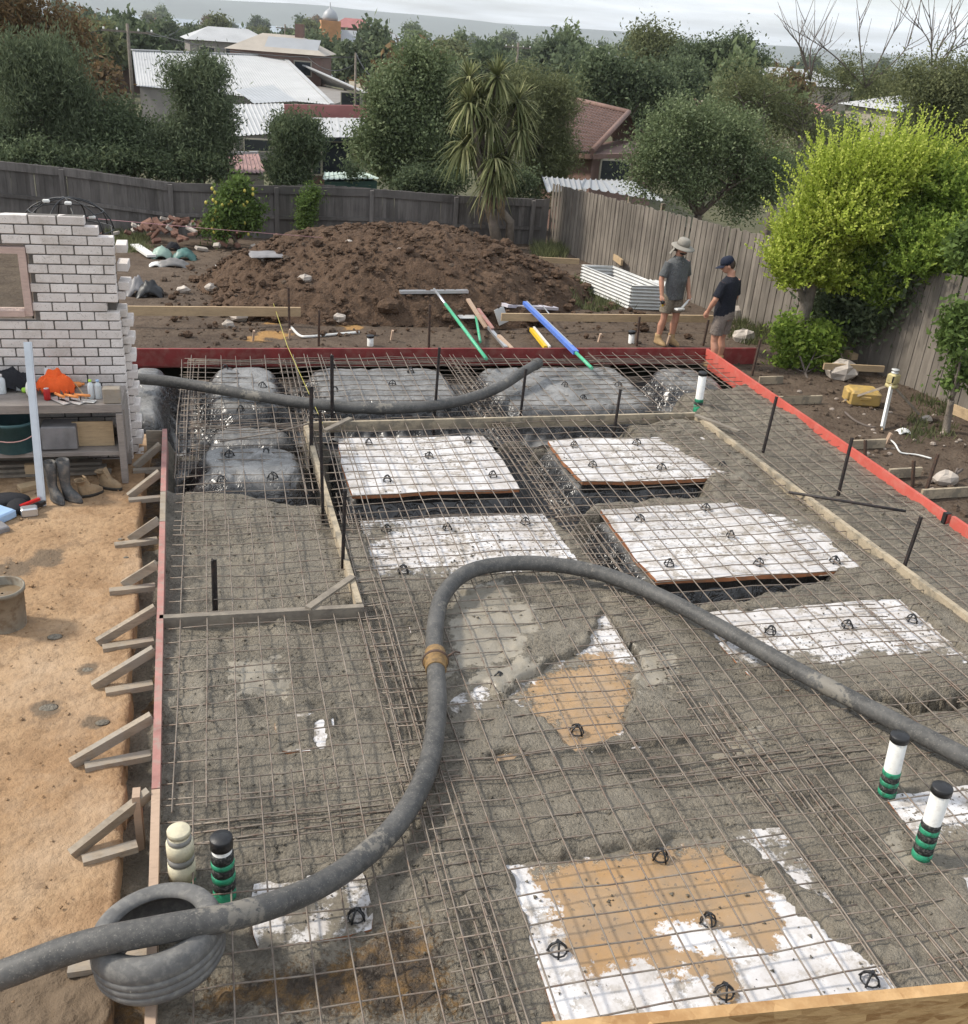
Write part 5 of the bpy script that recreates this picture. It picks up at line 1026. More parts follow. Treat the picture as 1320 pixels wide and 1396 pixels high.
p=PG(1180,556); rt=thing('instrument_case',p,'tan plastic instrument case lying on the dirt left of the tripod','case'); MB().box(p+[0,.15,.13],(0.46,0.36,0.24),rz=-.25,bev=.04).build('case_body',M['casey'],rt); MB().box(p+[-.05,-.02,.15],(0.16,0.05,0.06),rz=-.25,bev=.012).build('handle',M['casey'],rt); MB().box(p+[-.25,.14,.17],(0.07,.16,.14),rz=-.25,bev=.02).build('latch_side',M['casey'],rt)
single(MB().tube(spline([PG(1212,598,.03),PG(1220,605,.10),PG(1226,615,.05),PG(1232,618,.03),PG(1250,620,.03),PG(1270,625,.03)],6),0.012,6),'white_cable',M['pvc'],'white cable curling on the dirt in front of the tripod','cable')
single(MB().tube(spline([PG(1152,562,.03),PG(1165,573,.04),PG(1180,580,.03),PG(1194,583,.03)],5),0.016,6),'dead_branch',M['twig'],'pale dead branch lying left of the tripod foot','branch')
single(MB().tube(spline([PG(1268,657,.03),PG(1295,651,.06),PG(1312,640,.1)],4),0.02,6).tube([PG(1300,650,.05),PG(1306,638,.16)],0.014,6),'dead_branch',M['twig'],'forked dead branch near the right picture edge','branch')
crumple(1231,590,0.10,0.07,0.08,'pvc','scrap of white paper on the dirt right of the tripod','paper',33,'paper_scrap')
for (u,v,s,l_) in ((1000,435,0.30,'long pale stone at the fence foot between the two men'),(1012,465,0.22,'pale stone beside the boots of the capped man'),(1145,515,0.30,'large pale stone at the foot of the yellow tree'),(1262,575,0.10,'small pale stone at the foot of the right fence'),(1288,660,0.18,'pale stone heap at the far right')): rock(u,v,s,l_,None,'chip')
for k in range(70):
    u=rg.uniform(1060,1318);v=rg.uniform(530,700)
    p=PG(u,v)
    if p[0]<7.75 or p[0]>10.2: continue
    rock(0,0,rg.uniform(.02,.05),'small pale stone strewn over the dirt right of the slab','small stones right of the slab','rock','stone',.2,p)
# ================================================================ FENCES
M['paling']=None
def paling_mat(name,c,dark):
    t=NT(name); st=t.noise(10,6,0.7,t.coord('World',(1,1,0.12))); g=t.noise(55,3,0.6,t.coord('World',(1,1,0.06))); b=t.noise(1.1,4)
    col=t.mix(t.ramp(st,0.36,0.64),mul(c,dark),mul(c,1.1)); col=t.mix(t.ramp(g,0.5,0.66,0,.6),col,mul(c,.45)); col=t.mix(t.ramp(t.rnd(),0,1,0,.85),col,mul(c,.42)); col=t.mix(t.ramp(b,.4,.65,0,.35),col,mul(c,1.35)); return t.fin(col,.9,g,.5,.005,0,.2)
M['palgrey']=paling_mat('grey_paling',(0.185,0.168,0.155),0.6); M['palbrown']=paling_mat('brown_paling',(0.235,0.205,0.172),0.45)
pm_=[]
for q in range(3):
    m=MB().box((0,0,0.5),(0.094-0.005*q,0.014,1.0)); pm_.append(m)
def paling(mat,parent,x,y,z0,h,rz,q,lean):
    me=PALM[(mat,q)]; o=link('paling',me,None,parent); o.location=(x-parent.location[0],y-parent.location[1],z0-parent.location[2]); o.rotation_euler=(0,lean,rz); o.scale=(1.22 if mat=='palgrey' else 1.12,1,h); return o
PALM={}
for mt in ('palgrey','palbrown'):
    for q in range(3): me=pm_[q].mesh('paling'); me.materials.append(M[mt]); PALM[(mt,q)]=me
fb=thing('paling_fence',(1.5,26.8,-0.95),'grey back paling fence with rails and posts facing the yard','fence')
tx=[-6.2,-4.878,-3.594,-2.192,-1.089,0.138,2.691,3.918,6.57,8.75]; tz=[0.78,0.69,0.62,0.49,0.36,0.31,0.44,0.40,0.30,0.295]
x=-6.2;k=0
while x<8.78:
    top=np.interp(x,tx,tz)+rg.uniform(-.012,.012); paling('palgrey',fb,x,26.845-0.014*(k%2),-1.12,top+1.12,0,k%3,rg.uniform(-.008,.008)); x+=0.104; k+=1
posts=[PY(u,v,26.76)[0] for u,v in ((84,240),(232,253),(377,263),(507,270),(622,278),(727,285))]; px_=[-6.2]+posts+[8.7]
for a,b in zip(px_[:-1],px_[1:]):
    for dz,hh in ((0.10,0.19),(0.78,0.085)):
        MB().beam((a+.045,26.80,np.interp(a,tx,tz)-dz),(b-.045,26.80,np.interp(b,tx,tz)-dz),0.045,hh).build('rail',M['palgrey'],fb)
for x in posts: MB().box((x,26.77,(np.interp(x,tx,tz)-1.1)/2-.02),(0.11,0.10,np.interp(x,tx,tz)+1.06),bev=.006).build('post',M['palgrey'],fb)
fr_=thing('paling_fence',(9.9,16,-0.4),'sunlit brown paling fence running down the right side of the yard','fence')
fy=[26.75,17.79,12.77,8.5,5.0];fx=[8.86,9.62,10.5,11.3,11.95];ft=[0.72,1.25,1.58,1.66,1.7]
fxy=lambda y:np.interp(-y,[-q for q in fy],fx); ftz=lambda y:np.interp(-y,[-q for q in fy],ft)
y=26.72;k=0
while y>5.2:
    dx=(fxy(y-0.3)-fxy(y+0.3))/0.6 if y<26.3 else -0.085
    rz_=math.atan2(-1,dx if abs(dx)>1e-6 else 1e-6); g0=float(gz(0,y))-0.1
    off=0.012*(k%2); paling('palbrown',fr_,fxy(y)-off,y,g0,ftz(y)-g0+rg.uniform(-.02,.02),rz_,k%3,rg.uniform(-.015,.015)); y-=0.103; k+=1
for dz in (0.25,0.95):
    for a,b in zip(fy[:-1],fy[1:]): MB().beam((fxy(a)+.045,a,ftz(a)-dz),(fxy(b)+.045,b,ftz(b)-dz),0.045,0.085).build('rail',M['palbrown'],fr_)
# ================================================================ PEOPLE
M['skin']=simple('tanned_skin',(0.46,0.235,0.155),0.55,20,0.12,rv=0,bs=.1); cl_=lambda n,c:simple(n,c,0.9,7,0.22,rv=0,bs=0.9,bd=0.05); M['polo']=cl_('grey_polo',(0.145,0.150,0.150)); M['navy']=cl_('navy_tshirt',(0.014,0.016,0.026)); M['khaki']=cl_('khaki_shorts',(0.27,0.225,0.165)); M['greykhaki']=cl_('grey_shorts',(0.25,0.205,0.175))
M['hat']=simple('grey_hat',(0.27,0.25,0.215),0.9,14,0.12,rv=0); M['cap']=simple('navy_cap',(0.010,0.014,0.030),0.9,14,0.2,rv=0); M['sock']=simple('dark_sock',(0.05,0.045,0.04),0.95,14,.2,rv=0); M['hair']=simple('dark_hair',(0.05,0.032,0.022),0.7,40,.3,rv=0); M['wboot']=simple('tan_boot',(0.36,0.24,0.12),0.85,14,0.25,rv=0); M['lens']=simple('sunglass_lens',(0.008,0.008,0.009),0.15,10,0,rv=0)
def solid(mb,vox,smooth=4):
    me=mb.mesh('tmp'); o=bpy.data.objects.new('tmp',me); COL.objects.link(o); r_=o.modifiers.new('r','REMESH'); r_.mode='VOXEL'; r_.voxel_size=vox; r_.use_smooth_shade=True
    s_=o.modifiers.new('s','SMOOTH'); s_.factor=0.5; s_.iterations=smooth
    dg=bpy.context.evaluated_depsgraph_get(); dg.update(); nm=bpy.data.meshes.new_from_object(o.evaluated_get(dg)); bpy.data.objects.remove(o); return nm
def er(x,y,z,rx,ry,n=18): return [(x+rx*math.cos(2*math.pi*k/n),y+ry*math.sin(2*math.pi*k/n),z) for k in range(n)]
def person(loc,rz,label,arms,legs,top,shorts,hat,headturn=0.0,nod=0.35,belly=0.0,tall=1.0):
    rt=thing('person',loc,label,'person',None,rz); rt.scale=(tall*1.07,tall*1.07,tall)
    def part(nm,me,mat,par=rt): me.name=nm; o=link(nm,me,M[mat],par); return o
    Hm=Matrix.Translation((0,-.01,1.50))@Matrix.Rotation(headturn,4,'Z')@Matrix.Rotation(nod,4,'X')@Matrix.Translation((0,.01,-1.50))
    def hx(mb,i0): mb.v[i0:]=[tuple(Hm@Vector(p)) for p in mb.v[i0:]]
    b=MB(); tr=[(0.80,.15,.10,0),(0.90,.165,.118,0),(1.0,.158,.118,-.005-belly*.3),(1.10,.155,.118,-.01-belly),(1.22,.168,.122,-.005-belly*.4),(1.33,.182,.118,0),(1.41,.175,.098,.005),(1.455,.105,.07,.005),(1.49,.062,.058,0)]
    b.loft([er(0,yc,z,rx,ry) for z,rx,ry,yc in tr]); b.tube([(0,.005,1.46),(0,-.01,1.57)],[.058,.054],14)
    i0=len(b.v); b.ell((0,-.015,1.655),(.074,.095,.112),16,11).ell((0,-.045,1.592),(.055,.058,.05),12,8).ell((0,-.112,1.640),(.014,.022,.024),8,6).ell((.076,.0,1.64),(.012,.022,.032),8,6).ell((-.076,.0,1.64),(.012,.022,.032),8,6).ell((0,-.098,1.598),(.026,.012,.010),8,5); hx(b,i0)
    for sgn,(el,wr_) in zip((-1,1),arms):
        sh=np.array([sgn*.172,.005,1.405]); el=np.array(el,float);wr_=np.array(wr_,float)
        b.tube([sh,sh+(el-sh)*.5,el,el+(wr_-el)*.35,wr_],[.056,.049,.040,.041,.027],12)
        d=(wr_-el)/np.linalg.norm(wr_-el); _,sd,up=_frame(d,(sgn,0,0.1)); side=sd; hp=wr_+d*.045      # flat palm, four fingers, a thumb
        b.tube([wr_-d*.01,wr_+d*.03,wr_+d*.085],[.027,.036,.034],10)
        for k,(o_,l_) in enumerate(((-.028,.072),(-.010,.082),(.010,.078),(.027,.062))):
            f0=wr_+d*.075+side*o_; f1=f0+d*l_*.5-up*.008; b.tube([f0,f1,f1+d*l_*.38-up*.022,f1+d*l_*.45-up*.045],[.0105,.010,.0095,.008],6)
        t0=wr_+d*.022-side*.026; b.tube([t0,t0+d*.035-side*.022,t0+d*.072-side*.018-up*.012],[.013,.012,.009],6)
    for sgn,(kn,an) in zip((-1,1),legs):
        hp=np.array([sgn*.085,0,.88]);kn=np.array(kn,float);an=np.array(an,float)
        b.tube([hp,hp+(kn-hp)*.5,kn+[0,0,.04],kn-[0,0,.03],kn+(an-kn)*.33+[0,.012,0],kn+(an-kn)*.7,an],[.092,.078,.056,.053,.060,.044,.036],14); b.ell((an[0],an[1]-.06,.05),(.04,.11,.04),10,6)
    part('body',solid(b,.0085,3),'skin')
    c=MB(); c.loft([er(0,yc,z,rx,ry) for z,rx,ry,yc in [(.80 if top=='polo' else .84,.182,.140,-.005)]+[(.92,.184,.140,-.005),(1.02,.178,.138,-.01-belly*.5),(1.12,.176,.138,-.012-belly),(1.24,.186,.140,-.006-belly*.4),(1.34,.196,.132,0),(1.415,.184,.110,.005),(1.46,.118,.082,.006),(1.485,.078,.072,.004)]])
    for sgn,(el,wr_) in zip((-1,1),arms):
        sh=np.array([sgn*.168,.005,1.402]);el=np.array(el,float); c.tube([sh,sh+(el-sh)*.5,sh+(el-sh)*.86],[.068,.068,.070],14)
    part('shirt',solid(c,.011,4),top)
    if top=='polo':
        q=MB(); q.loft([er(0,.0,1.470,.082,.078),er(0,-.004,1.505,.070,.066),er(0,-.004,1.503,.064,.060),er(0,0,1.470,.074,.070)],cap=False); q.box((0,-.128,1.36),(.022,.008,.15)); part('collar',q.mesh('collar'),'polo')
    c=MB(); c.loft([er(0,0,1.0,.170,.128),er(0,.003,.90,.178,.135),er(0,.003,.82,.176,.130)])
    for sgn,(kn,an) in zip((-1,1),legs):
        hp=np.array([sgn*.085,0,.88]);kn=np.array(kn,float); c.tube([hp,hp+(kn-hp)*.45,hp+(kn-hp)*.78],[.100,.100,.098],16)
    part('shorts',solid(c,.011,4),shorts)
    for sgn,(kn,an) in zip((-1,1),legs):
        an=np.array(an,float); part('sock',MB().tube([an+[0,0,.02],an+[0,0,.10]],[.043,.048],12).mesh('sock'),'sock')
        bt=part('boot',MB().loft([er(an[0],an[1]-.065,.03,.048,.142),er(an[0],an[1]-.065,.06,.050,.142),er(an[0],an[1]-.055,.085,.048,.12),er(an[0],an[1]-.01,.12,.047,.07),er(an[0],an[1],.16,.048,.055),er(an[0],an[1],.20,.050,.056)]).mesh('boot'),'wboot')
        part('sole',MB().loft([er(an[0],an[1]-.065,.0,.05,.146),er(an[0],an[1]-.065,.031,.052,.147)]).mesh('sole'),'sole',bt)
    hm=MB().ell((0,.012,1.672),(.081,.094,.100),16,10); hm.v=[(x,max(y,-.03) if z<1.70 else y,z) for x,y,z in hm.v]; hx(hm,0); part('hair',hm.mesh('hair'),'hair')
    h=MB()
    if hat=='hat':
        h.loft([er(0,-.01,1.682,.088,.106),er(0,-.01,1.735,.090,.106),er(0,-.01,1.782,.080,.094),er(0,-.01,1.802,.060,.072),er(0,-.01,1.808,.02,.03)]); hx(h,0); ht=part('hat_crown',h.mesh('hat_crown'),'hat')
        g=MB().loft([er(0,-.012,1.690,.087,.104,24),er(0,-.015,1.680,.135,.155,24),er(0,-.018,1.660,.172,.195,24),er(0,-.018,1.654,.172,.195,24),er(0,-.015,1.672,.135,.155,24),er(0,-.012,1.680,.087,.104,24)],cap=False); hx(g,0); part('hat_brim',g.mesh('hat_brim'),'hat',ht)
        g=MB(); n=9; A_=[(.10*math.sin(a_),.105*math.cos(a_)-.01,1.675) for a_ in np.linspace(-1.3,1.3,n)];B_=[(.15*math.sin(a_),.15*math.cos(a_)+.01,1.50+.015*math.sin(5*a_)) for a_ in np.linspace(-1.2,1.2,n)]
        g.add(A_+B_,[(i,i+1,n+i+1,n+i) for i in range(n-1)],0,True); g.add([(x*.96,y*.96,z) for x,y,z in A_+B_],[(n+i,n+i+1,i+1,i) for i in range(n-1)],0,True); hx(g,0); part('neck_flap',g.mesh('neck_flap'),'hat',ht)
        g=MB().box((.036,-.100,1.668),(.052,.014,.034),bev=.005).box((-.036,-.100,1.668),(.052,.014,.034),bev=.005).box((0,-.106,1.675),(.03,.006,.008)); 
        for s_ in (-1,1): g.beam((s_*.062,-.098,1.675),(s_*.080,.0,1.672),.005,.008)
        hx(g,0); part('sunglasses',g.mesh('sunglasses'),'lens')
        g=MB().ell((0,-.052,1.578),(.054,.056,.040),12,7); hx(g,0); part('beard',g.mesh('beard'),'hair')
    else:
        h.loft([er(0,-.008,1.675,.086,.104),er(0,-.005,1.72,.088,.104),er(0,0,1.765,.076,.088),er(0,0,1.790,.048,.056),er(0,0,1.796,.012,.014)]); hx(h,0); ht=part('cap_crown',h.mesh('cap_crown'),'cap')
        g=MB(); n=11; A_=[(.084*math.sin(a_),-.008-.103*math.cos(a_),1.688) for a_ in np.linspace(-1.2,1.2,n)];B_=[(.088*math.sin(a_),-.020-.178*math.cos(a_)*(1-.12*abs(a_)),1.672-.012*abs(a_)) for a_ in np.linspace(-1.15,1.15,n)]
        g.add(A_+B_,[(i,i+1,n+i+1,n+i) for i in range(n-1)],0,True); g.add([(x,y,z-.006) for x,y,z in A_+B_],[(n+i,n+i+1,i+1,i) for i in range(n-1)],0,True); hx(g,0); part('cap_peak',g.mesh('cap_peak'),'cap',ht)
    return rt
p=PG(907,470); man1=person(p,math.radians(16),'man in grey polo, khaki shorts and wide brimmed hat holding tools','' or [((-.265,.02,1.13),(-.275,-.06,.875)),((.262,.03,1.13),(.215,-.12,.885))],[((-.125,-.015,.48),(-.15,.03,.09)),((.085,-.05,.48),(.075,-.03,.09))],'polo','khaki','hat',.12,.22,.025,1.0)
z2=-0.30; h2=P(1003,352,z2+1.76); man2=person((h2[0]-0.02,h2[1],z2),math.radians(212),'man in navy cap, navy shirt and grey shorts seen from behind','' or [((-.262,-.01,1.13),(-.27,-.10,.89)),((.275,-.03,1.14),(.24,-.14,.93))],[((-.10,-.03,.48),(-.10,.0,.09)),((.10,-.03,.48),(.11,.03,.09))],'navy','greykhaki','cap',.62,.42,.0,1.0)
dg=bpy.context.evaluated_depsgraph_get(); dg.update()
W1=man1.matrix_world
q=W1@Vector((-.278,-.10,.80)); rt=thing('tape_measure',q,'black tape tool in the right hand of the hat wearing man','tool'); MB().lathe(np.array(q)+[0,0,-.02],[(0.035,-.02),(0.04,-.01),(0.04,.02),(0.03,.03)],12,axis=(1,0,0)).build('case',M['blackplastic'],rt); MB().tube([np.array(q)+[0,0,.03],np.array(q)+[.01,-.01,-.09]],0.016,8).build('grip',M['yellowlevel'],rt)
q=np.array(W1@Vector((.205,-.165,.80))); rt=thing('hand_float',q,'white float tool in the left hand of the hat wearing man','tool'); MB().beam(q+[.02,0,.03],q+[-.17,-.12,-.10],0.035,0.022).build('handle',M['pvc'],rt); MB().box(q+[-.22,-.13,-.12],(0.16,0.09,0.03),rz=.3,bev=.006).build('blade',M['pvc'],rt)
# ================================================================ TREES
def leafmesh(name,C_,Rr,n,ls,lw,clump=40,cs=0.25,up=0.2,out=0.4,seed=0,shell=0.45,rough=0.28,org=(0,0,0),flat=0.0):
    g=np.random.default_rng(seed); C_=np.asarray(C_,float);Rr=np.asarray(Rr,float); vol=Rr.prod(1)**0.8; pr=vol/vol.sum()
    nc=max(1,n//clump); li=g.choice(len(C_),nc,p=pr); d=g.normal(size=(nc,3)); d/=np.linalg.norm(d,axis=1,keepdims=True)
    r=1-shell*g.random(nc)**1.3*1.6; r=np.clip(r,0.12,1)
    bump=1+rough*(fbm(d[:,0]*2+li*3.1,d[:,1]*2+d[:,2]*1.7,1.3,3,seed%40)*1.6)
    cc=C_[li]+d*Rr[li]*(r*bump)[:,None]
    ci=np.repeat(np.arange(nc),clump); m=len(ci)
    p=cc[ci]+g.normal(size=(m,3))*cs*(0.6+0.8*g.random((m,1)))
    a=g.normal(size=(m,3)); a/=np.linalg.norm(a,axis=1,keepdims=True); a=a+d[ci]*out+np.array([0,0,up]); a/=np.linalg.norm(a,axis=1,keepdims=True)
    b=np.cross(a,g.normal(size=(m,3))); b/=np.linalg.norm(b,axis=1,keepdims=True)
    l=ls*(0.55+0.9*g.random((m,1)));w_=lw*(0.6+0.8*g.random((m,1)))
    V=np.stack([p-a*l/2,p+b*w_/2,p+a*l/2,p-b*w_/2],1).reshape(-1,3)-np.asarray(org)
    lr=np.clip(0.45*g.random(nc)[ci]+0.25*g.random(m)+0.15+0.35*fbm(p[:,0]+p[:,2],p[:,1]-p[:,2],0.9/max(Rr.mean(),.3),2,3),0,1)
    return npmesh(name,V,np.arange(m*4).reshape(-1,4),False,{'lr':np.repeat(lr,4)})
def sublobes(C_,Rr,k,seed,rl=.34,rh=.58,dist=.66):
    g=np.random.default_rng(seed); Co=[];Ro=[]
    for c,r in zip(C_,Rr):
        Co.append(c);Ro.append(r*.55)
        for _ in range(k):
            d=g.normal(size=3); d[2]=d[2]*.9+.15; d/=np.linalg.norm(d); Co.append(c+d*r*dist*g.uniform(.75,1.25)); Ro.append(np.full(3,r.mean())*g.uniform(rl,rh)*(r/r.mean())**.5)
    return np.array(Co),np.array(Ro)
def limbs(mb,base,C_,Rr,r0,seed,nsub=3,n=8):
    g=random.Random(seed); base=np.asarray(base,float); C_=np.asarray(C_,float); top=C_.mean(0); 
    fork=base+(top-base)*0.45; mb.tube(spline([base,base+(fork-base)*.5+np.array([g.uniform(-.1,.1),g.uniform(-.1,.1),0]),fork],4),list(np.linspace(r0*1.15,r0*.8,9)),n)
    for c,r in zip(C_,Rr):
        e=c+np.array([0,0,.3])*r; mid=fork+(e-fork)*.5+np.array([g.uniform(-.2,.2),g.uniform(-.2,.2),g.uniform(0,.2)])*np.linalg.norm(e-fork)*.4
        pts=spline([fork,mid,e],5); mb.tube(pts,list(np.linspace(r0*.55,r0*.10,len(pts))),6)
        for _ in range(nsub):
            q=pts[g.randint(3,len(pts)-2)]; d=np.array([g.uniform(-1,1),g.uniform(-1,1),g.uniform(-.2,1)])*r*.8; mb.tube([q,q+d*.5+[0,0,.05],q+d],[r0*.2,r0*.12,r0*.04],5)
def tree(name,label,cat,y,lob,leafm,n,ls,lw,base=None,r0=0.12,bark='bark',group=None,deep=1.0,gz_=None,nsub=3,**kw):
    Cs=[];Rs=[]
    for L_ in lob:
        u,v,ru,rv=L_[:4]; yy=y+(L_[4] if len(L_)>4 else 0); c=PY(u,v,yy); k=depth(c)/F; Cs.append(c); Rs.append((ru*k,min(ru,rv)*k*deep,rv*k))
    Cs=np.array(Cs);Rs=np.array(Rs)*.88
    if base is None:
        b=Cs.mean(0).copy(); b[2]=float(gz(0,y)) if y<27 else float(zt(b[0],b[1]))
    else: b=np.array(base,float)
    b[2]-=0.08; rt=thing(name,b,label,cat,group); t_=MB(); limbs(t_,b,Cs,Rs,r0,int(abs(b[0]*97))+n,nsub); t_.build('trunk',M[bark],rt)
    Cq,Rq=sublobes(Cs,Rs,kw.pop('sub',8),n%613)
    link('crown',leafmesh('crown',Cq,Rq,n,ls,lw,org=b,seed=n%997+int(abs(b[0])*10),**kw),M[leafm],rt); return rt
G1='shrubs and trees beyond the back fence'
tree('tree','tall brown tinged tree rising out of the top left corner','tree',36,[(55,45,60,50),(10,25,45,60),(95,75,35,35),(20,90,50,40)],'lf_brown',9000,.20,.055,r0=.2,cs=.35,group=G1)
tree('shrub','massed dark feathery shrub behind the fence at the left edge','shrub',30,[(25,140,55,80),(95,130,42,85),(5,195,50,40),(95,195,55,42),(55,100,45,50)],'lf_wispy',52000,.15,.028,up=.9,cs=.20,group=G1,rough=.35)
tree('shrub','low dark shrub in the middle of the left hedge','shrub',29.6,[(180,185,48,58),(215,205,45,35),(160,205,40,32)],'lf_dark',26000,.10,.045,up=.3,cs=.18,group=G1)
tree('shrub','tall feathery dark shrub before the white corrugated roof','shrub',29.3,[(270,160,46,72),(255,200,55,40),(295,180,28,50),(245,110,25,28),(285,100,25,30)],'lf_wispy',44000,.13,.032,up=.7,cs=.18,group=G1,rough=.4)
tree('shrub','dark upright shrub in front of the pink shed roof','shrub',28.2,[(398,205,42,52),(385,180,20,28),(420,185,18,30),(400,250,32,25)],'lf_dark',24000,.12,.032,up=.8,cs=.14,group=G1,rough=.4)
tree('lemon_tree','small lemon tree with yellow fruit in front of the back fence','tree',25.0,[(312,285,38,36),(330,262,18,25),(300,312,28,20),(335,305,18,20)],'lf_bright',9000,.10,.05,base=PG(315,340),r0=.05,cs=.10,group=None)
lem=MB()
for k in range(34):
    c=PY(rg.uniform(280,345),rg.uniform(255,325),24.75); lem.ell(c,(.035,.035,.045),7,5)
lt=[o for o in COL.objects if o.name.startswith('lemon_tree')][0]; M['lemon']=simple('lemon_skin',(0.60,0.50,0.10),0.5,10,.2,rv=0); o=lem.build('lemons',M['lemon'],lt); o['kind']='stuff'
tree('shrub','thin pale green shrub against the back fence posts','shrub',26.2,[(420,285,16,28),(428,265,10,15),(414,300,14,15)],'lf_bright',4000,.09,.035,r0=.03,cs=.08)
tree('shrub','dark leafy undergrowth along the top of the back fence on the left','shrub',28.6,[(15,222,40,26),(65,220,40,26),(115,222,38,24),(160,222,36,24),(210,226,36,22),(255,228,34,22),(298,226,26,20),(395,240,30,16),(480,238,20,12)],'lf_dark',22000,.10,.045,r0=.04,cs=.14,group=G1,sub=5)
tree('tree','large round dark evergreen left of the strappy palm','tree',33,[(565,150,66,80),(525,205,48,52),(610,150,50,75),(570,85,45,30),(600,225,55,40),(540,235,50,25),(520,130,35,40)],'lf_grey',60000,.12,.055,up=.1,cs=.20,r0=.2,group=G1,rough=.25)
tree('tree','olive green drooping tree right of the strappy palm','tree',33,[(735,165,50,70),(755,200,36,50),(715,120,38,40),(740,240,46,25),(750,140,32,32)],'lf_olive',36000,.17,.030,up=-.2,cs=.22,r0=.16,group=G1,rough=.35)
tree('shrub','dark shrub behind the fence below the strappy palm','shrub',29,[(600,250,60,22),(690,255,50,22),(720,285,25,14),(560,250,40,16)],'lf_dark',14000,.10,.05,cs=.15,r0=.05,group=G1)
tree('tree','pale green leafy tree overhanging the right fence','tree',25,[(905,235,55,55),(960,215,60,65),(1010,250,60,55),(935,170,50,40),(1000,180,50,45),(890,200,38,38),(1050,240,40,50)],'lf_grey',42000,.085,.042,up=0,cs=.20,r0=.13,nsub=9,group='trees beyond the right fence',rough=.35)
tree('tree','twiggy thin tree between the pale tree and the golden tree','tree',30,[(1090,150,85,55),(1160,120,70,45),(1040,130,60,40),(1035,215,50,48,-3),(1085,235,40,48,-3),(1120,190,70,45),(1000,120,50,30)],'lf_olive',26000,.085,.035,up=.1,cs=.20,r0=.13,bark='twig',group='trees beyond the right fence',nsub=14,rough=.2)
tree('tree','hazy grey green tree behind the golden tree at the right edge','tree',24,[(1270,150,60,60),(1300,110,45,40),(1240,120,40,40),(1305,190,50,50)],'lf_olive',24000,.09,.032,up=.2,cs=.2,r0=.12,bark='greybark',group='trees beyond the right fence',rough=.4,nsub=8)
tree('tree','dark round pine on the skyline right of centre','tree',75,[(985,75,50,28),(1015,78,38,26),(940,85,45,26),(960,100,60,30),(1000,108,50,26)],'lf_dark',22000,.26,.12,up=.3,cs=.4,r0=.35,rough=.15)
tree('tree','tall grey gum with ragged crown on the skyline near the centre right','tree',80,[(885,50,24,22),(875,85,40,40),(905,85,35,35),(870,115,40,26)],'lf_olive',14000,.30,.11,cs=.45,r0=.3,rough=.15)
tree('tree','dark bushy tree behind the brown tiled roof','tree',52,[(850,118,45,32),(810,110,35,30),(885,125,35,25)],'lf_dark',14000,.22,.11,cs=.4,r0=.2)
tree('tree','green tree between the skyline pine and the brown roof','tree',60,[(905,140,35,22),(930,118,40,30),(870,150,30,16)],'lf_dark',9000,.24,.11,cs=.4,r0=.2)
# bare branches poking above the skyline on the right
def bare(px0,tips,y,label):
    b=PY(*px0,y); m=MB(); g=random.Random(int(px0[0]))
    for (u,v) in tips:
        e=PY(u,v,y+g.uniform(-.6,.6)); md=b+(e-b)*.55+np.array([g.uniform(-.4,.4),g.uniform(-.3,.3),.1]); pts=spline([b,md,e],6); m.tube(pts,list(np.linspace(.030,.007,len(pts))),6)
        for _ in range(6):
            q=pts[g.randint(4,len(pts)-2)]; dd=(e-b)/np.linalg.norm(e-b)+np.array([g.uniform(-.8,.8),g.uniform(-.5,.5),g.uniform(-.2,.5)]); m.tube([q,q+dd*.35,q+dd*.8+[0,0,.1]],[.012,.009,.005],5)
    single(m,'bare_branches',M['twig'],label,'branches')
bare((1180,120),[(1238,8),(1245,35),(1172,22),(1090,45)],30,'bare twigs standing above the twiggy thin tree')
bare((1105,110),[(1100,25),(1068,35),(1118,40),(1135,55)],30,'bare twigs left of the long curved branch on the skyline')
bare((1270,110),[(1268,20),(1296,15),(1312,30),(1248,30),(1316,60)],26,'pale leafless branches at the top right corner')
# strappy palm
ct=thing('cabbage_tree',PG(657,322),'tall strappy leaved cabbage tree at the back fence behind the mound','tree')
b=PG(657,322); b[1]=26.0; b[2]=-1.0; ct.location=b
heads=[(640,108,34),(678,105,36),(640,140,36),(668,165,40),(705,140,40),(635,195,42),(675,215,34),(710,178,34),(674,238,40),(690,222,32),(655,135,34)]
tm=MB(); fork=PY(660,255,26.0); tm.tube([b,(b+fork)/2+[.03,0,0],fork],[.16,.13,.11],10); b2=b+[.28,.05,0]; tm.tube([b2,b2+[-.02,0,.8],fork+[.05,0,-.1]],[.13,.11,.08],10)
g=np.random.default_rng(5)
for i,(u,v,rpx) in enumerate(heads):
    h=PY(u,v,26.0+g.uniform(-.45,.35)); k=depth(h)/F; Rr=rpx*k*1.0; tm.tube(spline([fork,(fork+h)/2+np.array([0,0,.1]),h],4),list(np.linspace(.08,.045,9)),7)
    V=[];Fq=[];lr=[]
    for q in range(150):
        az=g.uniform(0,6.283); el=g.uniform(-0.9,1.35); d=np.array([math.cos(az)*math.cos(el),math.sin(az)*math.cos(el),math.sin(el)]); Ll=Rr*g.uniform(.8,1.25); s=np.cross(d,[0,0,1]);s/=np.linalg.norm(s)+1e-6; w0=.026
        pts=[h+d*Ll*t_-np.array([0,0,1])*Ll*(0.50*t_**2.2)*(1.0 if el<.6 else .5) for t_ in (0.05,.35,.68,1.0)]; ws=[w0,w0*1.15,w0*.8,.003]
        k0=len(V)
        for p_,w_ in zip(pts,ws): V+=[p_-s*w_,p_+s*w_]
        Fq+=[(k0+2*j,k0+2*j+1,k0+2*j+3,k0+2*j+2) for j in range(3)]; lr+=[g.random()]*8
    o=link('leaf_rosette',npmesh('leaf_rosette',np.array(V)-b,np.array(Fq),False,{'lr':lr}),M['lf_cord'],ct)
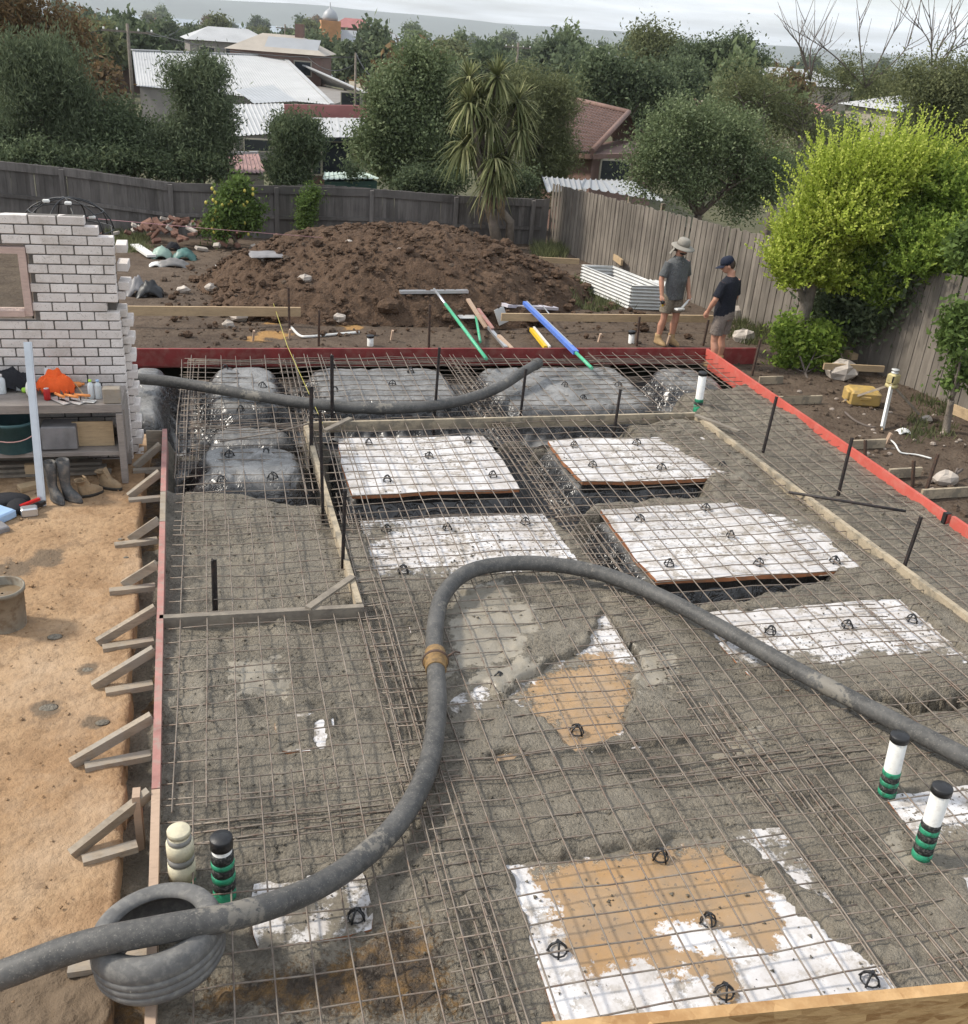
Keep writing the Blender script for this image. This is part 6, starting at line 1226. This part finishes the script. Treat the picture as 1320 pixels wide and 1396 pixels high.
tm.build('trunk',M['greybark'],ct)
M['deadleaf']=simple('dead_strap',(0.30,0.22,0.13),0.9,9,.3)
dl=MB()
for k in range(26):
    a=PY(rg.uniform(655,690),rg.uniform(240,262),25.85); dl.tube([a,a+[rg.uniform(-.1,.12),-.05,-.5],a+[rg.uniform(-.1,.12),-.08,-rg.uniform(.7,1.0)]],[.012,.012,.004],4)
o=dl.build('dead_leaves',M['deadleaf'],ct); o['kind']='stuff'
# golden tree: plumes of small leaves
def plumes(name,Cs,Rs,n,Ls,seed,org,leafl=.075,leafw=.018,nl=26,upb=.75,cut=None):
    g=np.random.default_rng(seed); Cs=np.asarray(Cs);Rs=np.asarray(Rs); vol=Rs.prod(1)**.7; li=g.choice(len(Cs),n,p=vol/vol.sum()); d=g.normal(size=(n,3)); d[:,2]=np.abs(d[:,2])*.9-.25*g.random(n); d/=np.linalg.norm(d,axis=1,keepdims=True)
    st_=Cs[li]+d*Rs[li]*(0.62+0.42*g.random((n,1))**.7)
    ax=d*.75+np.array([0,0,upb])+g.normal(size=(n,3))*.25; ax/=np.linalg.norm(ax,axis=1,keepdims=True); L_=Ls*(.5+.9*g.random(n))
    t_=np.tile(np.linspace(0,1,nl),n); si=np.repeat(np.arange(n),nl); droop=np.zeros((n*nl,3)); droop[:,2]=-0.12*L_[si]*t_**2
    p=st_[si]+ax[si]*(L_[si]*t_)[:,None]+droop; m=len(p)
    a=ax[si]*.9+g.normal(size=(m,3))*.75; a/=np.linalg.norm(a,axis=1,keepdims=True); bb=np.cross(a,g.normal(size=(m,3))); bb/=np.linalg.norm(bb,axis=1,keepdims=True); l=leafl*(1.25-.7*t_)[:,None]; w_=leafw
    q=p+a*l*.5; V=np.stack([q-a*l/2,q+bb*w_,q+a*l/2,q-bb*w_],1).reshape(-1,3)-np.asarray(org); lr=np.clip(.35*g.random(n)[si]+.35*t_+.3*g.random(m),0,1)
    return npmesh(name,V,np.arange(m*4).reshape(-1,4),False,{'lr':np.repeat(lr,4)})
gb_=PG(1082,490); gt=thing('golden_tree',gb_,'bright golden yellow feathery tree beside the right fence','tree')
def lobes(y,l): 
    C_=[];R_=[]
    for u,v,ru,rv,*q in l:
        c=PY(u,v,y+(q[0] if q else 0)); k=depth(c)/F; C_.append(c);R_.append((ru*k,min(ru,rv)*k,rv*k))
    return np.array(C_),np.array(R_)
yb=gb_[1]
C1,R1=sublobes(*lobes(yb-.1,[(1140,299,42,46),(1169,269,42,38),(1110,349,36,38),(1082,380,24,28),(1209,259,38,32),(1132,393,32,24)]),4,5)
link('crown',plumes('crown',C1,R1,3000,.50,3,gb_,.085,.016,30),M['lf_yellow'],gt)
C2,R2=sublobes(*lobes(yb+.05,[(1154,349,46,44),(1199,309,46,46),(1259,294,46,56,-.3),(1219,359,52,54,-.5),(1304,324,38,56,-.6),(1266,368,40,34,-1.2),(1174,383,42,38,-.2),(1209,408,36,22,-.8),(1314,274,34,40,-.3),(1309,364,26,34,-1.6)]),4,6)
q0,q1=lobes(yb-.1,[(1154,259,40,22),(1199,246,34,20),(1122,286,24,24),(1090,339,18,24),(1072,373,14,20),(1239,252,34,24)]); link('top_plumes',plumes('top_plumes',q0,q1,520,.85,12,gb_,.07,.014,34,1.3),M['lf_yellow'],gt)
link('inner_foliage',plumes('inner_foliage',C2,R2,5200,.42,8,gb_,.085,.016),M['lf_yelgreen'],gt)
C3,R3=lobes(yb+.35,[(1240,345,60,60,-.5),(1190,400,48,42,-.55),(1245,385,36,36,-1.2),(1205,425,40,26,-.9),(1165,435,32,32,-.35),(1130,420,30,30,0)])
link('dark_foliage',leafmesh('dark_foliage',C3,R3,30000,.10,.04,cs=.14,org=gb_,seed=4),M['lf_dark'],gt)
tb=MB()
for pts,r0 in (([(1080,492),(1085,460),(1098,420),(1112,370),(1135,300)],.15),([(1165,478),(1160,440),(1160,400),(1175,340),(1200,270)],.13),([(1098,420),(1090,390),(1080,350)],.06),([(1160,430),(1190,390),(1240,330)],.07)):
    q=[PY(u,v,yb+(.0 if pts[0][0]<1100 else .5)) for u,v in pts]; q[0][2]=min(q[0][2],-.35) if r0>.1 else q[0][2]; s_=spline(q,4); tb.tube(s_,list(np.linspace(r0,r0*.45,len(s_))),10)
tb.build('trunk',M['greybark'],gt)
tree('shrub','bright low leafy shrub at the foot of the golden tree','shrub',gb_[1]-.35,[(1095,490,30,26),(1120,470,38,32),(1075,455,22,30),(1125,505,28,16),(1070,500,16,16)],'lf_yelgreen',9000,.085,.05,base=PG(1100,522),r0=.03,cs=.09,bark='twig')
tree('shrub','leafy branch tips reaching in at the right edge above the fence','shrub',11.4,[(1318,325,20,28),(1312,350,16,16)],'lf_bright',1500,.09,.045,base=(11.3,11.6,-.3),r0=.03,cs=.08,bark='twig')
sb=PG(1290,592); tree('sapling','thin leafy sapling in front of the fence at the right edge','tree',float(sb[1]),[(1308,455,22,40),(1318,500,14,30),(1300,520,12,15),(1312,425,16,15)],'lf_bright',2600,.10,.045,base=sb,r0=.05,cs=.09,bark='greybark',nsub=4)
# ================================================================ NEIGHBOURING HOUSES
M['whiteroof']=simple('white_metal_roof',(0.44,0.44,0.435),0.6,.6,.12,metal=.1,rv=.05); M['greyroof']=simple('grey_metal_roof',(0.36,0.37,0.38),0.5,.6,.12,metal=.1,rv=.1); M['redroof']=simple('faded_red_roof',(0.36,0.145,0.135),0.7,.8,.2,rv=.1); M['tileroof']=simple('brown_tile_roof',(0.145,0.088,0.072),0.85,2.5,.3,rv=.1); M['pinkroof']=simple('rusty_pink_roof',(0.34,0.205,0.185),0.7,1.5,.3); M['greenroof']=simple('pale_green_roof',(0.42,0.50,0.44),0.5,1,.15)
M['creamwall']=simple('cream_wall',(0.42,0.38,0.30),0.9,1,.15,rv=.2); M['brickwall']=simple('brown_brick_wall',(0.21,0.13,0.105),0.9,2,.2,rv=.2); M['greywall']=simple('grey_wall',(0.25,0.23,0.21),0.9,1,.2,rv=.2); M['greenwall']=simple('dark_green_wall',(0.03,0.07,0.05),0.7,1,.2); M['darkglass']=simple('dark_window',(0.03,0.035,0.04),0.12,3,.2,rv=0); M['beige_roof']=simple('beige_roof',(0.42,0.37,0.31),0.7,.8,.15,rv=.1); M['churchw']=simple('orange_brick',(0.46,0.24,0.115),0.9,1,.2,rv=0)
def face(TL,TR,BR,BL,n,amp=.03,mode='ribs',rows=0):
    TL,TR,BR,BL=[np.asarray(q,float) for q in (TL,TR,BR,BL)]; nr_=np.cross(TR-TL,BL-TL); nr_/=np.linalg.norm(nr_)
    if nr_[2]<0: nr_=-nr_
    ns=n*4; nt_=max(2,rows*2 if rows else 2); V=[]
    for j in range(nt_+1 if not rows else rows*2):
        if rows: rr_=j//2; tt=(rr_+(j%2)*0.999)/rows; lift=.05*(1 if j%2 else 0)
        else: tt=j/nt_; lift=0
        for i in range(ns+1):
            s=i/ns; ph=(i%4); o=amp*(1 if (mode=='ribs' and ph==0) else (math.sin(2*math.pi*i/4+.8) if mode=='tile' else 0)); V.append((TL*(1-s)+TR*s)*(1-tt)+(BL*(1-s)+BR*s)*tt+nr_*(o+lift))
    w_=ns+1; h_=len(V)//w_; Fq=[(j*w_+i,j*w_+i+1,(j+1)*w_+i+1,(j+1)*w_+i) for j in range(h_-1) for i in range(ns)]
    return V,Fq
def faces(parent,mat,lst,name='roof_plane'):
    for q in lst: V,Fq=face(*q[0],q[1],**(q[2] if len(q)>2 else {})); MB().add(V,Fq).build(name,mat,parent)
def walls(parent,mat,pts,zb,inset=0.3,name='wall',closed=True):
    pts=[np.asarray(p,float) for p in pts]; c=sum(pts)/len(pts); P_=[p+(c-p)/np.linalg.norm((c-p)[:2])*inset-np.array([0,0,.06]) for p in pts]; n=len(P_); V=[(*p[:2],zb) for p in P_]+[tuple(p) for p in P_]
    return MB().add(V,[(i,(i+1)%n,n+(i+1)%n,n+i) for i in range(n)]+[tuple(range(n,2*n))]).build(name,mat,parent)
def win(parent,u,v,y,w_,h_,name='window'):
    p=PY(u,v,y); f=MB().box(p,(w_+.12,.06,h_+.12)).build(name,M['creamwall'],parent); g=MB().box(p+[0,-.035,0],(w_,.02,h_)); link('pane',g.mesh('pane',parent.location),M['darkglass'],f)
def hs(label,loc): return thing('house',loc,label,'house')
# big white corrugated roof
A,D=P(180,69,.95),P(186,117,-.95)
h1=hs('long house with big white corrugated roof beyond the back fence',(0,55,-3.2))
E1,E3,E4=P(385,77,.95),P(453,143,-.95),P(500,128,-.95); BK=np.array([0,10,-1.9])
faces(h1,M['whiteroof'],[((A,E1,E3,D),64),((E1,E1,E4,E3),12),((A+BK,E1+BK,E1,A),40),((E1,E1+BK,E1+BK,E4),8)])
walls(h1,M['greywall'],[D,E3,E4,E1+BK,A+BK],-3.8)
for a_,b_ in ((A,E1),(E1,E3),(E1,E4)): MB().beam(a_+[0,0,.06],b_+[0,0,.06],.30,.08).build('ridge_cap',M['whiteroof'],h1)
for (u,v) in ((392,150),(478,136)): win(h1,u,v,float(P(420,141,-.95)[1])-.1,1.2,.8)
# grey skillion and lower white roof
h2=hs('low house with ribbed white roof behind the left hedge',(2.2,42,-2.6)); a,b,c,d=P(300,143,-.65),P(386,141,-.65),P(404,180,-1.3),P(318,186,-1.3); faces(h2,M['whiteroof'],[((a,b,c,d),15,dict(amp=.05))]); walls(h2,M['greywall'],[d,c,b,a],-2.6); e0,e1,e2,e3=P(320,122,-.45),P(372,116,-.4),P(405,138,-.6),P(345,141,-.6); faces(h2,M['greyroof'],[((e0,e1,e2,e3),12)],'upper_roof_plane'); win(h2,352,198,float(d[1])+.1,1.3,.5)
h3=hs('house with flat white roof under a faded red parapet',(6.2,39,-2.6)); a,b,c,d=PY(398,160,41),PY(500,161,41),PY(504,187,36.5),PY(402,187,36.5); faces(h3,M['whiteroof'],[((a,b,c,d),10,dict(amp=.015))]); walls(h3,M['brickwall'],[d,c,b,a],-2.6)
p,q=PY(388,152,41.6),PY(500,153,41.6); MB().beam(p,q,.15,.50).build('parapet',M['redroof'],h3); p,q=PY(402,190,36.4),PY(504,190,36.4); MB().beam(p,q,.12,.12).build('gutter',M['darkglass'],h3); win(h3,432,212,36.5,.25,1.2); win(h3,460,215,36.6,1.0,1.0)
sh=thing('shed',(1,31,-1.8),'small cream shed with rusty pink roof against the back fence','shed'); a,b,c,d=PY(297,212,32.5),PY(352,210,32.5),PY(362,236,29.5),PY(290,236,29.5); faces(sh,M['pinkroof'],[((a,b,c,d),12)]); walls(sh,M['creamwall'],[d,c,b,a],-1.8,.1); MB().beam(PY(297,210,32.6),PY(352,208,32.6),.1,.08).build('ridge_cap',M['whiteroof'],sh)
sh=thing('shed',(4,29,-1.8),'dark green shed with pale green roof behind the back fence','shed'); a,b,c,d=PY(443,235,30.5),PY(495,235,30.5),PY(517,244,28.4),PY(440,245,28.4); faces(sh,M['greenroof'],[((a,b,c,d),10)]); walls(sh,M['greenwall'],[d,c,b,a],-1.8,.08)
# brown tiled house on the right
h4=hs('brown tiled roof house beyond the corner of the fences',(13,38,-2.4)); a,b=PY(770,134,47),PY(857,155,40.5); e_l,e_c,e_r=PY(735,205,36),PY(807,209,33.5),PY(905,207,37)
faces(h4,M['tileroof'],[((a,b,e_c,e_l),22,dict(mode='tile',rows=16,amp=.02)),((b,b,e_r,e_c),16,dict(mode='tile',rows=13,amp=.04)),((b,a,a+[5,6,-2.2],e_r+[1,5,0]),10)])
MB().tube([b+[0,0,.06],e_c+[0,0,.06]],.10,8).tube([a+[0,0,.06],b+[0,0,.06]],.10,8).build('ridge_tiles',M['brickwall'],h4)
MB().beam(e_c+[0,-.02,-.1],e_r+[0,-.02,-.1],.14,.16).beam(e_l+[0,-.02,-.1],e_c+[0,-.02,-.1],.14,.16).build('gutter',M['brickwall'],h4); walls(h4,M['brickwall'],[e_l,e_c,e_r,e_r+[1,5,0],a+[5,6,-2.2]],-2.4,.45); win(h4,838,232,33.9,1.0,.6)
cp=thing('carport',(12,27,-1.5),'open carport with grey corrugated roof behind the right fence','carport'); a,b,c,d=PY(798,245,30),PY(862,247,30),PY(905,275,26.3),PY(792,256,27.5); faces(cp,M['greyroof'],[((a,b,c,d),9,dict(amp=.05)),((PY(738,241,29.8),PY(796,246,29.8),PY(800,262,27.6),PY(745,262,27.6)),8,dict(amp=.05))])
pm=MB()
for p in (c,d,a,b): MB().beam((p[0],p[1],-1.8),p-[0,0,.05],.1,.1,(0,1,0)).build('post',M['timber'],cp)
# middle distance houses placed by eye
def gable(label,loc,w_,d_,hw,hr,rz,roofm,wallm,name='house',cat='house',group=None,hip=.35,chim=False,panel=False):
    rt=thing(name,loc,label,cat,group,rz); x,y=w_/2,d_/2; o=.4
    link('wall',MB().box((0,0,hw/2),(w_,d_,hw)).mesh('wall'),M[wallm],rt)
    r=MB().add([(-x-o,-y-o,hw),(x+o,-y-o,hw),(x+o,y+o,hw),(-x-o,y+o,hw),(-x+hip*d_,0,hw+hr),(x-hip*d_,0,hw+hr)],[(0,1,5,4),(1,2,5),(2,3,4,5),(3,0,4),(3,2,1,0)]); rf=link('roof',r.mesh('roof'),M[roofm],rt)
    for k in range(-1,2):
        f=link('window',MB().box((k*w_*.3,-y-.02,hw*.55),(1.5,.08,1.2)).mesh('window'),M['creamwall'],rt); link('pane',MB().box((k*w_*.3,-y-.065,hw*.55),(1.3,.02,1.0)).mesh('pane'),M['darkglass'],f)
    if chim: link('chimney',MB().box((w_*.2,0,hw+hr+.2),(.7,.7,1.4)).mesh('chimney'),M['brickwall'],rf)
    if panel: link('solar_panel',MB().beam((-1,-y*.55-.0,hw+hr*.5+.03),(3.4,-y*.55,hw+hr*.5+.03),2.0,.06,(0,-hr,y)).mesh('solar_panel'),M['greyroof'],rf)
    return rt
def at_(u,v,y): p=PY(u,v,y); return p
def houseat(label,u,v_eave,y,w_,d_,hw,hr,rz,rm,wm,**k):
    p=PY(u,v_eave,y); return gable(label,(p[0],p[1],p[2]-hw),w_,d_,hw,hr,rz,rm,wm,**k)
houseat('beige roofed house with a pale solar panel beyond the white roof',385,70,95,7.5,6,2.4,1.3,-.25,'beige_roof','brickwall',chim=True,panel=True); houseat('white hip roofed house left of the beige roofed one',312,56,112,8,6,2.4,1.2,.1,'whiteroof','greywall'); houseat('grey gabled house at the end of the white corrugated roof',150,98,140,4.5,4,2.2,1.6,.3,'greyroof','greywall')
houseat('white roofed house glimpsed right of the utility pole',790,76,210,14,9,3,2,.2,'whiteroof','creamwall'); houseat('long white roof glimpsed among trees right of centre',825,86,190,13,8,3,1.2,-.1,'whiteroof','creamwall'); houseat('small red brick house between dark trees at right',898,140,90,6,5,2.6,1.5,.3,'redroof','brickwall'); houseat('white building half hidden behind the golden tree',1240,150,60,6,5,2.6,.8,.1,'whiteroof','creamwall'); houseat('white roof seen through the thin tree on the right',1060,112,110,14,8,3,1.5,.1,'whiteroof','creamwall'); houseat('faded red roofed hall on the far left skyline',482,38,260,9,7,3,2,-.2,'redroof','brickwall')
ch=PY(452,75,150); c0=thing('church',(ch[0],ch[1],ch[2]-3),'small church with orange tower and grey dome on the far left','church'); link('nave',MB().box((4.5,1,2.2),(8,6,4.4)).mesh('nave'),M['churchw'],c0); link('tower',MB().box((-0.2,0,3.6),(2.6,2.6,7.2)).mesh('tower'),M['churchw'],c0); link('dome',MB().lathe((-.2,0,7.2),[(1.0,0),(1.05,.4),(.85,.95),(.45,1.3),(.1,1.5),(.06,2.2)],14).mesh('dome'),M['greyroof'],c0); link('roof',MB().add([(.6,-2.2,4.4),(8.8,-2.2,4.4),(8.8,4.2,4.4),(.6,4.2,4.4),(.6,1,6.2),(8.8,1,6.2)],[(0,1,5,4),(2,3,4,5),(1,2,5),(3,0,4)]).mesh('roof'),M['greyroof'],c0)
for k in (-1,1): link('window',MB().box((-.2+k*.6,-1.32,4.6),(.35,.06,1.8)).mesh('window'),M['darkglass'],c0)
# poles and wires
def pole(u,v0,v1,y,label,arm=2.2,r=.13):
    a,b=PY(u,v1,y),PY(u+ (v1-v0)*.02,v0,y); a[0]=b[0]; rt=thing('utility_pole',(a[0],a[1],float(zt(a[0],a[1]))),label,'pole'); MB().tube([(a[0],a[1],float(zt(a[0],a[1]))),b],[r,r*.75],8).build('shaft',M['greybark'],rt)
    if arm:
        MB().beam(b+[-arm/2,0,-.5],b+[arm/2,0,-.5],.12,.12).build('crossarm',M['greybark'],rt)
        for k in (-.45,-.2,.2,.45): MB().lathe(b+[arm*k,0,-.44],[(.05,0),(.07,.06),(.04,.16)],8).build('insulator',M['pvc'],rt)
    return b
p1=pole(172,32,110,78,'utility pole with long crossarm at the far left',3.4); p2=pole(706,58,105,115,'pale utility pole right of centre on the skyline',3.0,.16); p3=pole(484,72,128,56,'thin bare pole beside the end of the white corrugated roof',0,.07); p4=pole(388,33,70,150,'distant utility pole above the beige roof',2.4)
wm_=MB()
for a,b in ((p1+[1.2,0,-.4],p3+[0,0,-.2]),(p1+[-1.2,0,-.4],PY(-40,40,80)),(p1+[1.0,0,-.45],PY(250,35,90)),(p3,PY(530,108,50)),(p3+[0,0,-.5],PY(420,78,60))):
    wm_.tube([a+(b-a)*t_-np.array([0,0,1])*(4*t_*(1-t_))*.5 for t_ in np.linspace(0,1,9)],.022,4)
single(wm_,'overhead_wires',M['blackplastic'],'sagging overhead wires between the poles on the left','wires')
# ================================================================ SUBURB TO THE BAY
g=random.Random(21); protoT=[]
for i,(lm,n,ls) in enumerate((('lf_dark',1700,.55),('lf_olive',1500,.6),('lf_grey',1600,.55),('lf_wispy',1500,.6),('lf_brown',1100,.6))):
    gg=np.random.default_rng(i+50); C_=np.array([(gg.uniform(-1.6,1.6),gg.uniform(-1.6,1.6),gg.uniform(3.2,6.4)) for _ in range(7)]); R_=np.array([(gg.uniform(1.1,2.0),gg.uniform(1.1,2.0),gg.uniform(.9,1.6)) for _ in range(7)])
    tm=MB(); limbs(tm,(0,0,-.5),C_,R_,.22,i,1,6); t_=tm.mesh('trunk'); t_.materials.append(M['bark']); c_=leafmesh('crown',C_,R_,n*2,ls*1.1,ls*.6,clump=10,cs=.42,seed=i+3); c_.materials.append(M[lm]); protoT.append((t_,c_))
kinds=['dark round tree','olive green tree','grey green gum','blue green feathery tree','brown leaved tree']
def subtree(k,x,y,s,sz):
    t_,c_=protoT[k]; rt=thing('suburb_tree',(x,y,float(zt(x,y))-.2),kinds[k]+' among the distant rooftops','tree','distant '+kinds[k]+'s',g.uniform(0,6)); rt.scale=(s,s,s*sz)
    link('trunk',t_,None,rt); link('crown',c_,None,rt)
cnt=0
for d0,d1,n,s0,s1 in ((62,95,26,.7,1.0),(95,150,46,.8,1.25),(150,260,62,.9,1.5),(260,480,62,1.0,1.8),(480,900,54,1.4,2.4)):
    for k in range(n):
        az=R(16)+R(-33+66*(k+g.random())/n); d=g.uniform(d0,d1); x,y=d*math.sin(az),d*math.cos(az)
        uu=660+F*math.tan(az-R(16))
        if d<150 and 150<uu<500 and d<100: continue
        subtree(g.choices(range(5),(5,3,3,3,1))[0],x,y,g.uniform(s0,s1)*(.85 if uu<620 else 1),g.uniform(.8,1.15))
rk=[('whiteroof','white'),('greyroof','grey'),('redroof','faded red'),('tileroof','brown tiled'),('beige_roof','beige')]
proto=[]
for rm,nm in rk:
    r=gable(nm+' roofed house far off in the suburb',(0,0,0),14,9,2.8,2.0,0,rm,'creamwall' if rm!='tileroof' else 'brickwall','suburb_house','house','far '+nm+' roofed houses'); proto.append([r,0])
for d0,d1,n in ((110,170,14),(170,300,24),(300,560,26)):
    for k in range(n):
        az=R(16)+R(-31+62*(k+g.random())/n); d=g.uniform(d0,d1); x,y=d*math.sin(az),d*math.cos(az); i=g.choices(range(5),(5,2,2,2,2))[0]; r=proto[i][0] if proto[i][1]==0 else copy_tree(proto[i][0]); proto[i][1]+=1
        r.location=(x,y,float(zt(x,y))-.1); r.rotation_euler=(0,0,g.uniform(-.6,.6)+(math.pi/2 if g.random()<.3 else 0))
for r,c in proto:
    if c==0:
        for o in list(r.children_recursive)+[r]: bpy.data.objects.remove(o)
# ================================================================ HAZE
hz=MB().box((0,1850,20),(9400,5900,166)); ho=hz.build('haze',None); tag(ho,kind='stuff',label='faint haze over the bay and suburb')
mh=bpy.data.materials.new('haze'); mh.use_nodes=True; q=mh.node_tree; q.nodes.clear(); o_=q.nodes.new('ShaderNodeOutputMaterial'); v_=q.nodes.new('ShaderNodeVolumePrincipled'); v_.inputs['Color'].default_value=(0.90,0.95,1.0,1); v_.inputs['Density'].default_value=0.00018; v_.inputs['Anisotropy'].default_value=0.2
q.links.new(v_.outputs[0],o_.inputs['Volume']); ho.data.materials.append(mh)
